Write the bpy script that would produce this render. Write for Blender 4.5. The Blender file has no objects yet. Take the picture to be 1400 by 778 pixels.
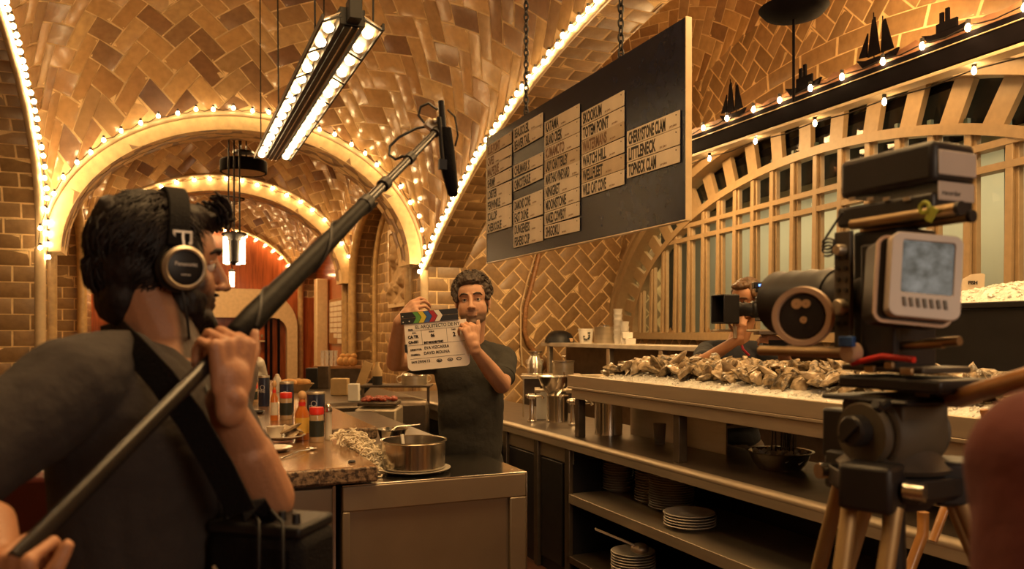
import bpy, bmesh, math, random
import numpy as np
from mathutils import Vector, Matrix, noise, Quaternion
random.seed(7)
# ---------------------------------------------------------------- camera, world, lights, exposure
SC = bpy.context.scene
COL = SC.collection
H = 1.55                       # eye height
YAW = math.radians(23.5)
FPX = 1080.0
cam = bpy.data.cameras.new('camera'); cam.sensor_width = 36; cam.lens = 36*FPX/1400
cam.shift_y = 66/1400; cam.clip_start = .05; cam.clip_end = 100
co = bpy.data.objects.new('camera', cam); COL.objects.link(co)
co.location = (0, 0, H); co.rotation_euler = (math.pi/2, 0, -YAW)
cam.dof.use_dof = True; cam.dof.focus_distance = 3.8; cam.dof.aperture_fstop = 4.0
SC.camera = co
vs = SC.view_settings
vs.view_transform = 'Standard'; vs.look = 'None'; vs.gamma = 1; vs.use_curve_mapping = False
vs.exposure = 0.22
wd = bpy.data.worlds.new('world'); SC.world = wd; wd.use_nodes = True
wd.node_tree.nodes['Background'].inputs[0].default_value = (1.0, .62, .3, 1)
wd.node_tree.nodes['Background'].inputs[1].default_value = 0.010
SC.cycles.use_denoising = True
SC.cycles.max_bounces = 6; SC.cycles.diffuse_bounces = 3; SC.cycles.glossy_bounces = 4; SC.cycles.transmission_bounces = 4
SC.cycles.transparent_max_bounces = 8
SC.cycles.sample_clamp_indirect = 4.0
SC.cycles.caustics_reflective = False; SC.cycles.caustics_refractive = False
BULB_E = 95.0                  # emission of the small string bulbs
TROUGH_E = 14.0
WARM = (1.0, .60, .235)
def lamp(name, kind, loc, power, color=WARM, size=.5, rot=(0, 0, 0), size_y=None):
    l = bpy.data.lights.new(name, kind); l.energy = power; l.color = color
    if kind == 'AREA':
        l.size = size
        if size_y: l.shape = 'RECTANGLE'; l.size_y = size_y
    elif kind == 'POINT': l.shadow_soft_size = size
    o = bpy.data.objects.new(name, l); COL.objects.link(o); o.location = loc; o.rotation_euler = rot
    return o
# ceiling_light areas are unseen fill added to the bulbs; corridor_light belongs to the corridor
lamp('ceiling_light', 'AREA', (.9, 1.8, 4.9), 150, size=2.2)
lamp('ceiling_light', 'AREA', (4.1, 2.5, 3.9), 80, size=1.2)
lamp('vault_fill', 'POINT', (4.75, 4.3, 3.75), 30, size=.15)  # pair of fill points added to brighten the side bay vault
lamp('vault_fill', 'POINT', (4.75, 7.2, 3.7), 22, size=.15)
lamp('rear_fill', 'AREA', (1.1, -1.7, 2.2), 26, color=(1, .74, .50), size=1.2, rot=(math.radians(78), 0, math.radians(-12)))  # unseen soft fill added behind the camera for the foreground
lamp('ceiling_light', 'AREA', (4.3, 7.0, 3.7), 110, size=1.0)
lamp('ceiling_light', 'AREA', (1.0, 12.5, 4.2), 120, size=1.5)
lamp('ceiling_light', 'AREA', (1.0, 17.5, 4.2), 150, size=1.5)
lamp('corridor_light', 'AREA', (6.3, 5.6, 3.3), 75, color=(1, .78, .46), size=8, size_y=.4)
bpy.data.objects['corridor_light'].rotation_euler = (0, 0, math.radians(82.5))
# ---------------------------------------------------------------- maths helpers
Fv = Vector((math.sin(YAW), math.cos(YAW), 0)); Rv = Vector((math.cos(YAW), -math.sin(YAW), 0)); Up = Vector((0, 0, 1))
def W(px, py, d):
    """point of the place seen at (px,py) of the photograph, d metres ahead"""
    return Fv*d + Rv*((px-700)/FPX*d) + Vector((0, 0, H+(455-py)/FPX*d))
def WZ(px, py, z):
    return W(px, py, (H-z)*FPX/(py-455))
def ratio(px):
    s = (px-700)/FPX
    return (math.sin(YAW)+math.cos(YAW)*s)/(math.cos(YAW)-math.sin(YAW)*s)
# ---------------------------------------------------------------- materials
M = {}
def mat(name, col=(.5, .5, .5), rough=.5, metal=0., var=.12, scale=12., bump=0., bscale=60., emit=None, es=0., spec=None, coat=0., trans=0., ior=None, alpha=None, stretch=None, col2=None, thr=.5, soft=.15):
    m = bpy.data.materials.new(name); m.use_nodes = True
    nt = m.node_tree; N = nt.nodes; L = nt.links; b = N['Principled BSDF']
    b.inputs['Roughness'].default_value = rough; b.inputs['Metallic'].default_value = metal
    if spec is not None: b.inputs['Specular IOR Level'].default_value = spec
    if coat: b.inputs['Coat Weight'].default_value = coat; b.inputs['Coat Roughness'].default_value = .12
    if trans: b.inputs['Transmission Weight'].default_value = trans
    if ior: b.inputs['IOR'].default_value = ior
    if alpha is not None: b.inputs['Alpha'].default_value = alpha
    if emit: b.inputs['Emission Color'].default_value = (*emit, 1); b.inputs['Emission Strength'].default_value = es
    tc = N.new('ShaderNodeTexCoord'); mp = N.new('ShaderNodeMapping'); L.new(tc.outputs['Object'], mp.inputs['Vector'])
    if stretch: mp.inputs['Scale'].default_value = stretch
    nz = N.new('ShaderNodeTexNoise'); nz.inputs['Scale'].default_value = scale; nz.inputs['Detail'].default_value = 5
    L.new(mp.outputs[0], nz.inputs['Vector'])
    r = N.new('ShaderNodeValToRGB')
    e = r.color_ramp.elements
    if col2:
        e[0].position = max(0, thr-soft); e[1].position = min(1, thr+soft); e[0].color = (*col, 1); e[1].color = (*col2, 1)
    else:
        e[0].position = .3; e[1].position = .7
        e[0].color = (*[c*(1-var) for c in col], 1); e[1].color = (*[min(1, c*(1+var)) for c in col], 1)
    L.new(nz.outputs['Fac'], r.inputs[0]); L.new(r.outputs[0], b.inputs['Base Color'])
    if bump:
        n2 = N.new('ShaderNodeTexNoise'); n2.inputs['Scale'].default_value = bscale; n2.inputs['Detail'].default_value = 4
        L.new(mp.outputs[0], n2.inputs['Vector'])
        bp = N.new('ShaderNodeBump'); bp.inputs['Strength'].default_value = bump; bp.inputs['Distance'].default_value = .01
        L.new(n2.outputs['Fac'], bp.inputs['Height']); L.new(bp.outputs[0], b.inputs['Normal'])
    M[name] = m
    return m
def tilemat(name, cols, rough=.24, spec=.7, coat=.45):
    m = bpy.data.materials.new(name); m.use_nodes = True
    nt = m.node_tree; N = nt.nodes; L = nt.links; b = N['Principled BSDF']
    g = N.new('ShaderNodeNewGeometry'); r = N.new('ShaderNodeValToRGB'); r.color_ramp.interpolation = 'LINEAR'
    e = r.color_ramp.elements; n = len(cols)
    e[0].position = 0; e[0].color = (*cols[0], 1); e[1].position = 1; e[1].color = (*cols[-1], 1)
    for i in range(1, n-1):
        x = e.new(i/(n-1)); x.color = (*cols[i], 1)
    L.new(g.outputs['Random Per Island'], r.inputs[0])
    tc = N.new('ShaderNodeTexCoord'); nz = N.new('ShaderNodeTexNoise'); nz.inputs['Scale'].default_value = 14; nz.inputs['Detail'].default_value = 4
    L.new(tc.outputs['Object'], nz.inputs['Vector'])
    mx = N.new('ShaderNodeMix'); mx.data_type = 'RGBA'; mx.blend_type = 'MULTIPLY'; mx.inputs[0].default_value = .55
    r2 = N.new('ShaderNodeValToRGB'); r2.color_ramp.elements[0].color = (.55, .5, .45, 1); r2.color_ramp.elements[0].position = .3; r2.color_ramp.elements[1].position = .65
    L.new(nz.outputs['Fac'], r2.inputs[0]); L.new(r.outputs[0], mx.inputs[6]); L.new(r2.outputs[0], mx.inputs[7]); L.new(mx.outputs[2], b.inputs['Base Color'])
    n2 = N.new('ShaderNodeTexNoise'); n2.inputs['Scale'].default_value = 9; n2.inputs['Detail'].default_value = 3; L.new(tc.outputs['Object'], n2.inputs['Vector'])
    bp = N.new('ShaderNodeBump'); bp.inputs['Strength'].default_value = .25; bp.inputs['Distance'].default_value = .02
    L.new(n2.outputs['Fac'], bp.inputs['Height']); L.new(bp.outputs[0], b.inputs['Normal'])
    b.inputs['Roughness'].default_value = rough; b.inputs['Specular IOR Level'].default_value = spec
    b.inputs['Coat Weight'].default_value = coat; b.inputs['Coat Roughness'].default_value = .15
    M[name] = m
    return m
# ---------------------------------------------------------------- mesh helpers
class MB:
    def __init__(s): s.v = []; s.f = []; s.mi = []; s.m = 0
    def add(s, vs, fs):
        o = len(s.v); s.v += [tuple(v) for v in vs]; s.f += [tuple(i+o for i in f) for f in fs]; s.mi += [s.m]*len(fs); return s
    def box(s, c, d, R=None):
        c = Vector(c); h = Vector(d)/2; vs = []
        for z in (-1, 1):
            for y in (-1, 1):
                for x in (-1, 1):
                    p = Vector((x*h.x, y*h.y, z*h.z))
                    if R is not None: p = R @ p
                    vs.append(c+p)
        return s.add(vs, [(0, 2, 3, 1), (4, 5, 7, 6), (0, 1, 5, 4), (2, 6, 7, 3), (0, 4, 6, 2), (1, 3, 7, 5)])
    def bb(s, a, b):
        a = Vector(a); b = Vector(b); return s.box((a+b)/2, [abs(x) for x in (b-a)])
    def beam(s, p, q, w, h, up=Up):
        p = Vector(p); q = Vector(q); d = q-p; y = d.normalized(); x = y.cross(Vector(up))
        if x.length < 1e-4: x = Vector((1, 0, 0))
        x.normalize(); z = x.cross(y)
        return s.box((p+q)/2, (w, d.length, h), Matrix((x, y, z)).transposed())
    def tube(s, pts, r, n=10, cap=True, flat=1.0):
        pts = [Vector(p) for p in pts]; k = len(pts)
        rs = r if isinstance(r, (list, tuple)) else [r]*k
        vs = []; x = None
        for i, p in enumerate(pts):
            t = (pts[min(i+1, k-1)]-pts[max(i-1, 0)])
            if t.length < 1e-9: t = Vector((0, 0, 1))
            t.normalize()
            if x is None:
                x = t.cross(Vector((0, 0, 1)))
                if x.length < .05: x = t.cross(Vector((1, 0, 0)))
            x = (x-t*x.dot(t))
            if x.length < 1e-6: x = t.orthogonal()
            x.normalize(); y = t.cross(x)
            for j in range(n):
                a = 2*math.pi*j/n
                vs.append(p+(x*math.cos(a)+y*math.sin(a)*flat)*rs[i])
        fs = [(i*n+j, i*n+(j+1) % n, (i+1)*n+(j+1) % n, (i+1)*n+j) for i in range(k-1) for j in range(n)]
        if cap: fs += [tuple(range(n))[::-1], tuple((k-1)*n+j for j in range(n))]
        return s.add(vs, fs)
    def lathe(s, prof, c=(0, 0, 0), n=28, R=None, cap=False):
        c = Vector(c); vs = []; k = len(prof)
        for r, z in prof:
            for j in range(n):
                a = 2*math.pi*j/n; p = Vector((r*math.cos(a), r*math.sin(a), z))
                if R is not None: p = R @ p
                vs.append(c+p)
        fs = [(i*n+j, i*n+(j+1) % n, (i+1)*n+(j+1) % n, (i+1)*n+j) for i in range(k-1) for j in range(n)]
        if cap: fs += [tuple(range(n))[::-1], tuple((k-1)*n+j for j in range(n))]
        return s.add(vs, fs)
    def ell(s, c, r, R=None, nu=16, nv=10):
        c = Vector(c)
        if not isinstance(r, (tuple, list, Vector)): r = (r, r, r)
        vs = []
        for i in range(1, nv):
            a = math.pi*i/nv
            for j in range(nu):
                b = 2*math.pi*j/nu; p = Vector((r[0]*math.sin(a)*math.cos(b), r[1]*math.sin(a)*math.sin(b), r[2]*math.cos(a)))
                vs.append(p)
        vs.append(Vector((0, 0, r[2]))); vs.append(Vector((0, 0, -r[2])))
        T = len(vs)-2; Bt = T+1
        vs = [c+(R @ p if R is not None else p) for p in vs]
        fs = [(i*nu+j, (i+1)*nu+j, (i+1)*nu+(j+1) % nu, i*nu+(j+1) % nu) for i in range(nv-2) for j in range(nu)]
        fs += [(T, j, (j+1) % nu) for j in range(nu)] + [(Bt, (nv-2)*nu+(j+1) % nu, (nv-2)*nu+j) for j in range(nu)]
        return s.add(vs, fs)
    def torus(s, c, R0, r, R=None, n=28, m=8):
        c = Vector(c); vs = []
        for i in range(n):
            a = 2*math.pi*i/n
            for j in range(m):
                b = 2*math.pi*j/m; p = Vector(((R0+r*math.cos(b))*math.cos(a), (R0+r*math.cos(b))*math.sin(a), r*math.sin(b)))
                vs.append(c+(R @ p if R is not None else p))
        return s.add(vs, [(i*m+j, ((i+1) % n)*m+j, ((i+1) % n)*m+(j+1) % m, i*m+(j+1) % m) for i in range(n) for j in range(m)])
    def prism(s, poly, z0, z1, T=None):
        """poly in xy, extruded z0..z1, then transformed by 4x4 T"""
        n = len(poly); vs = [Vector((x, y, z0)) for x, y in poly]+[Vector((x, y, z1)) for x, y in poly]
        if T is not None: vs = [T @ v for v in vs]
        return s.add(vs, [tuple(range(n))[::-1], tuple(range(n, 2*n))]+[(i, (i+1) % n, n+(i+1) % n, n+i) for i in range(n)])
    def obj(s, name, m, parent=None, smooth=35, bevel=0, loc=None, rz=None):
        me = bpy.data.meshes.new(name); me.from_pydata(s.v, [], s.f)
        for x in (m if isinstance(m, (list, tuple)) else [m]): me.materials.append(M[x])
        if any(s.mi): me.polygons.foreach_set('material_index', s.mi)
        if smooth:
            me.polygons.foreach_set('use_smooth', [True]*len(me.polygons))
            me.update(); me.set_sharp_from_angle(angle=math.radians(smooth))
        me.update()
        o = bpy.data.objects.new(name, me); COL.objects.link(o); o.parent = parent
        if loc is not None: o.location = loc
        if rz is not None: o.rotation_euler = (0, 0, rz)
        if bevel:
            b = o.modifiers.new('bevel', 'BEVEL'); b.width = bevel; b.segments = 2; b.limit_method = 'ANGLE'; b.angle_limit = math.radians(50)
        return o
def tag(o, label, cat, group=None):
    o['label'] = label; o['category'] = cat
    if group: o['group'] = group
    return o
def thing(name, label, cat, loc=(0, 0, 0), rz=0, group=None):
    o = bpy.data.objects.new(name, None); COL.objects.link(o); o.location = loc; o.rotation_euler = (0, 0, rz); o.empty_display_size = .1
    return tag(o, label, cat, group)
def struct(o): o['kind'] = 'structure'; return o
def dup(root, loc=None, rz=None, label=None, group=None):
    r = root.copy(); COL.objects.link(r)
    if loc is not None: r.location = loc
    if rz is not None: r.rotation_euler = (0, 0, rz)
    if label: r['label'] = label
    if group: r['group'] = group
    for ch in list(root.children):
        c = ch.copy(); COL.objects.link(c); c.parent = r
        for g in list(ch.children):
            d = g.copy(); COL.objects.link(d); d.parent = c
    return r
FONT = None
def text(body, size, T, m, parent=None, name='lettering', sx=1.0, align='LEFT', ext=.0008, bold=0.0):
    """writing as flat mesh: T maps text plane (x right, y up) into the place"""
    cu = bpy.data.curves.new(name, 'FONT'); cu.body = body; cu.size = size; cu.align_x = align; cu.extrude = ext; cu.offset = bold; cu.resolution_u = 3
    o = bpy.data.objects.new(name, cu); COL.objects.link(o)
    dg = bpy.context.evaluated_depsgraph_get(); me = bpy.data.meshes.new_from_object(o.evaluated_get(dg))
    bpy.data.objects.remove(o)
    me.transform(T @ Matrix.Diagonal((sx, 1, 1, 1)))
    me.materials.clear(); me.materials.append(M[m]); me.name = name
    ob = bpy.data.objects.new(name, me); COL.objects.link(ob); ob.parent = parent
    return ob
def frame(o, x, y):
    x = Vector(x).normalized(); y = Vector(y); y = (y-x*y.dot(x)).normalized(); z = x.cross(y)
    T = Matrix((x, y, z)).transposed().to_4x4(); T.translation = Vector(o); return T
# ---------------------------------------------------------------- tiled surfaces
def tiled(name, S, A, B, pat, mats, flip=1, w=.16, ang=45, keep=None, ng=(40, 40), gap=.012, th=.0045, tilt=.0045, holes=None):
    """S(a,b) gives a point; tiles (material 0) laid over a mortar surface (material 1)"""
    mb = MB(); rnd = random.Random(name+str(A))
    def nrm(a, b):
        e = .02; a0 = max(0, a-e); a1 = min(A, a+e); b0 = max(0, b-e); b1 = min(B, b+e)
        n = (S(a1, b)-S(a0, b)).cross(S(a, b1)-S(a, b0))
        return n.normalized()*flip if n.length > 1e-12 else Vector((0, 0, -1))
    def tile(poly):
        c = (sum(p[0] for p in poly)/4, sum(p[1] for p in poly)/4)
        if not (-.03 < c[0] < A+.03 and -.03 < c[1] < B+.03): return
        if keep and not keep(*c): return
        ca = (min(max(c[0], .01), A-.01), min(max(c[1], .01), B-.01)); n = nrm(*ca)
        e1 = Vector((rnd.uniform(-tilt, tilt), rnd.uniform(-tilt, tilt)))
        out = []; inn = []
        for k, (x, y) in enumerate(poly):
            dx, dy = c[0]-x, c[1]-y; l = math.hypot(dx, dy)
            sgx, sgy = ((dx, dy))
            xo, yo = x+dx/l*gap, y+dy/l*gap
            xi, yi = x+dx/l*(gap+.020), y+dy/l*(gap+.020)
            xo = min(max(xo, 0), A); yo = min(max(yo, 0), B); xi = min(max(xi, 0), A); yi = min(max(yi, 0), B)
            t = (e1[0] if k in (1, 2) else -e1[0])+(e1[1] if k > 1 else -e1[1])
            out.append(S(xo, yo)+n*(.0015)); inn.append(S(xi, yi)+n*(th+t))
        mb.add(out+inn, [(4, 5, 6, 7), (0, 1, 5, 4), (1, 2, 6, 5), (2, 3, 7, 6), (3, 0, 4, 7)])
    mb.m = 0
    if pat == 'herring':
        ca, sa = math.cos(math.radians(ang)), math.sin(math.radians(ang)); R = int((A+B)/w)+4
        def q(x, y): return (x*ca-y*sa)*w+A/2, (x*sa+y*ca)*w+B/2
        for i in range(-R, R):
            for j in range(-R, R):
                k = (i-j) % 4
                if k not in (0, 2): continue
                X, Y = q(i, j)
                if not (-.5 < X < A+.5 and -.5 < Y < B+.5): continue
                if k == 0: tile([q(i, j), q(i+2, j), q(i+2, j+1), q(i, j+1)])
                else: tile([q(i, j-1), q(i+1, j-1), q(i+1, j+1), q(i, j+1)])
    else:
        L = w*2; rows = max(1, round(B/w)); h = B/rows
        for r in range(rows):
            x = -(L/2 if r % 2 else 0)
            while x < A-.02:
                x0, x1 = max(x, 0), min(x+L, A)
                if x1-x0 > .03: tile([(x0, r*h), (x1, r*h), (x1, (r+1)*h), (x0, (r+1)*h)])
                x += L
    if flip < 0: mb.f = [f[::-1] for f in mb.f]
    mb.m = 1
    na, nb = ng; vs = []; fs = []
    for i in range(na+1):
        for j in range(nb+1): vs.append(S(A*i/na, B*j/nb))
    for i in range(na):
        for j in range(nb):
            if keep and not keep(A*(i+.5)/na, B*(j+.5)/nb): continue
            f = (i*(nb+1)+j, (i+1)*(nb+1)+j, (i+1)*(nb+1)+j+1, i*(nb+1)+j+1)
            fs.append(f if flip > 0 else f[::-1])
    mb.add(vs, fs)
    o = mb.obj(name, mats, smooth=60)
    return struct(o)
def arclen(f, a, b, n=600):
    """table t(s): parameter against arc length of the curve z=f(t)"""
    t = a+(b-a)*(1-np.cos(np.linspace(0, math.pi, n)))/2
    z = np.array([f(x) for x in t]); s = np.concatenate([[0], np.cumsum(np.hypot(np.diff(t), np.diff(z)))])
    return s, t
# ---------------------------------------------------------------- material list
tilemat('vault_tile', [(.17, .085, .05), (.44, .24, .095), (.54, .32, .13), (.62, .38, .16), (.26, .14, .07), (.66, .43, .19)])
tilemat('course_tile', [(.27, .16, .07), (.32, .19, .08), (.37, .22, .10)], rough=.4, coat=.1)
mat('mortar', (.80, .56, .28), .8, var=.15, bump=.3)
mat('cream_moulding', (.62, .46, .27), .35, var=.1, coat=.3)
mat('vault_rib', (.50, .33, .15), .35, var=.2, coat=.3, bump=.3, bscale=20)
mat('plaster', (.40, .26, .13), .75, var=.12, bump=.2)
mat('red_panel', (.34, .080, .022), .22, var=.35, scale=6, coat=.5, stretch=(3, 3, .3))
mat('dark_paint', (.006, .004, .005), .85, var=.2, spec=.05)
mat('carbon', (.012, .010, .010), .22, var=.2)
mat('black_metal', (.010, .009, .010), .42, var=.2, spec=.35)
mat('black_plastic', (.010, .009, .010), .45, spec=.35, var=.25, bump=.1, bscale=300)
mat('floor_tile', (.075, .028, .016), .45, var=.4, scale=4)
mat('window_wood', (.36, .245, .13), .45, var=.08, scale=20)
mat('sash_green', (.055, .085, .07), .4, var=.2)
mat('corridor_paint', (.62, .60, .50), .8, var=.06, scale=1.2)
mat('steel', (.52, .44, .33), .42, metal=.8, var=.1, scale=3, bump=.05, bscale=120, stretch=(1, 1, 8))
mat('steel_bright', (.62, .58, .52), .2, metal=1., var=.1, scale=5)
mat('bulb_glow', (1, .8, .5), .3, emit=(1.0, .66, .30), es=BULB_E)
mat('soft_glow', (1, .8, .5), .3, emit=(1.0, .66, .30), es=BULB_E*.5)
mat('trough_glow', (1, .8, .5), .3, emit=(1.0, .68, .33), es=TROUGH_E)
mat('tube_glow', (1, .8, .5), .3, emit=(1.0, .62, .28), es=16)
mat('wire', (.02, .014, .01), .5)
mat('brass', (.45, .27, .09), .35, metal=1.)
gm = bpy.data.materials.new('pane_glass'); gm.use_nodes = True; N = gm.node_tree.nodes; L = gm.node_tree.links; N.clear()
_o = N.new('ShaderNodeOutputMaterial'); _t = N.new('ShaderNodeBsdfTransparent'); _g = N.new('ShaderNodeBsdfGlossy'); _x = N.new('ShaderNodeMixShader'); _f = N.new('ShaderNodeFresnel')
_t.inputs[0].default_value = (.86, .9, .82, 1); _g.inputs['Roughness'].default_value = .05; L.new(_f.outputs[0], _x.inputs[0]); L.new(_t.outputs[0], _x.inputs[1]); L.new(_g.outputs[0], _x.inputs[2]); L.new(_x.outputs[0], _o.inputs[0])
M['pane_glass'] = gm
# ---------------------------------------------------------------- vault profiles (heights above the eye)
XL, XR, YN, YF = -1.29, 3.09, -2., 10.
XM, XH = (XL+XR)/2, (XR-XL)/2
SP = .9
def PF(X, drop=0., top=1.74):
    x = (X-XM)/(XH-drop)
    return SP+(top-drop)*math.sqrt(max(0, 1-x*x))
def PLa(Y):
    x = min(1, abs(Y-4)/6); return SP+2.1*(1-x**2.5)**.4
def PRa(Y):
    x = abs(Y-4); return 2.7-10.75+math.sqrt(10.75**2-x*x)
def side(y0, y1, top, p=2.0):
    c, h = (y0+y1)/2, (y1-y0)/2
    return lambda Y: SP+top*max(0, 1-min(1, abs(Y-c)/h)**p)**(1/p)
def coons(F0, F1, Lf, Rf, x0, x1, y0, y1, flat=0.):
    c00, c10, c01, c11 = F0(x0), F0(x1), F1(x0), F1(x1)
    def z(X, Y):
        u = (X-x0)/(x1-x0); v = (Y-y0)/(y1-y0)
        return (1-v)*F0(X)+v*F1(X)+(1-u)*Lf(Y)+u*Rf(Y)-((1-u)*(1-v)*c00+u*(1-v)*c10+(1-u)*v*c01+u*v*c11)-flat*math.sin(math.pi*u)*math.sin(math.pi*v)
    return z
def vault(F0, F1, Lf, Rf, x0, x1, y0, y1, mats=('vault_tile', 'mortar'), flat=0., w=.16, ang=45):
    z = coons(F0, F1, Lf, Rf, x0, x1, y0, y1, flat)
    sa, ta = arclen(F1, x0, x1); sb, tb = arclen(lambda Y: (Lf(Y)+Rf(Y))/2, y0, y1)
    A, B = float(sa[-1]), float(sb[-1])
    def S(a, b):
        X = float(np.interp(a, sa, ta)); Y = float(np.interp(b, sb, tb)); return Vector((X, Y, H+z(X, Y)))
    return tiled('ceiling', S, A, B, 'herring', mats, flip=-1, w=w, ang=ang, ng=(90, 110))
vault(PF, PF, PLa, PRa, XL, XR, YN, YF, w=.20)
# far bays along the aisle
def ring(Y0, Y1, dr=.2):
    """voussoir face and soffit of a cross arch"""
    pts = [math.pi*(i/60) for i in range(61)]
    s, t = arclen(lambda X: PF(X), XL, XR)
    A = float(s[-1])
    def face(a, b):
        X = float(np.interp(a, s, t)); th = math.atan2((PF(X)-SP)/1.74, (X-XM)/XH)
        k = b; return Vector((XM+(XH-k)*math.cos(th), Y0, H+SP+(1.74-k)*math.sin(th)))
    def soff(a, b):
        X = float(np.interp(a, s, t)); th = math.atan2((PF(X)-SP)/1.74, (X-XM)/XH)
        return Vector((XM+(XH-dr)*math.cos(th), Y0+b, H+SP+(1.74-dr)*math.sin(th)))
    tiled('ceiling', face, A, dr, 'bond', ('course_tile', 'mortar'), flip=1, w=.2, ng=(60, 1))
    tiled('ceiling', soff, A, Y1-Y0, 'bond', ('course_tile', 'mortar'), flip=1, w=.2, ng=(60, 2))
ring(10., 10.55)
ring(14.4, 14.9)
PI2 = lambda X: PF(min(max(X, XL+.2), XR-.2), .2)
vault(PI2, PF, side(10.55, 14.4, 1.35), side(10.55, 14.4, 1.35), XL, XR, 10.55, 14.4, flat=.1)
vault(PI2, PF, side(14.9, 20.6, 1.35), side(14.9, 20.6, 1.35), XL, XR, 14.9, 20.6, flat=.1)
# ---------------------------------------------------------------- side arch soffits of the first bay
def soffit(prof, x0, x1, y0, y1, flip):
    s, t = arclen(prof, y0, y1)
    S = lambda a, b: Vector((x0+(x1-x0)*b/abs(x1-x0), float(np.interp(a, s, t)), H+prof(float(np.interp(a, s, t)))))
    # long courses run across the arch
    S2 = lambda a, b: S(b, a)
    return tiled('ceiling', S2, abs(x1-x0), float(s[-1]), 'bond', ('course_tile', 'mortar'), flip=flip, w=.17, ng=(2, 90))
soffit(PRa, XR, XR+.55, YN, YF, -1)
soffit(PLa, XL, XL-.6, YN, YF, 1)
def wall_tiles(name, o, ax, A, B, pat, flip, mats=('course_tile', 'mortar'), keep=None, w=.17, ng=(12, 12), ang=45):
    o = Vector(o); ax = Vector(ax).normalized()
    return tiled(name, lambda a, b: o+ax*a+Vector((0, 0, b)), A, B, pat, mats, flip=flip, keep=keep, w=w, ng=ng, ang=ang)
# piers (tiled blocks), named as walls of the room
def pier(x0, x1, y0, y1, z1):
    mb = MB(); mb.bb((x0+.01, y0+.01, 0), (x1-.01, y1-.01, z1)); struct(mb.obj('wall_pier', 'mortar'))
    wall_tiles('wall_pier', (x0, y0, 0), (1, 0, 0), x1-x0, z1, 'bond', 1)
    wall_tiles('wall_pier', (x0, y0, 0), (0, 1, 0), y1-y0, z1, 'bond', -1)
    wall_tiles('wall_pier', (x1, y0, 0), (0, 1, 0), y1-y0, z1, 'bond', 1)
zp = H+SP
for y0, y1 in ((10., 10.55), (14.4, 14.9)):
    pier(XR, XR+.5, y0, y1, zp); pier(XL-.6, XL, y0, y1, zp)
pier(XL-.6, XL, -2.5, -2., zp); pier(XR, XR+.5, -2.5, -2., zp)
# fillers that close the spandrels above the piers of the left side, and the left side wall beyond the arch
def slab(name, a, b, m): mb = MB(); mb.bb(a, b); return struct(mb.obj(name, m))
wall_tiles('wall_left', (-4.2, -2.5, 0), (0, 1, 0), 23.2, 5.2, 'bond', 1, ng=(2, 2))
wall_tiles('wall_left', (-4.2, 10.3, 0), (1, 0, 0), 2.35, 5.2, 'herring', 1, ng=(2, 2))
def lunette(name, x, y0, y1, prof, zt, flip, m='course_tile'):
    """blind side wall that fills a side arch of a far bay"""
    return wall_tiles(name, (x, y0, 0), (0, 1, 0), y1-y0, zt, 'bond', flip, ng=(4, 4))
wall_tiles('wall_left', (XL-.35, 10.55, 0), (0, 1, 0), 3.85, 4.3, 'bond', 1, ng=(2, 2))
wall_tiles('wall_left', (XL-.35, 14.9, 0), (0, 1, 0), 5.7, 4.3, 'bond', 1, ng=(2, 2))
wall_tiles('wall_right', (XR+.32, 10.55, 0), (0, 1, 0), 3.85, 4.3, 'bond', -1, ng=(2, 2))
for (xa, xb, y0, y1, fl) in ((XR, XR+.35, 10.55, 14.4, -1), (XR, XR+.35, 14.9, 20.6, -1), (XL, XL-.4, 10.55, 14.4, 1), (XL, XL-.4, 14.9, 20.6, 1)):
    soffit(side(y0, y1, 1.35), xa, xb, y0, y1, fl)
for (y0, y1, x, r) in ((10.62, 14.35, XR-.02, .075), (14.95, 20.5, XR-.02, .075), (11.1, 13.9, XR+.29, .05), (10.62, 14.35, XL+.02, .075)):
    f_ = side(y0, y1, 1.3)
    mb = MB(); mb.tube([Vector((x, y0+(y1-y0)*(1-math.cos(math.pi*i/40))/2, H+f_(y0+(y1-y0)*(1-math.cos(math.pi*i/40))/2))) for i in range(41)], r, n=10)
    for y in (y0, y1): mb.tube([(x, y, 0), (x, y, H+SP+.02)], r, n=10)
    struct(mb.obj('trim_7', 'vault_rib', smooth=60))
# right side of the last bay: glossy red panelling
mb = MB(); mb.bb((XR+.33, 14.9, 0), (XR+.4, 20.6, 4.4)); struct(mb.obj('wall_right', 'red_panel'))
# pale jambs on the right of the last bays
mb = MB()
for y in (15.05, 18.6): mb.bb((XR+.02, y-.16, 0), (XR+.3, y+.16, H+1.25))
struct(mb.obj('trim_1', 'cream_moulding', bevel=.03))
# end wall
mb = MB(); mb.bb((-2.2, 20.6, 0), (4.2, 20.75, 5)); struct(mb.obj('wall_back', 'red_panel'))
# side bay: wall at its end, window wall, vault
wall_tiles('wall_end', (XR+.5, YF, 0), (1, 0, 0), 3.2, 4.6, 'herring', 1, ng=(2, 2), mats=('course_tile', 'mortar'), w=.165)
P0 = Vector((6.1, 10., 0)); WD = Vector((-.132, -1, 0)); WDn = WD.normalized(); WN = Vector((-WDn.y*-1, WDn.x*-1, 0))
WN = Vector((WDn.y, -WDn.x, 0))
if WN.x > 0: WN = -WN                     # towards the room
KC, KA, KB = 4.3, 4.3, 2.2                # window centre, half width, rise
ZB = H-.06
def wz(k, da=0.): x = (k-KC)/(KA+da); return (KB+da)*math.sqrt(max(0, 1-x*x))-.06
def Wp(k, z, off=0.): return Vector((P0.x, P0.y, 0))+WDn*k+WN*off+Vector((0, 0, z))
KE = 13.
def winkeep(a, b):
    z = b-ZB; x = (a-KC-.0)/(KA+.42)
    return not (z > -.02 and abs(x) < 1 and z < (KB+.42)*math.sqrt(1-x*x))
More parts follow.
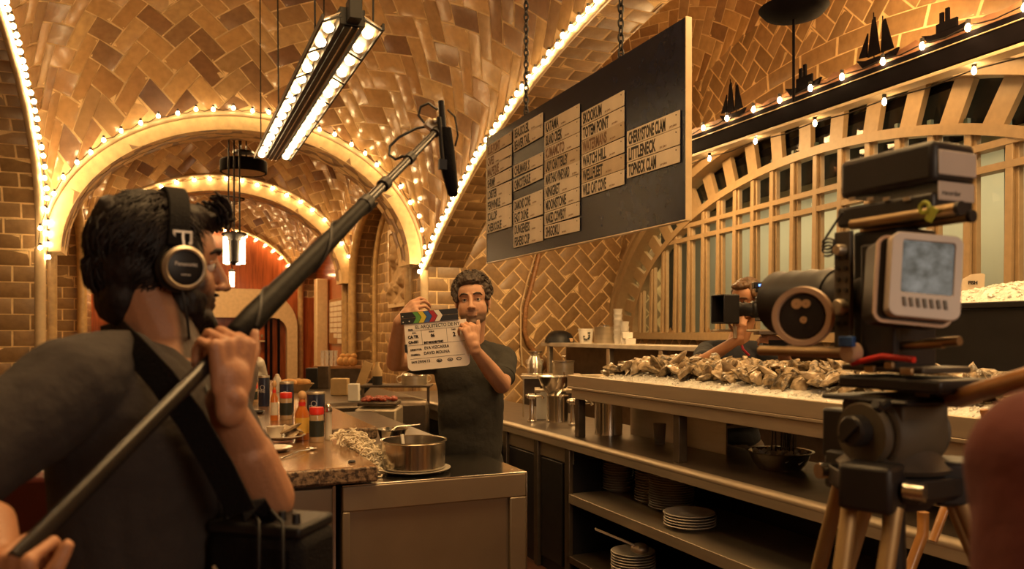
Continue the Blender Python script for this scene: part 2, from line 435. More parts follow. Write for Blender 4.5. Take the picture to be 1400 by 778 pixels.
tiled('wall_right', lambda a, b: Wp(a-.4, b), KE, 4.9, 'herring', ('course_tile', 'mortar'), flip=1 if (WDn.cross(Up)).dot(WN) > 0 else -1, w=.165, ng=(90, 60),
      keep=lambda a, b: winkeep(a-.4, b))
def band(a, b):
    th = math.pi*(1-a/9.6); r = b
    return Wp(KC-(KA+r)*math.cos(math.pi-th), ZB+(KB+r)*math.sin(math.pi-th), .03)
tiled('wall_right', band, 9.6, .5, 'bond', ('course_tile', 'mortar'), flip=1 if (WDn.cross(Up)).dot(WN) > 0 else -1, w=.17, ng=(70, 1))
# vault of the side bay
FD0 = lambda X: .87+(X-3.6)/2.6*(-.3)+1.9*math.sqrt(max(0, 1-((X-4.9)/1.31)**2))
def RD(Y):
    k = (10-Y)*1.009; return max(.0, (wz(k, .5) if abs(k-KC) < KA+.5 else -.06))*.97+.12
SDX = lambda Y: 6.1-.132*(10-Y)
def vaultD():
    xa = XR+.5; n = 4.4
    sb, tb = arclen(PRa, YN, YF); B = float(sb[-1])
    su, tu = arclen(lambda X: FD0(X), 3.6, 6.2)
    A = float(su[-1])
    L0 = PRa; c01 = FD0(3.6); c11 = FD0(6.2)
    def S(a, b):
        Y = float(np.interp(b, sb, tb)); u = (float(np.interp(a, su, tu))-3.6)/2.6; X = xa+(SDX(Y)-xa)*u
        v = (Y-YN)/(YF-YN); F = FD0(3.6+2.6*u)
        z = F+(1-u)*L0(Y)+u*(RD(Y)+.55)-((1-u)*c01+u*c11)
        z = z-.75*math.sin(math.pi*u)*math.sin(math.pi*v)
        return Vector((X, Y, H+z))
    tiled('ceiling', S, A, B, 'herring', ('vault_tile', 'mortar'), flip=-1, w=.19, ng=(50, 90))
vaultD()
# the rest of the shell
slab('floor', (-5, -4, -.1), (9.5, 22, 0), 'floor_tile')
slab('wall_front', (-5, -4.1, 0), (9.5, -4., 6.6), 'plaster')
slab('ceiling', (-5, -4.1, 6.4), (9.5, 22, 6.5), 'plaster')
slab('wall_far_left', (-5, -4, 0), (-4.9, 22, 6.4), 'plaster')
# corridor beyond the window
mb = MB(); mb.beam(Wp(-1, 2.2, -1.5), Wp(13, 2.2, -1.5), .08, 4.4); struct(mb.obj('wall_corridor', 'corridor_paint'))
mb = MB(); mb.beam(Wp(-1, 3.42, -.8), Wp(13, 3.42, -.8), 1.5, .08); struct(mb.obj('ceiling_corridor', 'dark_paint'))  # ceiling set low and dark to keep light off the upper openings
mb = MB(); mb.beam(Wp(-1, .6, -.8), Wp(13, .6, -.8), 1.5, .08); struct(mb.obj('floor_corridor', 'corridor_paint'))
# ---------------------------------------------------------------- the big arched window
mw = MB(); NE = 72
def ellp(da, off, n=NE): return [Wp(KC-(KA+da)*math.cos(math.pi*i/n), ZB+(KB+da)*math.sin(math.pi*i/n), off) for i in range(n+1)]
def sweep(mb, pts, w, h, nrm):
    """rectangular section along a planar path: w across the plane's normal, h within it"""
    k = len(pts); vs = []
    for i, p in enumerate(pts):
        t = (pts[min(i+1, k-1)]-pts[max(i-1, 0)]).normalized(); b = t.cross(nrm).normalized()
        for sx, sy in ((-1, -1), (1, -1), (1, 1), (-1, 1)): vs.append(p+nrm*(sx*w/2)+b*(sy*h/2))
    fs = [(i*4+j, i*4+(j+1) % 4, (i+1)*4+(j+1) % 4, (i+1)*4+j) for i in range(k-1) for j in range(4)]+[(0, 3, 2, 1), tuple((k-1)*4+j for j in range(4))]
    mb.add(vs, fs)
win = bpy.data.objects.new('window_1', None); COL.objects.link(win); win['kind'] = 'structure'
sweep(mw, ellp(-.03, .05), .22, .12, WN); sweep(mw, ellp(.04, .16), .08, .05, WN)
sweep(mw, ellp(-.46, 0.), .12, .08, WN)
mw.beam(Wp(0, ZB+.02, .02), Wp(2*KC, ZB+.02, .02), .2, .09)
mw.obj('window_frame', 'window_wood', win)
# mullions, transoms, spokes
ks = [KC+.17+.34*i for i in range(-13, 13)]
mm = MB(); ms = MB(); mt = MB()
def inner(k): x = (k-KC)/(KA-.46); return ZB+(KB-.46)*math.sqrt(max(0, 1-x*x)) if abs(x) < 1 else ZB
for k in ks:
    z1 = inner(k)
    if z1 < ZB+.15: continue
    mm.beam(Wp(k, ZB, .0), Wp(k, z1, .0), .11, .045, up=WDn.cross(Up)); mm.beam(Wp(k, ZB, .055), Wp(k, z1, .03), .06, .03, up=WDn.cross(Up))
    ms.beam(Wp(k-.075, ZB, -.03), Wp(k-.075, z1+.1, -.03), .035, .03, up=WDn.cross(Up))
mm.obj('mullions', 'window_wood', win, bevel=.006)
ms.obj('outer_sash', 'sash_green', win)
for zz in (H+1.30, H+1.14):
    x = math.sqrt(max(0, 1-((zz-ZB)/(KB-.46))**2))*(KA-.46)
    mt.beam(Wp(KC-x, zz, .0), Wp(KC+x, zz, .0), .10, .05)
mt.obj('transoms', 'window_wood', win)
mp_ = MB()
for i in range(1, 28):
    th = math.pi*i/28
    a = Wp(KC-(KA-.46)*math.cos(th), ZB+(KB-.46)*math.sin(th), 0); b = Wp(KC-(KA-.08)*math.cos(th), ZB+(KB-.08)*math.sin(th), 0)
    mp_.beam(a, b, .17, .05, up=WN)
mp_.obj('spokes', 'window_wood', win)
mg = MB(); e = ellp(-.04, -.05); cpt = Wp(KC, ZB, -.05)
mg.add([cpt]+e, [(0, i+2, i+1) for i in range(NE)]); mg.obj('pane', 'pane_glass', win, smooth=0)
# mullion-like dark corridor posts beyond are part of the corridor
# ---------------------------------------------------------------- light strips and strings of bulbs
def path_len(pts): return [0]+list(np.cumsum([(pts[i+1]-pts[i]).length for i in range(len(pts)-1)]))
def string(label, pts, sp, r=.021, group='bulb strings on the arches', off=(0, 0, 0), swag=.012, maxn=100, glow='bulb_glow'):
    off = Vector(off); root = thing('string_light', label, 'string lights', (0, 0, 0), 0, None)
    pts = [p+off for p in pts]; s = path_len(pts); T = s[-1]; n = min(maxn, int(T/sp))
    xs = np.array([list(p) for p in pts])
    def at(q): return Vector([float(np.interp(q, s, xs[:, c])) for c in range(3)])
    bme = None; wire = []
    for i in range(n+1):
        q = T*i/n if n else 0; p = at(q); j = Vector([random.uniform(-1, 1)*swag for _ in range(3)])
        wire.append(p+j*.4); 
        if i < n: wire.append(at(q+T/n/2)+Vector((0, 0, -swag*1.5)))
        if bme is None:
            mb = MB(); mb.lathe([(.001, -.034), (r*.6, -.03), (r, -.018), (r*.95, -.002), (r*.5, .012), (r*.4, .02)], n=8); b = mb.obj('bulb', glow, root, smooth=80)
            bme = b.data; b.location = p+j
            mb = MB(); mb.lathe([(.013, .012), (.014, .04), (.001, .045)], n=8); sk = mb.obj('socket', 'wire', b); sme = sk.data
        else:
            b = bpy.data.objects.new('bulb', bme); COL.objects.link(b); b.parent = root; b.location = p+j
            sk = bpy.data.objects.new('socket', sme); COL.objects.link(sk); sk.parent = b
    mb = MB(); mb.tube(wire, .005, n=5); mb.obj('wire', 'wire', root)
    return root
def curve_pts(f, n=120): return [f(i/n) for i in range(n+1)]
# right arch edge
ty = lambda u: YF-(YF-1.0)*u
rp = curve_pts(lambda u: Vector((XR, ty(u*u*.6+u*.4), H+PRa(ty(u*u*.6+u*.4)))))
lp = curve_pts(lambda u: Vector((XL, ty(u**3), H+PLa(ty(u**3)))))
fp = curve_pts(lambda u: Vector((XM-XH*math.cos(math.pi*u), YF, H+SP+1.74*math.sin(math.pi*u))))
f2 = [p+Vector((0, 4.4, 0)) for p in fp]; f3 = [p+Vector((0, 10.55, -.03)) for p in fp]
def strip(pts, r=.05, name='trim_2'): mb = MB(); mb.tube(pts, r, n=8); struct(mb.obj(name, 'cream_moulding', smooth=60))
strip([p+Vector((.0, 0, -.03)) for p in rp], .05); strip([p+Vector((0, 0, -.03)) for p in lp], .045); strip([p+Vector((0, -.0, -.01)) for p in fp], .035, 'trim_3')
strip([p+Vector((0, -.0, .06)) for p in f2], .035, 'trim_4')
strip([p+Vector((0, -.02, .0)) for p in f3], .035, 'trim_5')
# verticals running down the pier corners
for x, y in ((XR, YF), (XL, YF), (XR, 14.4), (XL, 14.4)):
    mb = MB(); mb.tube([(x, y, 0), (x, y, H+SP+.02)], .055, n=8); struct(mb.obj('trim_6', 'cream_moulding', smooth=60))
string('string of warm bulbs along the right-hand arch edge above the menu board', rp, .14, off=(-.07, 0, -.06))
string('string of warm bulbs down the left arch edge at the left of the photo', lp, .125, off=(.07, 0, -.05), r=.024)
string('string of warm bulbs around the first cross arch behind the boom operator', fp, .205, off=(0, -.13, .02), swag=.02, glow='soft_glow')
string('string of widely spaced bulbs across the second arch of the aisle', [p+Vector((0, -.05, -.0)) for p in f2], .25, glow='soft_glow', r=.028)
string('string of bulbs around the red lunette on the back wall', f3, .24, off=(0, -.1, -.08), r=.026)
# ---------------------------------------------------------------- more materials
mat('sign_blue', (.007, .009, .022), .26, var=.3, spec=.15)
mat('placard', (.60, .50, .38), .6, var=.08, scale=8)
mat('placard_old', (.45, .34, .22), .6, var=.12, scale=8)
mat('ink', (.012, .008, .006), .7)
mat('ink_faded', (.16, .08, .04), .7, var=.4, scale=40)
mat('wood', (.30, .14, .05), .4, var=.3, scale=6, stretch=(1, 8, 8))
mat('waves', (.22, .09, .035), .6, var=.3)
mat('white_china', (.62, .56, .47), .25, coat=.4, var=.05)
mat('paper', (.74, .70, .64), .75, var=.04)
# ---------------------------------------------------------------- hanging menu board
SX = 2.55
def sy(px): return SX/ratio(px)
YA, YB, ZT, ZL = 6.42, 3.52, 3.25, 2.16
sb = thing('menu_board', 'large dark blue hanging menu board covered in cream name placards', 'menu board', (SX, (YA+YB)/2, ZL))
mb = MB(); mb.bb((0, -(YA-YB)/2, 0), (.03, (YA-YB)/2, ZT-ZL)); mb.obj('panel', 'sign_blue', sb, bevel=.003)
mb = MB()
hy = (YA-YB)/2; hz = ZT-ZL
for a, b in (((-.004, -hy-.005, -.006), (.034, hy+.005, .0)), ((-.004, -hy-.006, 0), (.034, -hy, hz)), ((-.004, hy, 0), (.034, hy+.005, hz))): mb.bb(a, b)
mb.obj('edge_trim', 'cream_moulding', sb)
cols = [ (6.39, [(1.62, ['BLUE POINT', 'CAPES', 'MALPEQUE', 'SHRIMP', 'LOBSTER', 'PERIWINKLE', 'SCALLOP', 'CHEBOOGUE'])]),
 (5.81, [(1.635, ['BEAUSOLEIL', 'BEAVER TAIL']), (1.34, ['CHILMARK S']), (1.225, ['CHINCOTEAGUE']), (1.06, ['DIAMOND COVE', 'EAST DUNE', 'DUNGENESS', 'FISHERS CUP'])]),
 (5.24, [(1.55, ['KATAMA', 'ISLAND CREEK', 'KUMAMOTO', 'LADY CHATTERLEY', 'MARTHAS VINEYARD', 'NINIGRET', 'MOONSTONE', 'NAKED COWBOY', 'SHIGOKU'])]),
 (4.67, [(1.475, ['SKOOKUM', 'TOTEM POINT', 'WATERMANS', 'WATCH HILL', 'WELLFLEET', 'WILD CAT COVE'])]),
 (4.10, [(1.215, ['CHERRYSTONE CLAM', 'LITTLENECK', 'TOPNECK CLAM'])])]
ordn = ['far left', 'second', 'middle', 'fourth', 'nearest']
FAD = {'BLUE POINT', 'CAPES', 'MALPEQUE', 'BEAVER TAIL', 'CHILMARK S', 'CHINCOTEAGUE', 'KUMAMOTO', 'WATERMANS', 'WELLFLEET', 'LADY CHATTERLEY'}
rnd = random.Random(3)
for ci, (y0, runs) in enumerate(cols):
    for zt, names in runs:
        for i, nm in enumerate(names):
            old = nm in FAD
            tl = rnd.uniform(-.014, .014)*(2 if old else 1); w = .535; h = .092
            p = thing('name_placard', f'cream placard lettered {nm} in the {ordn[ci]} column of the hanging menu board', 'placard', (SX-.006, y0, H+zt-h-i*.0955), 0, 'name placards on the hanging menu board')
            p.rotation_euler = (tl, 0, 0)
            mb = MB(); mb.bb((-.005, -w, 0), (.001, 0, h)); mb.obj('card', 'placard_old' if old and rnd.random() < .6 else 'placard', p, bevel=.001)
            T = frame((-.0055, -.02, .011), (0, -1, 0), (0, 0, 1))
            o = text(nm, .098, T, 'ink_faded' if old and rnd.random() < .5 else 'ink', p, 'lettering', sx=.52 if len(nm) < 12 else .40, ext=.0004, bold=.0035)
            xs = [v.co.y for v in o.data.vertices]; end = min(xs) if xs else -.3
            if end < -.50:
                k = -.47/end
                for v in o.data.vertices: v.co.y = v.co.y*k
            elif end > -.42:
                text('per piece', .022, frame((-.0055, end-.04, .014), (0, -1, 0), (0, 0, 1)), 'ink_faded', p, 'small_lettering', sx=.8, ext=.0003)
            mb = MB(); mb.lathe([(.004, 0), (.003, .003), (.0001, .0035)], (0, 0, 0), 8, Matrix.Rotation(-math.pi/2, 3, 'Y')); 
            for v in range(len(mb.v)): mb.v[v] = (mb.v[v][0]-.005, mb.v[v][1]-w+.03, mb.v[v][2]+h-.02)
            mb.obj('pin', 'black_metal', p)
def chain(label, x, y, z0, z1):
    c = thing('hanging_chain', label, 'chain', (x, y, z0)); n = int((z1-z0)/.046)
    mb = MB()
    for i in range(n):
        R = Matrix.Rotation(math.pi/2, 3, 'X') if i % 2 == 0 else Matrix.Rotation(math.pi/2, 3, 'Z') @ Matrix.Rotation(math.pi/2, 3, 'X')
        pts = []
        for k in range(13):
            a = 2*math.pi*k/12; pts.append(R @ Vector((.017*math.cos(a), .031*math.sin(a), 0))+Vector((0, 0, .03+i*.046)))
        mb.tube(pts, .0065, n=6, cap=False)
    mb.obj('links', 'black_metal', c, smooth=70)
    mb = MB(); mb.bb((-.012, -.02, -.05), (.012, .02, .008)); mb.torus((0, 0, .012), .016, .005, Matrix.Rotation(math.pi/2, 3, 'X')); mb.obj('bracket', 'black_metal', c)
    return c
chain('dark chain holding the far left part of the menu board', SX+.015, sy(717), ZT, 5.0)
chain('dark chain holding the nearer right part of the menu board', SX+.015, sy(846), ZT, 4.75)
# ---------------------------------------------------------------- long bulb fixture
fx = thing('ceiling_light', 'long black hanging light fixture with two rows of round glowing bulbs', 'light fixture', (1.06, 4.95, 3.50))
LF = 4.15
mb = MB(); mb.bb((-.08, 0, -.02), (.08, LF, .09)); mb.bb((-.04, -.10, -.01), (.04, .02, .12)); mb.bb((-.05, .02, -.035), (.05, LF-.02, -.02)); mb.obj('spine', 'black_metal', fx, bevel=.004)
mb = MB(); mb.bb((-.012, -.02, -.045), (-.006, LF, -.035)); mb.bb((.030, -.02, -.045), (.036, LF, -.035)); mb.obj('bright_edge', 'cream_moulding', fx)
for sgn in (-1, 1):
    mb = MB(); a = [(sgn*.068, .05), (sgn*.19, -.015), (sgn*.192, -.008), (sgn*.068, .058)]
    n = len(a); mb.add([(x, 0, z) for x, z in a]+[(x, LF, z) for x, z in a], [tuple(range(4)), (7, 6, 5, 4)]+[(i, i+4, (i+1) % 4+4, (i+1) % 4) for i in range(4)])
    mb.obj('reflector', 'cream_moulding', fx, smooth=0)
    mb = MB(); mb.bb((sgn*.19-.006, -.03, -.03), (sgn*.19+.008, LF, .012))
    for i in range(8): mb.beam((sgn*.068, LF*i/7, .03), (sgn*.19, LF*i/7, -.028), .008, .012)
    mb.obj('outer_rail', 'black_metal', fx)
    for i in range(15):
        y = .13+i*(LF-.24)/14
        mb = MB(); R = Matrix.Rotation(sgn*.35, 3, 'Y'); mb.lathe([(.0005, -.05), (.022, -.045), (.036, -.028), (.036, -.012), (.018, .012)], (sgn*.132, y, .012), 14, R); b = mb.obj('bulb', 'trough_glow', fx, smooth=80)
for x, y in ((-.19, .25), (.19, .25), (-.19, 2.1), (.19, 2.1), (-.15, 3.9), (0, -.04)):
    mb = MB(); mb.tube([(x, y, 0), (x*1.1, y, 2.6)], .007 if x else .016, n=6); mb.obj('rod', 'brass' if x == 0 else 'black_metal', fx)
# ---------------------------------------------------------------- drum fixtures and lantern over the aisle
def drum(label, c, r, h, ztop, spokes=True):
    t = thing('ceiling_lamp', label, 'lamp', c)
    mb = MB(); mb.lathe([(.001, h), (r*.96, h), (r, h*.9), (r, 0), (r*.95, -.01), (r*.93, .03), (.001, .035)], n=40); mb.obj('drum', 'dark_paint', t)
    mb = MB(); mb.lathe([(.001, -.0), (r*.9, .0), (r*.92, .03)], n=40); mb.obj('diffuser', 'plaster', t)
    mb = MB()
    for dx in (-.035, .035): mb.tube([(dx, 0, h), (dx, 0, ztop)], .011, n=6)
    mb.lathe([(.001, .06), (.14, .05), (.15, .02), (.001, .0)], (0, 0, ztop-.3), 14)
    mb.obj('stem', 'black_metal', t)
    return t
p = W(333, 236, 11.2); drum('black drum ceiling lamp nearest along the aisle, just beyond the long fixture', p, .32, .17, .55)
p = W(312, 272, 15.6); drum('smaller looking black drum lamp further down the aisle', p, .31, .10, .5)
p = W(320, 363, 10.2); ln = thing('lantern', 'hanging lantern with glowing upright tubes below the drum lamps', 'lantern', p)
mb = MB(); mb.lathe([(.001, .37), (.06, .36), (.15, .42), (.16, .40), (.07, .32), (.06, .05), (.001, .0)], n=16); mb.obj('body', 'black_metal', ln)
for i, a in enumerate((200, 340, 60, 130)):
    a = math.radians(a); mb = MB(); mb.tube([(.115*math.cos(a), .115*math.sin(a), .02), (.115*math.cos(a), .115*math.sin(a), .36)], .028, n=10); mb.obj('glass_tube', 'tube_glow', ln)
mb = MB()
for x in (-.07, .07, .0): mb.tube([(x, 0, .36), (x*.9, 0, 2.1)], .012, n=6)
mb.obj('rod', 'black_metal', ln)
p = W(317, 392, 16.0); l2 = thing('lantern', 'small distant lantern with one glowing tube in front of the red wall', 'lantern', p)
mb = MB(); mb.tube([(0, 0, 0), (0, 0, .3)], .05, n=10); mb.obj('glass_tube', 'tube_glow', l2)
mb = MB(); mb.lathe([(.001, .36), (.07, .34), (.06, .3), (.001, .3)], n=12); mb.tube([(0, 0, .34), (0, 0, 2.6)], .012, n=6); mb.obj('cap', 'black_metal', l2)
# pendant bowl of the side bay
p = W(1085, 20, 5.6); pb = thing('pendant_lamp', 'black bowl lamp hanging under the vault beyond the menu board', 'lamp', p)
mb = MB(); mb.lathe([(.001, -.035), (.10, -.03), (.20, -.0), (.24, .045), (.235, .05), (.19, .01), (.001, -.01)], n=40); mb.obj('bowl', 'dark_paint', pb)
mb = MB(); mb.tube([(0, 0, -.03), (0, 0, -.62)], .010, n=8); mb.tube([(0, 0, -.01), (0, 0, 1.2)], .012, n=8); mb.obj('stem', 'dark_paint', pb)
lamp('pendant_light', 'POINT', p+Vector((0, 0, .16)), 60, size=.1)
# ---------------------------------------------------------------- long valance beam with ships and bulbs
BX = 4.5; ZBm = H+1.66
def by(px): return BX/ratio(px)
Y0b, Y1b = 1.6, 9.9
bm = thing('valance_beam', 'long black beam crossing in front of the arched window', 'beam', (BX, 0, ZBm))
mb = MB(); mb.bb((-.05, Y0b, 0), (.05, Y1b, .17)); mb.obj('beam', 'dark_paint', bm, bevel=.006)
mb = MB(); mb.bb((-.062, Y0b, -.035), (.05, Y1b, -.012)); mb.bb((-.056, Y0b, .12), (-.05, Y1b, .128)); mb.obj('lower_rail', 'cream_moulding', bm, bevel=.003)
mb = MB(); poly = []
n = 120; rnd = random.Random(5)
for i in range(n+1):
    y = Y0b+(Y1b-Y0b)*i/n; poly.append((y, .20+.03*abs(math.sin(i*1.3))+.02*rnd.random()))
mb.prism([(Y0b, .165)]+poly+[(Y1b, .165)], -.035, -.015, Matrix(((0, 0, 1, 0), (1, 0, 0, 0), (0, 1, 0, 0), (0, 0, 0, 1)))); mb.obj('wave_board', 'waves', bm, smooth=0)
TB = Matrix(((0, 0, 1, 0), (1, 0, 0, 0), (0, 1, 0, 0), (0, 0, 0, 1)))
def ship(label, px, kind, s):
    t = thing('ship_silhouette', label, 'ornament', (BX-.045, by(px), ZBm+.19), 0, 'ship cut-outs on the beam')
    hull = [(-.20, .06), (-.16, 0), (.15, 0), (.21, .075), (.12, .05), (-.10, .045)]
    mb = MB(); mb.prism([(x*s, y*s) for x, y in hull], -.01, .01, TB); mb.obj('hull', 'dark_paint', t, smooth=0)
    if kind == 'sail':
        mb = MB()
        for pl in ([(-.15, .07), (-.03, .07), (-.045, .30), (-.07, .33)], [(-.02, .07), (.10, .07), (.055, .36), (.03, .38)], [(.11, .08), (.19, .09), (.10, .27)]):
            mb.prism([(x*s, y*s) for x, y in pl], -.006, .006, TB)
        mb.tube([TB @ Vector((-.05*s, .05*s, 0)), TB @ Vector((-.045*s, .36*s, 0))], .004); mb.tube([TB @ Vector((.04*s, .05*s, 0)), TB @ Vector((.045*s, .42*s, 0))], .004)
        mb.obj('sails', 'dark_paint', t, smooth=0)
    else:
        mb = MB()
        for pl in ([(-.10, .05), (.08, .05), (.08, .12), (-.10, .12)], [(-.03, .12), (.0, .12), (.0, .22), (-.03, .22)], [(.02, .12), (.05, .12), (.05, .2), (.02, .2)]): mb.prism([(x*s, y*s) for x, y in pl], -.008, .008, TB)
        mb.obj('deckhouse', 'dark_paint', t, smooth=0)
ship('sailing ship cut-out with two tall sails right of the pendant lamp', 1207, 'sail', .85)
ship('small sailing boat cut-out next to the menu board edge', 1008, 'sail', .82)
ship('dark cargo boat cut-out between the two sailing ships', 1105, 'tug', .9)
ship('dark tugboat cut-out at the upper right end of the beam', 1300, 'tug', .8)
pts = [Vector((BX-.075, by(px), ZBm+.19)) for px in range(700, 1500, 12)]
string('string of bulbs lying along the top of the black window beam', pts, .31, r=.016)
pts = [Vector((BX-.03, by(px), ZBm-.07)) for px in range(700, 1500, 12)]
string('sparse string of bulbs under the black window beam', pts, .62, r=.014)
# conduit bending down the tiled end wall
def endw(px, py, off=.04): 
    Y = YF-off; X = ratio(px)*Y; d = X*Fv.x+Y*Fv.y; return Vector((X, Y, H+(455-py)/FPX*d))
c = MB(); c.tube([endw(*q) for q in ((742, 300), (738, 345), (728, 385), (719, 420), (717, 452), (722, 470), (740, 492), (760, 515))], .035, n=8)
tag(c.obj('conduit', 'wood', smooth=60), 'dark bent pipe running down the tiled wall left of the service shelf', 'pipe')
c = MB(); c.tube([endw(*q) for q in ((714, 500), (712, 470), (712, 420), (722, 380), (733, 345), (736, 300))], .014, n=6)
tag(c.obj('cable', 'cream_moulding', smooth=60), 'thin pale cable on the tiled wall beside the dark bent pipe', 'cable')
# ---------------------------------------------------------------- counter materials
mat('granite', (.30, .17, .08), .22, col2=(.12, .06, .035), scale=90, thr=.5, soft=.12, coat=.4)
mat('granite_edge', (.30, .2, .12), .5, col2=(.05, .03, .02), scale=70, thr=.5, soft=.1, bump=.3)
mat('cabinet_steel', (.36, .30, .22), .42, metal=.85, var=.12, scale=2.5, bump=.05, bscale=200)
mat('dark_steel', (.13, .10, .075), .36, metal=.75, var=.2)
mat('ice', (.72, .70, .64), .25, var=.15, scale=60, bump=.6, bscale=80)
mat('shell', (.40, .29, .16), .3, col2=(.05, .035, .018), scale=38, thr=.5, soft=.14, bump=1., bscale=60)
mat('shell_pearl', (.55, .42, .27), .22, col2=(.12, .08, .04), scale=30, thr=.55, soft=.2)
mat('red_cap', (.62, .03, .02), .35, var=.1)
mat('jar_glass', (.42, .30, .18), .12, var=.15, coat=.6)
mat('label_dark', (.02, .025, .02), .5)
mat('navy_can', (.010, .015, .045), .3, coat=.4, var=.2)
mat('sauce', (.52, .15, .025), .15, var=.15, coat=.6)
mat('yellow_label', (.75, .45, .08), .5)
mat('cork', (.50, .30, .14), .6, var=.15)
mat('strips', (.78, .68, .52), .5, var=.15, scale=20)
mat('gold_text', (.5, .48, .5), .5)
mat('bread', (.50, .26, .08), .7, var=.25, scale=15)
mat('food_red', (.32, .05, .02), .4, var=.4, scale=40)
mat('cardboard', (.48, .32, .15), .7)
mat('marble', (.52, .45, .36), .3, var=.2, scale=5)
mat('clear', (.55, .45, .32), .08, trans=.75, ior=1.3, var=.05)
# ---------------------------------------------------------------- near left counter
mb = MB(); mb.bb((-.25, 3.05, .965), (.755, 9.0, 1.03)); mb.bb((.745, 4.3, .965), (1.06, 9.0, 1.0299)); 
ct = mb.obj('countertop', 'granite', bevel=.01); tag(ct, 'long tan granite worktop crowded with sauce jars, left of the steel cabinet', 'countertop')
ct.data.materials.append(M['granite_edge'])
for p in ct.data.polygons:
    if abs(p.normal.z) < .5: p.material_index = 1
cb = thing('counter_cabinet', 'dark base cabinet under the tan granite worktop', 'cabinet', (0, 3.14, 0))
mb = MB(); mb.bb((.6, 1.25, 0), (1.0, 5.8, .965)); mb.bb((-.15, 0, .0), (.60, 5.8, .965)); mb.obj('body', 'dark_steel', cb)
mb = MB(); mb.bb((-.1, -.02, .06), (.595, .0, .945)); mb.obj('end_panel', 'cabinet_steel', cb, bevel=.008)
mb = MB(); mb.bb((.588, -.03, .04), (.60, -.018, .95)); mb.obj('edge_strip', 'steel_bright', cb)
sc = thing('steel_cabinet', 'low stainless cabinet in the foreground with a framed front panel', 'cabinet', (.62, 3.09, 0))
Wc, Dc, Hc = .785, .55, .95
mb = MB(); mb.bb((.01, Dc, 0), (.44, 1.14, Hc)); mb.bb((0, .012, .0), (Wc, Dc, Hc-.01)); mb.obj('body', 'cabinet_steel', sc)
mb = MB(); mb.bb((.0, -.01, .10), (Wc, .0, .14)); mb.bb((0, -.012, Hc-.10), (Wc, .012, Hc)); mb.bb((Wc-.075, -.012, .05), (Wc, .012, Hc-.10)); mb.bb((0, -.012, .05), (.03, .012, Hc-.10)); mb.obj('front_frame', 'cabinet_steel', sc, bevel=.006)
mb = MB(); mb.bb((-.0, -.012, Hc), (Wc+.004, Dc, Hc+.006)); mb.bb((Wc, -.013, .05), (Wc+.005, .0, Hc)); mb.obj('top_plate', 'steel_bright', sc, bevel=.002)
CT = .956
# round pan on a plate
p = Vector((.965, 3.275, CT))
pl = thing('plate', 'white oval plate under the big round steel pan', 'plate', p)
mb = MB(); mb.lathe([(.001, .004), (.09, .004), (.155, .014), (.158, .018), (.15, .017), (.09, .009), (.001, .009)], n=40); mb.obj('dish', 'white_china', pl)
pn = thing('steel_pan', 'big round stainless pan on the foreground cabinet', 'pan', p+Vector((0, 0, .016)))
mb = MB(); mb.lathe([(.001, .0), (.128, .0), (.134, .006), (.136, .112), (.143, .118), (.143, .122), (.133, .120), (.130, .01), (.001, .008)], n=48); mb.obj('pan', 'steel_bright', pn)
br = thing('pastry_brush', 'pale handled brush standing in the big round steel pan', 'brush', p+Vector((-.035, .0, .024)))
mb = MB(); mb.beam((0, 0, 0), (-.012, .02, .135), .016, .008); mb.obj('handle', 'paper', br, bevel=.002)
mb = MB(); mb.beam((0.002, 0, 0), (-.0, .0, .04), .024, .014); mb.obj('bristles', 'cork', br)
def bowl(label, p, r, h, m='steel_bright', name='steel_bowl', cat='bowl', group=None, n=40):
    t = thing(name, label, cat, p, 0, group)
    mb = MB(); mb.lathe([(.001, 0), (r*.62, 0), (r*.78, h*.35), (r*.93, h*.95), (r, h), (r*1.02, h*1.03), (r*.93, h*1.02), (r*.74, h*.35), (r*.58, .006), (.001, .006)], n=n); mb.obj('bowl', m, t); return t
q = WZ(536, 604, CT); q.z = CT
bw = bowl('shallow steel bowl with a spoon behind the big round pan', (q.x, q.y, CT), .085, .07)
sp = thing('spoon', 'long steel spoon lying across the shallow steel bowl', 'spoon', (q.x, q.y, CT+.07))
mb = MB(); mb.tube([(-.02, 0, -.02), (.03, 0, .012), (.15, -.03, .02)], .004, n=6); mb.obj('handle', 'steel_bright', sp); mb = MB(); mb.ell((-.04, 0, -.028), (.03, .02, .008)); mb.obj('spoon_bowl', 'steel_bright', sp)
# heap of pale curly strips
mb = MB(); rnd = random.Random(11)
for i in range(420):
    a = rnd.uniform(0, 6.283); r = math.sqrt(rnd.random()); cx = .775+.125*r*math.cos(a); cy = 3.62+.42*r*math.sin(a); cz = CT+.14*(1-r*r)*rnd.uniform(.6, 1.)+.008
    if cx < .765 and cz < 1.05: cx = .765+rnd.random()*.03
    d = Vector((rnd.uniform(-1, 1), rnd.uniform(-1, 1), rnd.uniform(-.3, .3))).normalized(); e = d.cross(Vector((rnd.uniform(-1, 1), rnd.uniform(-1, 1), 1))).normalized(); L = rnd.uniform(.025, .06); R = rnd.uniform(.01, .03)
    pts = [Vector((cx, cy, cz))+d*(L*(t-.5))+e*(R*math.sin(t*3.1*rnd.uniform(.8, 1.2))) for t in (0, .25, .5, .75, 1)]
    for pp in pts: pp.z = max(pp.z, CT+.004)
    mb.tube(pts, rnd.uniform(.0025, .005), n=5)
o = mb.obj('shredded_strips', 'strips', smooth=60); tag(o, 'heap of pale curly strips beside the granite worktop end', 'food scraps'); o['kind'] = 'stuff'
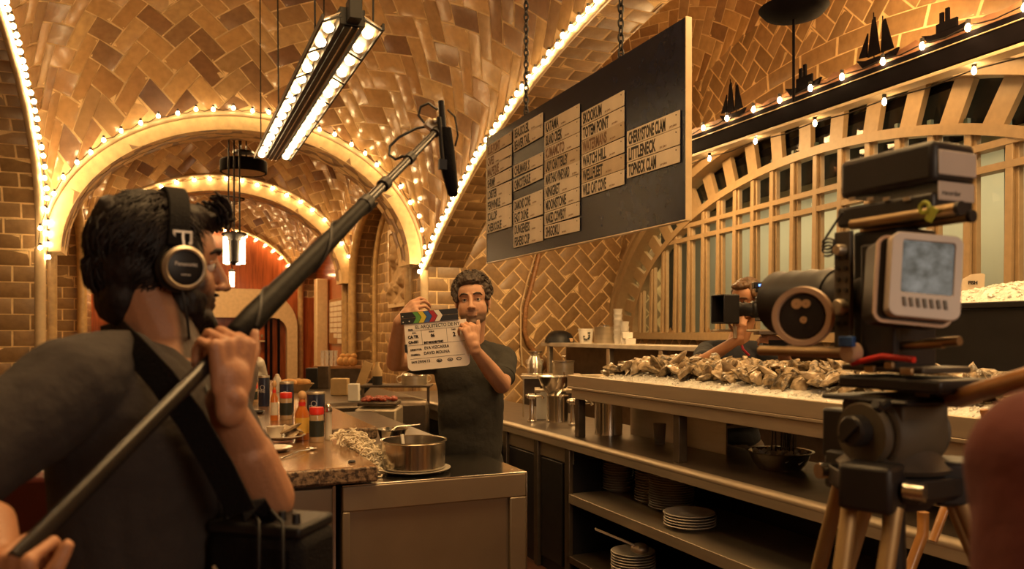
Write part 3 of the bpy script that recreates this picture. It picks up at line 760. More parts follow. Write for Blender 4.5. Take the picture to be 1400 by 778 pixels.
# ---------------------------------------------------------------- things on the granite worktop
GT = 1.031
def jar(label, px, by_, r=.034, h=.165, group='red capped jars on the granite worktop'):
    q = WZ(px, by_, GT); t = thing('spice_jar', label, 'jar', (q.x, q.y, GT), -YAW, group)
    mb = MB(); mb.lathe([(.001, 0), (r*.97, 0), (r, .006), (r, h*.74), (r*.93, h*.79), (.001, h*.8)], n=24); mb.obj('jar_body', 'jar_glass', t)
    mb = MB(); mb.lathe([(r*1.012, h*.16), (r*1.014, h*.62)], n=24); mb.obj('jar_label', 'label_dark', t)
    mb = MB(); mb.lathe([(r*.96, h*.79), (r, h*.8), (r, h*.97), (r*.92, h), (.001, h)], n=24); mb.obj('cap', 'red_cap', t)
    return t
jar('nearest glass jar with red cap and dark label on the worktop', 433, 604)
jar('red-capped jar in front of the black can, second from the worktop end', 391, 573, .036, .16)
jar('red-capped jar left of the tall black can, further along the worktop', 346, 550, .034, .13)
jar('red-capped jar furthest along the worktop by the operator hand', 334, 541, .034, .15)
def can(label, px, d, r, h, band=True, m='navy_can'):
    q = W(px, 500, d); t = thing('can', label, 'can', (q.x, q.y, GT), -YAW, 'dark cans on the granite worktop')
    mb = MB(); mb.lathe([(.001, 0), (r, 0), (r, h-.012), (r*.93, h-.004), (r*.92, h), (.001, h)], n=28); mb.obj('body', m, t)
    mb = MB(); mb.lathe([(r*1.02, h-.014), (r*1.02, h-.006), (r*.95, h+.001)], n=28); mb.obj('rim', 'steel', t)
    if band:
        text('SEA\nSALT' if False else 'FINE', .03, frame((-.028, -r-.001, h*.45), (1, 0, 0), (0, 0, 1)), 'gold_text', t, 'lettering', sx=.8)
    mb = MB(); mb.torus((0, -r*.99, h*.62), .015, .0018, Matrix.Rotation(math.pi/2, 3, 'X'), 20, 5); mb.obj('emblem', 'gold_text', t)
    return t
can('large navy blue can behind the nearest red-capped jar', 432, 4.62, .052, .175)
can('black can standing behind the second red-capped jar', 392, 5.15, .045, .20, False)
can('tall slim black can in the middle of the row of condiments', 361, 5.6, .039, .215)
can('dark can furthest along the worktop beside the operator hand', 345, 6.7, .045, .19, False)
can('dark can partly hidden by the operator fingers', 329, 6.3, .05, .17, False)
def sauce(label, px, by_, r, h, m='sauce', lab='yellow_label'):
    q = WZ(px, by_, GT); t = thing('sauce_bottle', label, 'bottle', (q.x, q.y, GT), -YAW, 'sauce bottles on the granite worktop')
    mb = MB(); mb.lathe([(.001, 0), (r, .0), (r, h*.55), (r*.45, h*.70), (r*.42, h*.84), (.001, h*.84)], n=20); mb.obj('bottle_body', m, t)
    mb = MB(); mb.lathe([(r*1.02, h*.14), (r*1.02, h*.46)], n=20); mb.obj('bottle_label', lab, t)
    mb = MB(); mb.lathe([(r*.5, h*.70), (r*.52, h*.78)], n=16); mb.obj('neck_band', 'red_cap', t)
    mb = MB(); mb.ell((0, 0, h*.91), (r*.62, r*.62, h*.10)); mb.obj('wooden_cap', 'cork', t); return t
sauce('amber sauce bottle with round wooden cap beside the nearest jar', 413, 601, .034, .235)
sauce('slim hot sauce bottle with wooden cap left of the black can', 375, 575, .022, .235, 'sauce', 'white_china')
sauce('small bottle with wooden cap further along near the tall can', 349, 545, .022, .2, 'sauce', 'white_china')
sauce('distant wooden capped bottle by the operator hand', 336, 537, .025, .23, 'sauce', 'yellow_label')
q = WZ(449, 601, GT); t = thing('pepper_mill', 'slim white and chrome mill right of the nearest red-capped jar', 'mill', (q.x, q.y, GT))
mb = MB(); mb.lathe([(.001, 0), (.019, 0), (.02, .01), (.0165, .02), (.0165, .13), (.019, .135), (.001, .14)], n=20); mb.obj('body', 'white_china', t); mb = MB(); mb.lathe([(.019, .135), (.02, .15), (.012, .168), (.005, .176), (.001, .178)], n=20); mb.obj('cap', 'steel_bright', t)
def plate(label, px, y, r, z=GT, d=None, group=None, h=.02):
    q = WZ(px, y, z); t = thing('plate', label, 'plate', (q.x, q.y, z), 0, group)
    mb = MB(); mb.lathe([(.001, 0), (r*.6, 0), (r, h*.85), (r, h), (r*.95, h), (r*.6, .006), (.001, .006)], n=40); mb.obj('dish', 'white_china', t); return t, q
plate('white plate tucked under the snack plate, nearest the operator arm', 376, 617, .075)
t, q = plate('white snack plate with a cup and shells by the operator arm', 386, 604, .108, h=.022); t.location.z = GT+.012
tc = thing('paper_cup', 'small white ramekin on the snack plate', 'cup', (q.x-.035, q.y-.02, GT+.02))
mb = MB(); mb.lathe([(.001, 0), (.032, 0), (.04, .055), (.041, .057), (.037, .055), (.03, .006), (.001, .006)], n=24); mb.obj('cup', 'white_china', tc)
rnd = random.Random(4)
def oyster_mesh(mb, c, s, rot, rnd):
    """irregular oyster shell: cupped, ridged, pointed at the hinge"""
    nu, nv = 14, 4; vs = []; R = rot
    ph = rnd.random()*6
    for iv in range(nv+1):
        rr = iv/nv
        for iu in range(nu):
            a = 2*math.pi*iu/nu; k = 1+.12*math.sin(3*a+ph)+.07*math.sin(7*a+ph*2); x = rr*k*(.5+.08*math.cos(a))*math.cos(a)*1.45; y = rr*k*.42*math.sin(a)*(1-.25*math.cos(a))
            z = .16*(1-rr*rr)+.03*math.sin(iv*2.4+ph)+.02*math.sin(5*a)
            vs.append(Vector(c)+R @ (Vector((x, y, z))*s))
    for iu in range(nu):
        a = 2*math.pi*iu/nu; k = 1+.12*math.sin(3*a+ph)+.07*math.sin(7*a+ph*2); x = k*(.5+.08*math.cos(a))*math.cos(a)*1.4; y = k*.40*math.sin(a)*(1-.25*math.cos(a)); vs.append(Vector(c)+R @ (Vector((x, y, -.05))*s))
    vs.append(Vector(c)+R @ (Vector((0, 0, -.14))*s))
    fs = [(i*nu+j, i*nu+(j+1) % nu, (i+1)*nu+(j+1) % nu, (i+1)*nu+j) for i in range(nv+1) for j in range(nu)]+[((nv+1)*nu+j, (nv+1)*nu+(j+1) % nu, (nv+2)*nu) for j in range(nu)]
    mb.add(vs, fs)
def rrot(rnd, tilt=.7): return Matrix.Rotation(rnd.uniform(0, 6.28), 3, 'Z') @ Matrix.Rotation(rnd.uniform(-tilt, tilt), 3, 'X') @ Matrix.Rotation(rnd.uniform(-tilt, tilt), 3, 'Y')
mbs = []
for i in range(5):
    mb = MB(); oyster_mesh(mb, (0, 0, 0), .075, Matrix.Identity(3), rnd); mbs.append(mb.obj('oyster', 'shell' if i < 3 else 'shell_pearl', smooth=50))
for i in range(6):
    o = bpy.data.objects.new('oyster_shell', mbs[3+i % 2].data); COL.objects.link(o); o.location = (q.x+.01+rnd.uniform(-.01, .07), q.y+rnd.uniform(-.04, .05), GT+.035+.01*i*.6); o.rotation_euler = (rnd.uniform(-.5, .5), rnd.uniform(-.5, .5), rnd.uniform(0, 6)); tag(o, 'empty pearly shell heaped on the snack plate', 'shell', 'shells on the snack plate')
a = WZ(384, 628, GT); b = WZ(431, 614, GT); t = thing('teaspoon', 'steel teaspoon lying on the granite worktop near its end', 'spoon', (a.x, a.y, GT))
v = b-a; v.z = 0; mb = MB(); mb.tube([Vector((0, 0, .003)), v*.5+Vector((0, 0, .012)), v*.85+Vector((0, 0, .004))], .0035, n=6); mb.obj('handle', 'steel_bright', t); mb = MB(); mb.ell(v*.9+Vector((0, 0, .008)), (.026, .016, .007)); mb.obj('spoon_bowl', 'steel_bright', t)
q = WZ(481, 632, GT); mb = MB(); mb.lathe([(.001, .001), (.014, .0), (.016, .004), (.012, .008), (.001, .008)], n=16); tag(mb.obj('bottle_cap', 'black_metal', loc=(q.x, q.y, GT)), 'dark bottle cap on the worktop corner by the pan', 'cap')
for (px, y, lb) in ((345, 566, 'black ink-dark sunglasses folded on the worktop'),):
    q = WZ(348, 566, GT); t = thing('napkin_dish', 'small dark dish left of the amber sauce bottles', 'dish', (q.x, q.y, GT)); mb = MB(); mb.lathe([(.001, 0), (.05, 0), (.065, .018), (.06, .018), (.05, .006), (.001, .006)], n=24); mb.obj('dish', 'black_plastic', t)
q = WZ(379, 536, GT); t = thing('sugar_shaker', 'pale sugar shaker behind the row of cans', 'shaker', (q.x, q.y, GT)); mb = MB(); mb.lathe([(.001, 0), (.035, 0), (.035, .11), (.02, .14), (.001, .15)], n=20); mb.obj('body', 'white_china', t); mb = MB(); mb.lathe([(.021, .138), (.016, .155), (.001, .16)], n=16); mb.obj('cap', 'steel', t)
# bread basket
q = WZ(404, 535, GT); t = thing('bread_basket', 'shallow basket of tan bread behind the navy can', 'basket', (q.x, q.y, GT))
mb = MB(); mb.lathe([(.001, 0), (.1, 0), (.16, .07), (.155, .07), (.1, .01), (.001, .01)], n=28); mb.obj('basket', 'cardboard', t)
for i in range(6):
    a = i*1.05; mb = MB(); mb.ell((.08*math.cos(a), .08*math.sin(a), .08), (.07, .04, .03), Matrix.Rotation(a+.7, 3, 'Z')); tag(mb.obj('bread_roll', 'bread', loc=t.location), 'tan bread roll in the basket behind the navy can', 'bread', 'bread rolls in the basket')
for (px, d, w, h, m, lb) in ((360, 8.4, .16, .2, 'black_plastic', 'black box standing at the far end of the worktop'), ):
    pass
# ---------------------------------------------------------------- kitchen line between the counters
t = thing('steel_undercounter', 'dark steel worktable running behind the granite worktop', 'worktable', (1.08, 4.35, 0))
mb = MB(); mb.bb((0, 0, .88), (.42, 1.95, .92)); mb.obj('table_top', 'dark_steel', t, bevel=.005)
mb = MB(); mb.bb((.03, .03, 0), (.39, 1.92, .88)); mb.obj('body', 'black_metal', t)
for i in range(2): mb = MB(); mb.bb((.39, .1+i*.87, .1), (.405, .85+i*.87, .84)); dd = mb.obj('door', 'dark_steel', t, bevel=.004); mb = MB(); mb.tube([(.42, .2+i*.87, .7), (.42, .75+i*.87, .7)], .008, n=6); mb.obj('handle', 'steel', dd)
def box_thing(name, label, cat, p, dims, m, lid=None, group=None, rz=-YAW, part='box_body'):
    t = thing(name, label, cat, p, rz, group); mb = MB(); w, d, h = dims; mb.box((0, 0, h/2), dims); mb.obj(part, m, t, bevel=min(dims)*.05)
    if lid: mb = MB(); mb.box((0, 0, h+.006), (w*1.04, d*1.04, .012)); mb.obj('lid', lid, t, bevel=.002)
    return t
box_thing('steam_table', 'dark steel food warmer with a red filled tray beyond the slate', 'food warmer', W(519, 455, 6.6)*1-Vector((0, 0, 1.55-.0))+Vector((0, 0, -.0)), (.34, .4, .93), 'steel')
q = W(519, 548, 6.6); t = thing('food_tray', 'shallow tray of reddish food on the dark warmer', 'tray', (q.x, q.y, .945), -YAW)
mb = MB(); mb.box((0, 0, .02), (.32, .30, .035)); mb.obj('tray_body', 'dark_steel', t, bevel=.01)
mb = MB(); rnd = random.Random(8)
for i in range(60): mb.ell((rnd.uniform(-.13, .13), rnd.uniform(-.12, .12), .045+rnd.random()*.02), (.022, .018, .014), nu=8, nv=5)
f = mb.obj('red_food', 'food_red', smooth=60, parent=t); f['kind'] = 'stuff'
mb = MB(); mb.bb((-.2, -.005, 0), (.2, .3, .02)); 
t = thing('overshelf', 'dark overshelf carrying bottles and pots beyond the slate', 'shelf', W(540, 527, 7.2), -YAW)
mb.v = [(v[0]*1.6, v[1], v[2]-.02) for v in mb.v]; mb.obj('shelf_board', 'dark_steel', t, bevel=.004)
for x in (-.3, .3): mb = MB(); mb.bb((x-.012, .02, -1.05), (x+.012, .045, -.02)); mb.obj('post', 'dark_steel', t)
def onshelf(px, py, d, fn): pass
q = W(516, 526, 7.3); t = thing('dark_bottle', 'dark liquid bottle with a pale neck on the overshelf', 'bottle', (q.x, q.y, q.z)); mb = MB(); mb.lathe([(.001, 0), (.045, 0), (.045, .08)], n=20, cap=True); mb.obj('liquid', 'ink', t); mb = MB(); mb.lathe([(.045, .08), (.045, .13), (.02, .17), (.018, .21), (.001, .21)], n=20); mb.obj('neck', 'cardboard', t)
q = W(566, 527, 7.35); t = thing('stock_pot', 'steel pot with domed lid and loop handles half behind the slate man', 'pot', (q.x, q.y, q.z)); mb = MB(); mb.lathe([(.001, 0), (.12, 0), (.12, .09), (.125, .095)], n=28); mb.obj('pot', 'steel', t); mb = MB(); mb.lathe([(.125, .095), (.11, .12), (.05, .145), (.001, .15)], n=28); mb.torus((0, 0, .155), .015, .005, Matrix.Rotation(math.pi/2, 3, 'X')); mb.obj('lid', 'steel_bright', t); mb = MB()
for s in (-1, 1): mb.torus((s*.135, 0, .06), .03, .006, Matrix.Rotation(math.pi/2, 3, 'X'))
mb.obj('handle', 'steel', t)
box_thing('prep_table', 'steel prep table behind the granite worktop carrying boxes', 'table', (1.65, 8.05, 0), (1.0, 2.55, .95), 'dark_steel', rz=0)
# cardboard boxes, card holder, box stack at the far end of the worktop
box_thing('cardboard_box', 'open tan cardboard box behind the granite worktop', 'box', WZ(465, 540, .951), (.16, .12, .16), 'cardboard')
box_thing('paper_cup', 'white paper tub right of the tan cardboard box', 'tub', WZ(484, 548, .951), (.09, .09, .15), 'paper')
t = box_thing('card_machine', 'dark tilted card reader in front of a tan folder', 'card reader', WZ(492, 540, .951), (.05, .03, .24), 'black_plastic'); t.rotation_euler = (0, .75, -YAW)
t = box_thing('paper_folder', 'tan folder leaning up behind the tilted card reader', 'folder', WZ(489, 536, .951), (.09, .02, .32), 'cardboard'); t.rotation_euler = (0, .35, -YAW)
box_thing('speaker_box', 'dark box standing on the far end of the worktop', 'box', WZ(428, 531, .951), (.13, .13, .22), 'black_plastic')
box_thing('menu_rack', 'grey ribbed rack right of the dark box on the worktop end', 'rack', WZ(443, 531, .951), (.12, .1, .24), 'dark_steel')
# side shelf under the far board with cups and bread bags
q = W(462, 500, 12.2); t = thing('side_shelf', 'dark shelf with white cups below the distant board', 'shelf', (q.x, q.y, 0), -YAW)
mb = MB(); mb.bb((-.35, -.15, q.z-.04), (.42, .15, q.z)); mb.obj('shelf_board', 'wood', t); mb = MB(); mb.bb((-.33, -.13, 0), (.40, .13, q.z-.04)); mb.obj('body', 'dark_steel', t)
for i, px in enumerate((441, 447, 453, 459)):
    u = W(px, 500, 12.2)
    for k in range(3):
        mb = MB(); mb.lathe([(.001, 0), (.025, 0), (.032, .075), (.034, .078), (.03, .075), (.001, .01)], n=14)
        tag(mb.obj('paper_cup', 'paper', loc=(u.x, u.y, q.z+k*.078)), 'white cup in the short stacks under the distant board', 'cup', 'white cups under the distant board')
for i, px in enumerate((467, 474, 482)):
    u = W(px, 500, 12.15); mb = MB(); mb.ell((0, 0, .07), (.075, .06, .075)); mb.ell((.02, 0, .15), (.05, .04, .04))
    tag(mb.obj('bread_bag', 'bread', loc=(u.x, u.y, q.z)), ('tan bag right beside the white cups', 'tan bag in the middle below the distant board', 'tan bag at the right end of the cup shelf')[i], 'bag')
# distant framed board on the red side wall
bd = thing('distant_board', 'wood framed board with rows of cream cards on the red side wall', 'menu board', (XR+.31, 17.05, H+.25))
mb = MB(); mb.bb((-.03, -1.2, -.5), (.0, 1.2, .5)); mb.obj('frame', 'wood', bd, bevel=.01)
for c in range(5):
    for r in range(8):
        if (c, r) in ((0, 6), (0, 7), (1, 7), (4, 6), (4, 7)): continue
        mb = MB(); y = 1.08-c*.44; z = .44-r*.118; mb.bb((-.036, y-.41, z-.095), (-.03, y, z)); mb.obj('card', 'placard', bd)
# carved relief panel of the second bay
rl = thing('relief_panel', 'carved plaster relief with figures inside the tiled niche', 'relief', (XR+.30, 12.2, 2.02))
mb = MB(); n = 46; vs = []; 
for i in range(n+1):
    for j in range(n+1):
        y = -.55+1.1*i/n; z = 1.15*j/n; h = max(0, noise.noise(Vector((y*6, z*6, 1.3)))+.35*noise.noise(Vector((y*15, z*15, 4))))*.16; vs.append((-h-.02, y, z))
mb.add(vs, [(i*(n+1)+j, i*(n+1)+j+1, (i+1)*(n+1)+j+1, (i+1)*(n+1)+j) for i in range(n) for j in range(n)]); mb.obj('carving', 'plaster', rl, smooth=60)
mb = MB()
for a, b in (((-.06, -.62, -.06), (0, .62, 0)), ((-.06, -.62, 1.15), (0, .62, 1.22)), ((-.06, -.62, 0), (0, -.55, 1.15)), ((-.06, .55, 0), (0, .62, 1.15))): mb.bb(a, b)
mb.obj('frame', 'cream_moulding', rl)
# back bar on the end wall
bb_ = thing('back_bar', 'cream arched bar cupboard with glass shelves against the red end wall', 'bar cupboard', (0, 20.2, 0))
def rr(x0, x1, z0, z1, r, n=10):
    return [(x0, z0)]+[(x0+r-r*math.cos(math.pi/2*i/n), z1-r+r*math.sin(math.pi/2*i/n)) for i in range(n+1)]+[(x1-r+r*math.sin(math.pi/2*i/n), z1-r+r*math.cos(math.pi/2*i/n)) for i in range(n+1)]+[(x1, z0)]
o1 = rr(-1.25, 2.95, 0, 2.62, .95); i1 = rr(-1.05, 2.7, 0, 1.92, .35)
mb = MB(); n = len(o1); vs = [(x, y, z) for y in (0, .38) for x, z in o1]+[(x, y, z) for y in (0, .38) for x, z in i1]
fs = []
for i in range(n-1): fs += [(i, i+1, 2*n+i+1, 2*n+i), (n+i+1, n+i, 3*n+i, 3*n+i+1), (i+1, i, n+i, n+i+1), (2*n+i, 2*n+i+1, 3*n+i+1, 3*n+i)]
mb.add(vs, fs); mb.obj('surround', 'cream_moulding', bb_, smooth=40)
mb = MB(); mb.bb((-1.1, .3, 0), (2.75, .37, 2.0)); mb.obj('back_panel', 'red_panel', bb_)
for z in (.66, 1.36): mb = MB(); mb.bb((-1.05, .02, z-.03), (2.2, .3, z)); mb.obj('shelf', 'cream_moulding', bb_)
mb = MB()
for x in (2.2, 2.32, 2.5): mb.bb((x-.03, .0, 0), (x+.03, .08, 1.9))
mb.obj('post', 'dark_paint', bb_)
gl = None
for z in (.66, 1.36):
    for i in range(14):
        x = .75+i*.105
        if gl is None:
            mb = MB(); mb.lathe([(.03, 0), (.006, .008), (.006, .06), (.035, .09), (.04, .15)], n=12); gl = mb.obj('wine_glass', 'clear'); g = gl
        else: g = bpy.data.objects.new('wine_glass', gl.data); COL.objects.link(g)
        g.location = (x, 20.35, z); tag(g, ('stemmed glass on the lower shelf of the back bar' if z < 1 else 'stemmed glass on the upper shelf of the back bar'), 'glass', 'glasses on the lower back bar shelf' if z < 1 else 'glasses on the upper back bar shelf')
mat('red_light', (.8, .02, .05), .4, emit=(1, .05, .12), es=3)
q = W(307, 437, 19.9); mb = MB(); mb.box((0, 0, 0), (.2, .03, .06)); mb.obj('red_light_strip', 'red_light', bb_, loc=q-bb_.location)
# ---------------------------------------------------------------- right steel counter
CX = 2.25; CZ = .90
rc = thing('serving_counter', 'long steel counter with rolled front edge and open plate shelf', 'counter', (CX, 0, 0))
mb = MB(); mb.bb((0.02, 1.2, CZ-.02), (.72, 8.5, CZ)); mb.obj('counter_top', 'dark_steel', rc)
mb = MB(); mb.tube([(.02, 1.2, CZ-.02), (.02, 8.5, CZ-.02)], .026, n=12); mb.bb((-.004, 1.2, CZ-.065), (.02, 8.5, CZ-.02)); mb.obj('rolled_edge', 'steel', rc, smooth=50)
mb = MB(); mb.bb((.03, 4.32, 0), (.70, 8.5, CZ-.14)); mb.obj('base_cabinet', 'black_metal', rc)
mb = MB(); mb.bb((.02, 4.3, CZ-.16), (.035, 8.5, CZ-.045)); mb.obj('fascia', 'cabinet_steel', rc)
for y0, y1 in ((4.42, 4.72), (4.80, 5.25), (5.32, 5.9)):
    mb = MB(); mb.bb((.012, y0, .08), (.03, y1, CZ-.17)); mb.obj('door', 'black_metal', rc, bevel=.004)
mb = MB(); 
for y in (4.30, 4.75, 5.28): mb = MB(); mb.bb((.0, y, 0), (.03, y+.06, CZ-.05)); mb.obj('upright', 'dark_steel', rc, bevel=.004)
mb = MB(); mb.bb((.02, 1.2, .54), (.6, 4.32, .56)); mb.bb((.0, 1.2, .505), (.02, 4.32, .562)); mb.obj('plate_shelf', 'steel', rc, bevel=.003)
mb = MB(); mb.bb((.02, 1.2, .16), (.6, 4.32, .18)); mb.bb((.0, 1.2, .14), (.02, 4.32, .182)); mb.obj('bottom_shelf', 'dark_steel', rc, bevel=.003)
mb = MB(); mb.bb((.6, 1.2, 0), (.62, 4.32, CZ-.03)); mb.obj('back_panel', 'black_metal', rc)
# louvred vent by the counter end
t = thing('floor_vent', 'small louvred metal vent between the slate man and the counter', 'vent', (2.20, 5.45, .42)); mb = MB()
for i in range(6): mb.beam((-.0, -.14, .05*i), (-.0, .14, .05*i), .012, .022)
mb.obj('louvres', 'steel', t); mb = MB(); mb.bb((.004, -.16, -.03), (.015, .16, .29)); mb.obj('frame', 'black_metal', t)
# plates
def stack(px, y, r, n, pitch, what, grp, z=.56, oval=1.):
    q = WZ(px, y, z); me = None
    for i in range(n):
        if me is None:
            mb = MB(); mb.lathe([(.001, 0), (r*.55, 0), (r*.62, .004), (r*.97, pitch*1.3+.004), (r, pitch*1.3+.006), (r*.96, pitch*1.3+.009), (r*.6, .008), (.001, .007)], n=36); o = mb.obj('plate', 'white_china', smooth=50); me = o.data
        else: o = bpy.data.objects.new('plate', me); COL.objects.link(o)
        o.location = (q.x+random.uniform(-.002, .002), q.y+random.uniform(-.002, .002), z+.001+i*pitch); o.scale = (1, oval, 1)
        lab = f'white plate in {what}' 
        if i == n-1: lab = f'topmost white plate of {what}'
        tag(o, lab, 'plate', grp) if i < n-1 else tag(o, lab, 'plate', grp)
stack(845, 672, .098, 17, .0155, 'the tall stack at the far left end of the counter shelf', 'plates in the far stack')
stack(890, 688, .095, 14, .0155, 'the stack half hidden between the two tall stacks', 'plates in the hidden middle stack')
stack(918, 697, .128, 18, .0135, 'the wide tall stack in the middle of the counter shelf', 'plates in the wide stack')
stack(943, 722, .132, 5, .014, 'the low stack nearest the camera on the counter shelf', 'plates in the low stack')
stack(866, 790, .125, 9, .0155, 'the stack on the bottom shelf', 'plates in the bottom shelf stack', z=.182)
q = WZ(838, 742, .42); t = thing('ladle', 'steel ladle leaning on the bottom plate stack', 'ladle', (q.x, q.y, .40)); mb = MB(); mb.beam((-.08, .05, .09), (.12, -.02, .0), .03, .008); mb.obj('handle', 'steel', t); mb = MB(); mb.ell((.15, -.03, -.02), (.05, .05, .03)); mb.obj('ladle_bowl', 'steel', t)
# kettles, taps
def kettle(label, px, d, r, h, br, bh, lift):
    q = W(px, 500, d); t = thing('steam_kettle', label, 'kettle', (q.x, q.y, CZ), -YAW, 'steam kettles on the counter')
    mb = MB(); mb.lathe([(.001, 0), (r, 0), (r, .01), (r*.98, .02), (r*.98, h), (r*1.04, h+.006), (r*.95, h+.004), (.001, h-.02)], n=32); mb.obj('pot', 'steel_bright', t)
    mb = MB(); mb.lathe([(.03, 0), (br*.45, bh*.15), (br*.8, bh*.6), (br*.95, bh*.97), (br*1.06, bh), (br*1.06, bh+.004), (br*.9, bh*.97), (br*.4, bh*.2), (.001, .01)], (lift[0], lift[1], h+lift[2]), 36); mb.obj('tilting_bowl', 'steel_bright', t)
    mb = MB(); mb.tube([(lift[0]-br, lift[1], h+bh*.3+lift[2]), (lift[0]+br, lift[1], h+bh*.3+lift[2])], .012, n=8); mb.lathe([(.001, -.02), (.022, -.02), (.022, .02), (.001, .02)], (lift[0]+br, lift[1], h+bh*.3+lift[2]), 12, Matrix.Rotation(math.pi/2, 3, 'Y')); mb.lathe([(.001, -.02), (.022, -.02), (.022, .02), (.001, .02)], (lift[0]-br, lift[1], h+bh*.3+lift[2]), 12, Matrix.Rotation(math.pi/2, 3, 'Y')); mb.obj('pivot', 'steel', t)
kettle('steam kettle with funnel bowl further left on the steel counter', 762, 5.75, .08, .19, .115, .14, (-.03, 0, .0))
kettle('steam kettle over the tall pot next to the oyster display leg', 832, 5.05, .09, .235, .115, .13, (-.035, .06, -.0))
def tap(label, px, d, h):
    q = W(px, 500, d); t = thing('steam_tap', label, 'tap', (q.x, q.y, CZ), -YAW, 'taps on the counter')
    mb = MB(); mb.lathe([(.001, .012), (.035, .012), (.035, 0), (.018, .03), (.018, h)], n=18); mb.obj('pillar', 'steel_bright', t)
    mb = MB(); mb.lathe([(.001, -.025), (.024, -.02), (.024, .02), (.001, .025)], (0, 0, h+.015), 14, Matrix.Rotation(math.pi/2, 3, 'Y')); mb.tube([(0, 0, h+.015), (.07, 0, h+.02), (.085, 0, h-.0)], .011, n=8); mb.ell((-.03, 0, h+.02), (.016, .016, .016)); mb.obj('valve', 'steel_bright', t)
tap('chrome steam tap at the left end of the counter beside the man', 727, 5.75, .17)
tap('chrome steam tap between the two kettles', 792, 5.15, .18)
tap('thin chrome tap pillar right beside the first kettle', 783, 5.55, .15)
q = W(741, 575, 5.95); mb = MB(); mb.box((0, 0, .105), (.085, .004, .21)); tag(mb.obj('paper_notice', 'paper', loc=(q.x, q.y, CZ), rz=-YAW), 'white sheet of paper standing behind the left chrome tap', 'paper')
q = W(742, 514, 6.1); t = thing('kettle_rail', 'thin steel rail above the left kettle', 'rail', q, -YAW); mb = MB(); mb.tube([(-.17, 0, 0), (.15, 0, -.01), (.165, 0, 0), (.165, 0, .03)], .007, n=6); mb.obj('rail', 'steel_bright', t); mb = MB(); mb.tube([(-.15, 0, 0), (-.15, 0, CZ-q.z)], .006, n=6); mb.obj('post', 'steel', t)
# low shelf with milk can
q = W(745, 512, 7.6); t = thing('side_shelf', 'low steel shelf against the tiled wall holding the milk can', 'shelf', (q.x, q.y, 0), -YAW)
mb = MB(); mb.bb((-.22, -.2, q.z-.03), (.35, .2, q.z)); mb.obj('shelf_board', 'steel', t); mb = MB(); mb.bb((-.20, -.05, 0), (.33, .18, q.z-.03)); mb.obj('body', 'dark_steel', t); zz = q.z
def churn(label, px, d, r, h):
    u = W(px, 500, d); t = thing('milk_can', label, 'can', (u.x, u.y, zz)); mb = MB(); mb.lathe([(.001, 0), (r, 0), (r*1.05, .01), (r, .02), (r, h*.55), (r*.62, h*.75), (r*.6, h*.88), (r*.95, h*.95), (r*.95, h), (.001, h)], n=28); mb.obj('can_body', 'steel_bright', t)
    mb = MB()
    for s in (-1, 1): mb.torus((s*r*.95, 0, h*.55), .02, .004, Matrix.Rotation(math.pi/2, 3, 'X'))
    mb.obj('handle', 'steel', t)
churn('small steel milk can against the tiled wall right of the man', 731, 7.6, .075, .225)
u = W(770, 512, 7.5); t = thing('stock_pot', 'steel pot on the low shelf right of the milk can', 'pot', (u.x, u.y, zz)); mb = MB(); mb.lathe([(.001, 0), (.10, 0), (.10, .12), (.11, .125), (.001, .13)], n=28); mb.obj('pot', 'steel', t); mb = MB(); mb.lathe([(.112, .125), (.112, .135), (.001, .14)], n=28); mb.tube([(-.01, 0, .14), (-.01, 0, .18), (.02, 0, .18), (.02, 0, .14)], .006, n=6); mb.obj('lid', 'steel_bright', t)
# high service shelf along the window
t = thing('service_shelf', 'long high service shelf below the arched window', 'shelf', (4.6, 0, 0))
SZ = 1.42
mb = MB(); mb.bb((0, 3.2, SZ-.05), (.45, 9.6, SZ)); mb.obj('shelf_board', 'marble', t, bevel=.006)
for px in (751, 833, 905, 990):
    y = 4.63/ratio(px); mb = MB(); mb.bb((.01, y-.035, 0), (.07, y+.035, SZ-.05)); mb.obj('post', 'steel', t, bevel=.004)
mb = MB(); mb.bb((.38, 3.2, .3), (.42, 9.6, SZ-.05)); mb.obj('back_panel', 'dark_steel', t)
mb = MB(); mb.bb((.02, 3.2, .98), (.4, 9.6, 1.0)); mb.obj('lower_shelf', 'dark_steel', t)
def shpos(px): y = 4.78/ratio(px); return Vector((4.78, y, SZ))
p = shpos(765); t = thing('toaster', 'black rounded bread bin at the left end of the high service shelf', 'bread bin', p, -YAW)
mb = MB(); mb.lathe([(.001, .16), (.08, .155), (.15, .12), (.19, .05), (.20, 0), (.001, 0)], n=30); mb.obj('bin_body', 'black_plastic', t); mb = MB(); mb.box((.13, -.13, .035), (.08, .03, .05)); mb.obj('badge', 'cork', t, bevel=.006)
p = shpos(801); t = thing('paper_tub', 'white printed tub on the service shelf between the bread bin and steel canister', 'tub', p, -YAW); mb = MB(); mb.lathe([(.001, 0), (.075, 0), (.095, .165), (.10, .17), (.10, .18), (.001, .18)], n=28); mb.obj('tub_body', 'paper', t)
mb = MB()
for i in range(9): mb.box((random.uniform(-.04, .04), -.088, random.uniform(.04, .13)), (.022, .006, .018))
mb.obj('printed_pattern', 'label_dark', t)
p = shpos(826); t = thing('steel_canister', 'tall steel canister on the service shelf right of the printed tub', 'canister', p); mb = MB(); mb.lathe([(.001, 0), (.12, 0), (.12, .19), (.125, .2), (.001, .205)], n=30); mb.obj('canister_body', 'steel', t); mb = MB(); mb.lathe([(.001, .2), (.06, .2), (.06, .22), (.001, .225)], n=20); mb.obj('lid', 'steel_bright', t)
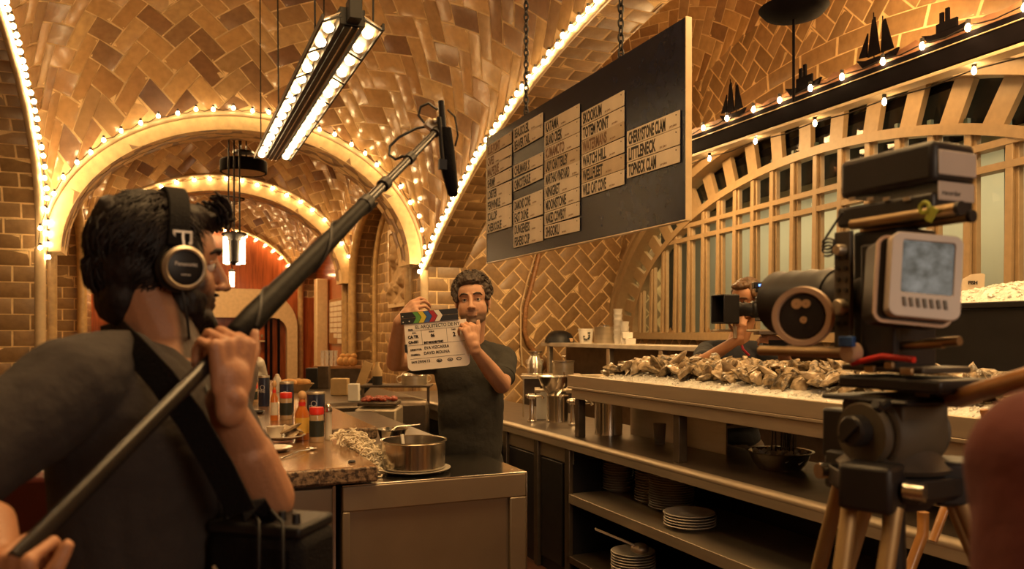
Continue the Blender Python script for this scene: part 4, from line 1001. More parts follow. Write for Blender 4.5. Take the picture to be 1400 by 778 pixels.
for (px, n, lb) in ((850, 6, 'tall'), (859, 4, 'short')):
    p = shpos(px); 
    for k in range(n):
        mb = MB(); mb.lathe([(.001, 0), (.038, 0), (.052, .09), (.055, .094), (.05, .09), (.036, .006), (.001, .006)], n=20)
        tag(mb.obj('paper_cup', 'paper', loc=(p.x-.05, p.y, SZ+k*.062 if n > 4 else SZ+k*.055)), f'white cup in the {lb} stack beside the window frame', 'cup', f'{lb} stack of white cups')
for i, (px, z) in enumerate(((866, 0), (872, 0), (868, .07))):
    p = shpos(px); box_thing('white_box', ('small white box beside the cup stacks', 'white box right of the small box by the cups', 'white box on top of the pair by the cups')[i], 'box', (p.x-.1, p.y, SZ+z), (.11, .10, .065), 'paper')
# ---------------------------------------------------------------- raised oyster display
OX, OY0, OY1 = 2.30, 1.25, 4.42
od = thing('oyster_display', 'raised steel display tray of oysters on ice above the counter', 'display tray', (OX, 0, 0))
mb = MB(); mb.bb((0, OY0, 1.215), (.02, OY1, 1.285)); mb.bb((.78, OY0, 1.215), (.80, OY1, 1.285)); mb.bb((.02, OY1-.02, 1.215), (.78, OY1, 1.285)); mb.bb((.0, OY0, 1.20), (.80, OY1, 1.215)); mb.obj('tray', 'steel', od, bevel=.003)
mb = MB(); mb.bb((.015, OY0, 1.14), (.78, OY1-.03, 1.198)); mb.obj('frame', 'steel', od, bevel=.003)
for y in (4.35, 3.30, 2.25, 1.4):
    for x in (.03, .74):
        mb = MB(); mb.bb((x-.0, y-.025, CZ if x < .5 else 0), (x+.05, y+.025, 1.14)); mb.obj('leg', 'dark_steel', od, bevel=.003)
def heap(u, v): # u across 0..1, v along
    e = min(1, (4.36-v)*2.2) ; return 1.262+.075*math.sin(math.pi*min(1, max(0, u)))**.6*max(0, e)+.012*noise.noise(Vector((u*6, v*7, 0)))
mb = MB(); nx, ny = 26, 140; vs = [(OX+.022+.756*i/nx, OY0+.02+(OY1-OY0-.05)*j/ny, heap(i/nx, OY0+.02+(OY1-OY0-.05)*j/ny)+.008*noise.noise(Vector((i*.9, j*.9, 3)))) for i in range(nx+1) for j in range(ny+1)]
mb.add(vs, [(i*(ny+1)+j, (i+1)*(ny+1)+j, (i+1)*(ny+1)+j+1, i*(ny+1)+j+1) for i in range(nx) for j in range(ny)])
rnd = random.Random(21)
for i in range(900):
    u = rnd.random()*.25 if i % 2 else rnd.random(); v = rnd.uniform(OY0+.05, OY1-.08); s = rnd.uniform(.006, .014); mb.box((OX+.03+.74*u, v, heap(u, v)+.002), (s, s*.8, s*.7), rrot(rnd, 1))
ic = mb.obj('crushed_ice', 'ice', smooth=25); tag(ic, 'crushed ice heaped in the raised oyster display', 'ice'); ic['kind'] = 'stuff'
ROWS = ['at the front edge of the ice', 'in the middle of the ice', 'at the back of the ice']
cnt = 0
for o in mbs: o.parent = None
first = list(mbs)
for k in range(285):
    u = .13+.42*((k*.618) % 1)**.9; v = 1.9+(4.22-1.9)*((k+.5)/285)
    m_ = first[rnd.choice((0, 0, 1, 1, 2, 2, 3, 4))]
    if k < 5: o = first[k]
    else: o = bpy.data.objects.new('oyster', m_.data); COL.objects.link(o)
    s = rnd.uniform(.85, 1.3); o.scale = (s, s, s*1.5); o.location = (OX+.02+.76*u, v, heap(u, v)+.014+rnd.random()*.050*math.sin(math.pi*min(1, u+.15))+.01*noise.noise(Vector((v*3, 0, 0)))); o.rotation_euler = (rnd.uniform(-.9, .9), rnd.uniform(-.9, .9), rnd.uniform(0, 6.28))
    tag(o, 'rough oyster lying '+(ROWS[0] if u < .4 else ROWS[1] if u < .7 else ROWS[2])+' in the raised display', 'oyster', 'oysters '+(ROWS[0] if u < .4 else ROWS[1] if u < .7 else ROWS[2]))
mb = MB()
for k in range(330):
    u = rnd.uniform(.5, .93); v = rnd.uniform(1.6, 4.2)
    oyster_mesh(mb, (OX+.02+.76*u, v, heap(u, v)+.012+rnd.random()*.045), rnd.uniform(.065, .095), rrot(rnd, .8), rnd)
for k in range(60):
    u = rnd.uniform(.13, .5); v = rnd.uniform(1.3, 1.9)
    oyster_mesh(mb, (OX+.02+.76*u, v, heap(u, v)+.012+rnd.random()*.045), rnd.uniform(.065, .095), rrot(rnd, .8), rnd)
o = mb.obj('oyster_pile', 'shell', smooth=50); tag(o, 'rough oysters filling the back and near end of the raised display', 'oysters'); o['kind'] = 'stuff'
# glass jars and ledge below the display
t = thing('glass_rack', 'steel ledge with glass jars under the oyster display', 'rack', (2.72, 3.4, CZ)); mb = MB(); mb.bb((0, 0, .14), (.25, .95, .155)); mb.bb((0, 0, 0), (.01, .95, .14)); mb.bb((.0, 0, .155), (.008, .95, .19)); mb.obj('ledge', 'steel', t)
for i in range(5):
    mb = MB(); mb.lathe([(.001, 0), (.038, 0), (.04, .09), (.034, .1), (.034, .11), (.001, .11)], n=20); tag(mb.obj('glass_jar', 'clear', loc=(2.83, 3.52+i*.17, CZ+.157)), 'glass jar in the row under the oyster display', 'jar', 'glass jars under the display')
q = WZ(902, 607, CZ); t = thing('drinking_glass', 'clear tumbler standing on the counter between the display legs', 'glass', (q.x, q.y, CZ)); mb = MB(); mb.lathe([(.001, 0), (.03, 0), (.038, .12), (.036, .12), (.028, .006), (.001, .006)], n=20); mb.obj('tumbler', 'clear', t)
# steel bowl with upright tongs
q = WZ(1066, 641, CZ); bw = bowl('round steel bowl of utensils on the counter under the display', (q.x, q.y, CZ), .155, .085)
for i, (dx, dy, L) in enumerate(((-.02, .02, .22), (.0, -.02, .24), (.04, .01, .23), (.06, -.01, .2))):
    t = thing('tongs', ('dark tongs standing in the steel bowl, leftmost', 'dark tongs second from left in the steel bowl', 'dark tongs third from left in the steel bowl', 'dark tongs rightmost in the steel bowl')[i], 'tongs', (q.x+dx, q.y+dy, CZ+.03), -YAW, 'tongs in the steel bowl')
    mb = MB()
    for s in (-1, 1): mb.beam((s*.012, 0, 0), (s*.004+.01, .02, L), .012, .004, up=(1, 0, 0))
    mb.obj('arms', 'black_metal', t)
mb = MB()
for i in range(70): a = random.random()*6.28; r = random.random()**.5*.12; mb.box((q.x+r*math.cos(a), q.y+r*math.sin(a), CZ+.05+random.random()*.035), (.03, .02, .015), rrot(random, 1))
o = mb.obj('ice_cubes', 'ice'); tag(o, 'ice cubes filling the round steel bowl', 'ice'); o['kind'] = 'stuff'
# black ice bin at the right
t = thing('ice_bin', 'black ice bin at the right edge in front of the window', 'ice bin', (3.45, 1.7, 0))
mb = MB(); mb.bb((0, 0, 0), (.6, 1.45, 1.25)); mb.obj('stand', 'black_metal', t); mb = MB()
for a, b in (((-.03, -.03, 1.25), (.63, 1.48, 1.30)), ((-.03, -.03, 1.3), (0, 1.48, 1.66)), ((.6, -.03, 1.3), (.63, 1.48, 1.66)), ((0, -.03, 1.3), (.6, 0, 1.66)), ((0, 1.45, 1.3), (.6, 1.48, 1.66)), ((-.05, -.05, 1.66), (.02, 1.5, 1.69)), ((.58, -.05, 1.66), (.65, 1.5, 1.69)), ((.02, -.05, 1.66), (.58, .02, 1.69)), ((.02, 1.43, 1.66), (.58, 1.5, 1.69))): mb.bb(a, b)
mb.obj('bin', 'black_plastic', t, bevel=.006)
mb = MB(); nx, ny = 30, 60; vs = [(3.47+.56*i/nx, 1.73+1.4*j/ny, 1.66+.13*math.sin(math.pi*i/nx)**.7*math.sin(math.pi*(.1+.85*j/ny))+.02*noise.noise(Vector((i*.5, j*.5, 1)))) for i in range(nx+1) for j in range(ny+1)]
mb.add(vs, [(i*(ny+1)+j, (i+1)*(ny+1)+j, (i+1)*(ny+1)+j+1, i*(ny+1)+j+1) for i in range(nx) for j in range(ny)])
for i in range(1400):
    a, b = rnd.random(), rnd.random(); s = rnd.uniform(.008, .018); mb.box((3.48+.54*a, 1.74+1.38*b, 1.662+.13*math.sin(math.pi*a)**.7*math.sin(math.pi*(.1+.85*b))), (s, s*.8, s*.7), rrot(rnd, 1))
o = mb.obj('crushed_ice', 'ice', smooth=25); tag(o, 'mound of crushed ice in the black bin at the right edge', 'ice'); o['kind'] = 'stuff'
q = W(1328, 392, 4.15); t = thing('price_card', 'cream fin-shaped card standing behind the ice mound', 'card', q, -YAW)
mb = MB(); mb.prism([(-.075, -.05), (.065, -.05), (.07, .065), (.055, .07), (.0, .065), (-.045, .04)], -.003, .003, frame((0, 0, 0), (1, 0, 0), (0, 0, 1))); mb.obj('card', 'placard', t, smooth=0)
text('FISH', .026, frame((-.02, -.006, .012), (1, 0, 0), (0, 0, 1)), 'ink', t, 'lettering', bold=.001)
# steel sink edge and shelf at the right
t = thing('prep_sink', 'low steel shelf glimpsed at the right behind the tripod', 'shelf', (2.55, .9, 0)); mb = MB(); mb.bb((0, 0, .96), (.42, 1.3, .975)); mb.bb((0, 0, .92), (.012, 1.3, .975)); mb.bb((0, .0, .9), (.02, .02, .96)); mb.bb((0, 1.25, .9), (.02, 1.27, .96)); mb.obj('shelf_board', 'steel', t, bevel=.002)
# ---------------------------------------------------------------- people: one continuous body each, grown from tapered volumes
def skinmat(name, c1, c2, rough=.5, **k): return mat(name, c1, rough, col2=c2, scale=18, thr=.5, soft=.3, bump=.12, bscale=160, **k)
def bodymat(name, skin, rough=.5, beard=None):
    """skin with a beard shadow region given in head space by an attribute"""
    m = mat(name, skin, rough, var=.10, scale=14, bump=.15, bscale=180)
    nt = m.node_tree; N = nt.nodes; L = nt.links; b = N['Principled BSDF']; src = b.inputs['Base Color'].links[0].from_socket
    b.inputs['Subsurface Weight'].default_value = .08; b.inputs['Subsurface Radius'].default_value = (.02, .008, .004); b.inputs['Subsurface Scale'].default_value = .3
    at = N.new('ShaderNodeAttribute'); at.attribute_name = 'tint'; mx = N.new('ShaderNodeMix'); mx.data_type = 'RGBA'; mx.blend_type = 'MIX'
    L.new(at.outputs['Fac'], mx.inputs[0]); L.new(src, mx.inputs[6]); mx.inputs[7].default_value = (*(beard or (.05, .03, .02)), 1); L.new(mx.outputs[2], b.inputs['Base Color'])
    return m
bodymat('skin_operator', (.40, .19, .10), .48, (.030, .016, .012))
bodymat('skin_slate', (.52, .28, .17), .48, (.10, .07, .05))
bodymat('skin_other', (.46, .22, .11), .5, (.10, .06, .03))
mat('shirt_operator', (.028, .021, .020), .9, var=.15, scale=5, bump=.5, bscale=26)
mat('shirt_slate', (.030, .028, .023), .9, var=.15, scale=5, bump=.5, bscale=24)
mat('shirt_navy', (.010, .011, .016), .9, bump=.4, bscale=26)
mat('trousers_brown', (.075, .055, .042), .9, bump=.4, bscale=30)
mat('trousers_black', (.010, .009, .010), .9, bump=.3, bscale=30)
mat('cloth_pale', (.12, .09, .075), .9, bump=.4, bscale=26)
mat('cloth_red', (.085, .014, .010), .9, bump=.3, bscale=26)
mat('strap', (.006, .005, .006), .7, bump=.3, bscale=220, spec=.12)
mat('foam_grip', (.005, .004, .004), .5, bump=.1, bscale=60, spec=.13)
mat('hair_dark', (.010, .005, .005), .55, var=.5, scale=40, spec=.3)
mat('hair_grey', (.035, .022, .015), .6, col2=(.12, .085, .06), scale=45, thr=.58, soft=.15)
mat('hair_brown', (.11, .055, .022), .5, var=.4, scale=40)
mat('eye_white', (.72, .64, .56), .2, coat=.5, var=.03)
mat('iris', (.02, .010, .006), .15, coat=.8)
mat('nail', (.55, .33, .23), .3)
mat('lip', (.36, .13, .09), .4)
def caps(mb, p0, r0, p1, r1, flat=1., n=16, axis=None):
    """tapered capsule; flat squashes it along 'axis'"""
    p0 = Vector(p0); p1 = Vector(p1); d = p1-p0; L = d.length; z = d.normalized() if L > 1e-6 else Vector((0, 0, 1))
    a = Vector(axis) if axis is not None else z.orthogonal(); a = (a-z*a.dot(z)); a = a.normalized() if a.length > 1e-5 else z.orthogonal().normalized(); b = z.cross(a)
    prof = []
    for i in range(6): t = math.pi/2*i/5; prof.append((r0*math.sin(t), -r0*math.cos(t)))
    for i in range(1, 8): t = i/8; prof.append((r0+(r1-r0)*t, L*t))
    for i in range(6): t = math.pi/2*i/5; prof.append((r1*math.cos(t), L+r1*math.sin(t)))
    vs = []
    for r, h in prof:
        r = max(r, 1e-4)
        for j in range(n):
            an = 2*math.pi*j/n; vs.append(p0+z*h+(a*(math.cos(an)*flat)+b*math.sin(an))*r)
    k = len(prof); fs = [(i*n+j, i*n+(j+1) % n, (i+1)*n+(j+1) % n, (i+1)*n+j) for i in range(k-1) for j in range(n)]+[tuple(range(n))[::-1], tuple((k-1)*n+j for j in range(n))]
    mb.add(vs, fs)
def grow(name, mb, m, voxel, sm=4, parent=None, post=None, smf=.5):
    me = bpy.data.meshes.new(name); me.from_pydata(mb.v, [], mb.f); me.update()
    o = bpy.data.objects.new(name, me); COL.objects.link(o)
    r = o.modifiers.new('r', 'REMESH'); r.mode = 'VOXEL'; r.voxel_size = voxel; r.use_smooth_shade = True
    if sm: s = o.modifiers.new('s', 'SMOOTH'); s.iterations = sm; s.factor = smf
    dg = bpy.context.evaluated_depsgraph_get(); dg.update(); new = bpy.data.meshes.new_from_object(o.evaluated_get(dg)); o.modifiers.clear(); o.data = new; bpy.data.meshes.remove(me); new.name = name
    new.materials.clear(); new.materials.append(M[m]); o.parent = parent
    if post: post(new)
    new.polygons.foreach_set('use_smooth', [True]*len(new.polygons)); new.update()
    return o
def headM(c, fwd, up=Up, roll=0., s=1.):
    """head space: x person's left-right, y forward, z up"""
    y = Vector(fwd).normalized(); x = y.cross(Vector(up)).normalized(); z = x.cross(y)
    R = Matrix((x, y, z)).transposed().to_4x4(); R = R @ Matrix.Rotation(roll, 4, 'Y') @ Matrix.Scale(s, 4); R.translation = Vector(c); return R
def head_prims(mb, T, heavy=1.):
    def E(c, r): 
        o = len(mb.v); mb.ell(c, r, nu=28, nv=18)
        for i in range(o, len(mb.v)): mb.v[i] = tuple(T @ Vector(mb.v[i]))
    def C(p, r0, q, r1, flat=1., axis=None):
        o = len(mb.v); caps(mb, p, r0, q, r1, flat, axis=axis)
        for i in range(o, len(mb.v)): mb.v[i] = tuple(T @ Vector(mb.v[i]))
    E((0, -.018, .035), (.074, .094, .082)); E((0, .03, .03), (.064, .056, .070)); E((0, .028, -.035), (.059*heavy, .058, .075)); E((0, .035, -.078), (.046*heavy, .047, .034)); E((0, .068, -.097), (.022, .018, .017))
    E((.042, .02, -.068), (.018, .04, .028)); E((-.042, .02, -.068), (.018, .04, .028))
    C((0, .084, .020), .0085, (0, .103, -.022), .0115); E((0, .107, -.029), (.0125, .012, .010)); E((.0125, .096, -.032), (.0085, .010, .007)); E((-.0125, .096, -.032), (.0085, .010, .007))
    C((-.040, .066, .028), .009, (-.012, .081, .031), .009); C((.040, .066, .028), .009, (.012, .081, .031), .009)
    E((.036, .050, -.026), (.023, .024, .030)); E((-.036, .050, -.026), (.023, .024, .030))
    C((-.019, .080, -.055), .0058, (.019, .080, -.055), .0058); C((-.016, .080, -.066), .0068, (.016, .080, -.066), .0068); E((0, .072, -.060), (.026, .018, .02))
    for s in (-1, 1):
        E((s*.0765, -.006, -.004), (.008, .019, .031)); E((s*.080, -.014, .004), (.007, .014, .024)); E((s*.076, .002, -.032), (.006, .009, .010))
def face_post(T, tint_fn=None):
    Ti = T.inverted()
    def f(me):
        n = len(me.vertices); co = np.empty(n*3); me.vertices.foreach_get('co', co); co = co.reshape(-1, 3)
        A = np.array(Ti); p = co @ A[:3, :3].T+A[:3, 3]
        near = (np.abs(p) < .16).all(axis=1)
        d = np.zeros((n, 3))
        for s in (-1, 1):
            g = np.exp(-(((p[:, 0]-s*.031)/.014)**2+((p[:, 1]-.082)/.03)**2+((p[:, 2]-.006)/.0095)**2)); d[:, 1] -= .0105*g
            g = np.exp(-(((p[:, 0]-s*.007)/.0035)**2+((p[:, 2]+.039)/.003)**2))*(p[:, 1] > .08); d[:, 2] += .003*g
            g = np.exp(-(((p[:, 0]-s*.0765)/.006)**2+((p[:, 1]-.0)/.009)**2+((p[:, 2]-.0)/.012)**2)); d[:, 0] -= s*.006*g
        g = np.exp(-((p[:, 0]/.022)**2+((p[:, 2]+.0605)/.0022)**2))*(p[:, 1] > .06); d[:, 1] -= .004*g
        p2 = p+d*near[:, None]; B = np.array(T); co2 = p2 @ B[:3, :3].T+B[:3, 3]; co = np.where(near[:, None], co2, co)
        me.vertices.foreach_set('co', co.ravel())
        if tint_fn is not None:
            t = np.array(tint_fn(p))*near; a = me.attributes.new('tint', 'FLOAT', 'POINT'); a.data.foreach_set('value', t.astype(np.float32))
    return f
def sstep(x, a, b): t = np.clip((x-a)/(b-a), 0, 1); return t*t*(3-2*t)
def eyes(parent, T, look=(0, 1, 0), brow='hair_dark'):
    look = Vector(look).normalized()
    for s in (-1, 1):
        c = T @ Vector((s*.031, .0655, .006)); R3 = T.to_3x3().normalized()
        mb = MB(); mb.ell(c, .0125); e = mb.obj('eye', 'eye_white', parent, smooth=90)
        d = R3 @ look; mb = MB(); mb.ell(c+d*.0072, .0070, nu=14, nv=8); mb.obj('iris', 'iris', e, smooth=90)
        mb = MB(); pts = [T @ Vector((s*x, y, z)) for x, y, z in ((.046, .063, .008), (.038, .0765, .0135), (.030, .0795, .0145), (.021, .0775, .011), (.016, .074, .005))]; mb.tube(pts, .0028, n=6); mb.obj('eyelid', parent['skin'], parent, smooth=90)
        mb = MB(); pts = [T @ Vector((s*x, y, z)) for x, y, z in ((.052, .064, .026), (.042, .079, .035), (.028, .088, .036), (.013, .0905, .030))]; mb.tube(pts, [.002, .0042, .005, .003], n=6); mb.obj('eyebrow', brow, parent, smooth=90)
def hand_prims(mb, wrist, dirv, back, thumb_side, curls, thumb=(.5, .35), s=1.0, spread=.06, nails=None):
    """dirv: wrist to knuckles; back: normal of the back of the hand; thumb_side: +1/-1 along dirv x back"""
    y = Vector(dirv).normalized(); z = Vector(back); z = (z-y*z.dot(y)).normalized(); x = y.cross(z)*thumb_side
    w = Vector(wrist)
    def P(a, b, c): return w+(x*a+y*b+z*c)*s
    for i, xx in enumerate((.030, .011, -.009, -.028)):
        caps(mb, P(xx*.55, .012, -.002), .0165*s, P(xx, .080-.004*abs(i-1), 0), .0125*s, .80, axis=z)
    caps(mb, P(0, -.02, 0), .026*s, P(0, .03, 0), .03*s, .68, axis=z)
    caps(mb, P(.02, .018, -.008), .019*s, P(.036, .045, -.014), .014*s)
    lens = ((.040, .025, .021), (.045, .028, .022), (.042, .026, .021), (.033, .020, .018)); tips = []
    for i, xx in enumerate((.031, .0105, -.0105, -.030)):
        p = P(xx, .083-.004*abs(i-1)-(.006 if i == 3 else 0), 0); cu = curls[i]; ang = 0; rr = .0088*s*(.9 if i == 3 else 1)
        dx = (1.2-i)*spread
        for k in range(3):
            ang += cu[k]; d = (y*math.cos(ang)-z*math.sin(ang)+x*dx*math.cos(ang)).normalized(); q = p+d*lens[i][k]*s
            caps(mb, p, rr, q, rr*.92); rr *= .92
            if k == 2 and nails is not None:
                up = (z*math.cos(ang)+y*math.sin(ang)).normalized(); nails.append((q, d, up, rr))
            p = q
        tips.append(p)
    a, b = thumb
    p = P(.034, .038, -.012); d = (x*math.cos(a)*.75+y*math.sin(a)+z*(-b)).normalized(); q = p+d*.036*s; caps(mb, p, .0125*s, q, .0105*s)
    d2 = (d+y*.45-z*.25-x*.25).normalized(); q2 = q+d2*.028*s; caps(mb, q, .0105*s, q2, .0088*s)
    if nails is not None: nails.append((q2, d2, (x*.6+z*.6).normalized(), .009*s))
    return tips
def nail_parts(nails, parent, scale=1.):
    for q, d, up, r in nails:
        mb = MB(); y = d; z = (up-y*up.dot(y)).normalized(); x = y.cross(z); mb.ell(q+z*r*.62+d*.001, (r*.62, r*.75, r*.32), Matrix((x, y, z)).transposed(), nu=10, nv=6); mb.obj('fingernail', 'nail', parent, smooth=90)
def tufts(mb, T, pts, n, rnd, L=(.012, .028), r=.0035, curl=.5):
    for i in range(n):
        a = rnd.choice(pts); c = Vector(a[0])+Vector([rnd.gauss(0, 1)*a[1] for _ in range(3)])
        base = Vector((c.x/.078, (c.y+.015)/.098, (c.z-.035)/.09)); k = base.length
        if k < .3: continue
        dirn = base/k; surf = Vector((dirn.x*.080, dirn.y*.100-.015, dirn.z*.090+.035))
        t = (Vector((rnd.uniform(-1, 1), -.8*curl+rnd.uniform(-1, 1)*.6, -.9+rnd.uniform(-.5, .5)))); t = (t-dirn*t.dot(dirn)*.6).normalized(); l = rnd.uniform(*L)
        p = [surf+dirn*.002, surf+t*l*.5+dirn*.008, surf+t*l+dirn*.003+Vector((rnd.uniform(-.006, .006),)*3)]
        mb.tube([T @ q for q in p], [r, r*.9, r*.25], n=5)
# ======================================================= the boom operator (nearest, left)
rnd = random.Random(2)
op = thing('person', 'person in a dark grey shirt and headphones at the left, holding a long boom pole', 'person', (0, 0, 0)); op['skin'] = 'skin_operator'
SR = W(96, 528, 1.14); EL = W(-95, 668, .98); HRt = W(38, 742, .93)         # right arm (towards the left edge)
SL = W(276, 545, 1.45); ELb = W(366, 682, 1.30); WL = W(305, 548, 1.20)        # left arm
neck0 = W(232, 468, 1.36); HC = W(226, 366, 1.385)
hf = (Rv*.80+Fv*.60+Up*-.02)
TH = headM(HC, hf, s=.97)
mb = MB(); head_prims(mb, TH)
nb = (SR+SL)/2
caps(mb, TH @ Vector((0, -.035, -.05)), .058, neck0+Vector((0, 0, -.03))-Rv*.0, .062); caps(mb, neck0+Vector((0, 0, -.03)), .064, nb+Vector((0, 0, -.02)), .08)
sh = (SL-SR).normalized(); tf = sh.cross(Up).normalized()                      # torso forward
if tf.dot(Rv) < 0: tf = -tf
RB = Matrix((sh, tf, Up)).transposed()
def torso(mb, nb, RB, k=1., infl=0., hips=True):
    f = RB.col[1]
    mb.ell(nb-Up*.10*k+f*.01, (.155*k+infl, .105*k+infl, .16*k+infl), RB, 28, 18); mb.ell(nb-Up*.26*k+f*.015, (.142*k+infl, .10*k+infl, .17*k+infl), RB, 28, 18); mb.ell(nb-Up*.42*k+f*.01, (.142*k+infl, .102*k+infl, .15*k+infl), RB, 28, 18)
    caps(mb, nb-Up*.12*k+f*.01, .146*k+infl, nb-Up*.46*k+f*.01, .138*k+infl, .72, 28, axis=f)
    if hips: mb.ell(nb-Up*.54*k, (.150*k+infl, .108*k+infl, .13*k+infl), RB, 28, 18)
torso(mb, nb, RB)
caps(mb, SR, .056, EL, .042); caps(mb, EL, .041, HRt+(EL-HRt).normalized()*.06, .027, .85)
caps(mb, SL, .055, ELb, .043); caps(mb, ELb, .044, ELb+(WL-ELb)*.45, .042); caps(mb, ELb+(WL-ELb)*.40, .042, WL, .027, .82, axis=Fv)
caps(mb, nb-sh*.09+Up*.02, .05, SR, .056); caps(mb, nb+sh*.09+Up*.02, .05, SL, .056)
def legs(mb, nb, RB, k=1., floor=.0):
    hip = nb-Up*.60*k; sx = RB.col[0]
    for s in (-1, 1):
        a = hip+sx*s*.09*k; zb = a.z; kn = a+Vector((0, 0, -zb*.48)); an = Vector((kn.x, kn.y, .09)); caps(mb, a, .088*k, kn, .058*k); caps(mb, kn, .057*k, an, .040*k); caps(mb, an-Up*.03, .040, an-Up*.055+RB.col[1]*.14, .034, .8)
legs(mb, nb, RB)
nl = []
# pole line
PA = W(22, 765, .87); PB = W(600, 176, 2.02); pd = (PB-PA).normalized()
def poleat(px):
    lo, hi = 0., 1.
    for _ in range(40):
        m = (lo+hi)/2; p = PA.lerp(PB, m); u = (p-Vector((0, 0, H))).dot(Rv)/(p.dot(Fv))*FPX+700
        if u < px: lo = m
        else: hi = m
    return PA.lerp(PB, lo)
GL = poleat(296); GR = poleat(30)
# left hand: the back of the hand faces the camera, fingers wrap over the pole
toC = (Vector((0, 0, H))-GL).normalized(); 
hd = (Up*.95-Rv*.05-pd*.2).normalized(); wrist = GL+toC*.012-Up*.062+Rv*.022
hand_prims(mb, wrist, (Up*.9+Rv*.0+Fv*.05), (Rv*.75+toC*.65), 1, [(1.15, 1.1, .6), (1.2, 1.1, .6), (1.2, 1.15, .6), (1.2, 1.2, .6)], thumb=(.9, .1), s=1.02, nails=nl)
caps(mb, WL, .027, wrist, .025, .85, axis=toC)
hand_prims(mb, GR+Vector((0, 0, -.075))-Rv*.015, Up, (toC-Rv*.6), 1, [(1.2, 1.3, .7)]*4, thumb=(.8, .2), s=.88, nails=None)
caps(mb, HRt+(EL-HRt).normalized()*.06, .026, GR+Vector((0, 0, -.075))-Rv*.015, .024)
def op_tint(p):
    x, y, z = p[:, 0], p[:, 1], p[:, 2]; ax = np.abs(x)
    jaw = sstep(-z, .030, .052)*sstep(y, .0, .02)*(1-sstep(-z, .135, .15)); side_ = sstep(ax, .045, .058)*sstep(-z, .0, .02)*sstep(y, -.002, .012)*sstep(.07-y, .0, .02)
    mou = np.exp(-((z+.047)/.006)**2)*sstep(y, .07, .08)*(ax < .03); lips = np.exp(-((z+.060)/.007)**2)*(ax < .020)*sstep(y, .075, .082)
    return np.clip(np.maximum(np.maximum(jaw, side_), mou)*(1-lips*.9), 0, 1)*.93
body = grow('body', mb, 'skin_operator', .0036, 3, op, face_post(TH, op_tint), .45)
nail_parts(nl, op)
eyes(op, TH, (.1, 1, 0))
# hair
mb = MB()
def EH(T, c, r, mb):
    o = len(mb.v); mb.ell(c, r, nu=24, nv=16)
    for i in range(o, len(mb.v)): mb.v[i] = tuple(T @ Vector(mb.v[i]))
for c, r in (((0, -.024, .045), (.082, .096, .080)), ((0, -.066, .01), (.071, .058, .085)), ((0, -.074, -.052), (.056, .040, .058)), ((0, .022, .085), (.064, .058, .036)), ((0, .068, .088), (.042, .026, .022)),
    ((.074, -.012, .035), (.014, .035, .045)), ((-.074, -.012, .035), (.014, .035, .045)), ((.073, .032, .012), (.008, .013, .038)), ((-.073, .032, .012), (.008, .013, .038)), ((0, -.092, .075), (.05, .03, .045))): EH(TH, c, r, mb)
def hairdisp(T, amp, fr, clumps=True):
    Ti = T.inverted()
    def f(me):
        for v in me.vertices:
            q = Ti @ v.co; d = Vector((q.x, q.y+.02, q.z-.03)); d.normalize()
            k = noise.noise(Vector((q.x*fr, q.y*fr, q.z*fr*.45)))+.5*noise.noise(Vector((q.x*fr*2.6, q.y*fr*2.6, q.z*fr*1.1)))
            q = q+d*k*amp; v.co = T @ q
    return f
grow('hair', mb, 'hair_dark', .004, 1, op, hairdisp(TH, .0045, 55))
mb = MB()
for i in range(2600):
    a = rnd.uniform(0, 6.283); z = rnd.uniform(-.35, 1); ph = math.acos(max(-1, min(1, z)))
    dn = Vector((math.sin(ph)*math.cos(a), math.sin(ph)*math.sin(a), math.cos(ph)))
    if dn.y > .45 and dn.z < .72: continue
    s0 = Vector((dn.x*.082, dn.y*.098-.024, dn.z*.083+.045)); 
    if dn.z < 0: s0 = Vector((dn.x*.070, min(dn.y*.10-.030, .01) , s0.z-.03))
    flow = Vector((rnd.uniform(-.4, .4), -.5 if dn.y < .3 else .5, -.75+rnd.uniform(-.3, .3))); flow = (flow-dn*flow.dot(dn)).normalized(); l = rnd.uniform(.03, .06); w = rnd.uniform(-.006, .006)
    sd = dn.cross(flow); pts = [s0-dn*.004, s0+flow*l*.35+dn*.006+sd*w, s0+flow*l*.7+dn*.003-sd*w*.5, s0+flow*l-dn*.002+sd*w]
    mb.tube([TH @ q for q in pts], [.0015, .0017, .0014, .0004], n=4)
for i in range(60):   # loose curls over the forehead
    a = rnd.uniform(-1, 1); c0 = Vector((a*.055, .060+.03*rnd.random(), .100+.025*rnd.random())); pts = []; R = rnd.uniform(.008, .016)
    for k in range(8): t = k/7; pts.append(c0+Vector((R*.5*math.sin(t*4+a*3), .03*t+R*math.sin(t*5)*.7, R*math.cos(t*5)-.018*t)))
    mb.tube([TH @ q for q in pts], [.0025]*7+[.0006], n=5)
mb.obj('hair_locks', 'hair_dark', op, smooth=80)
# beard volume
mb = MB()
for c, r in (((0, .040, -.088), (.052, .046, .030)), ((0, .070, -.100), (.028, .024, .022)), ((.047, .026, -.062), (.017, .034, .036)), ((-.047, .026, -.062), (.017, .034, .036)), ((.056, .012, -.03), (.012, .016, .03)), ((-.056, .012, -.03), (.012, .016, .03)), ((0, .087, -.046), (.021, .008, .004))): EH(TH, c, r, mb)
grow('beard', mb, 'hair_dark', .0036, 1, op, hairdisp(TH, .004, 110))
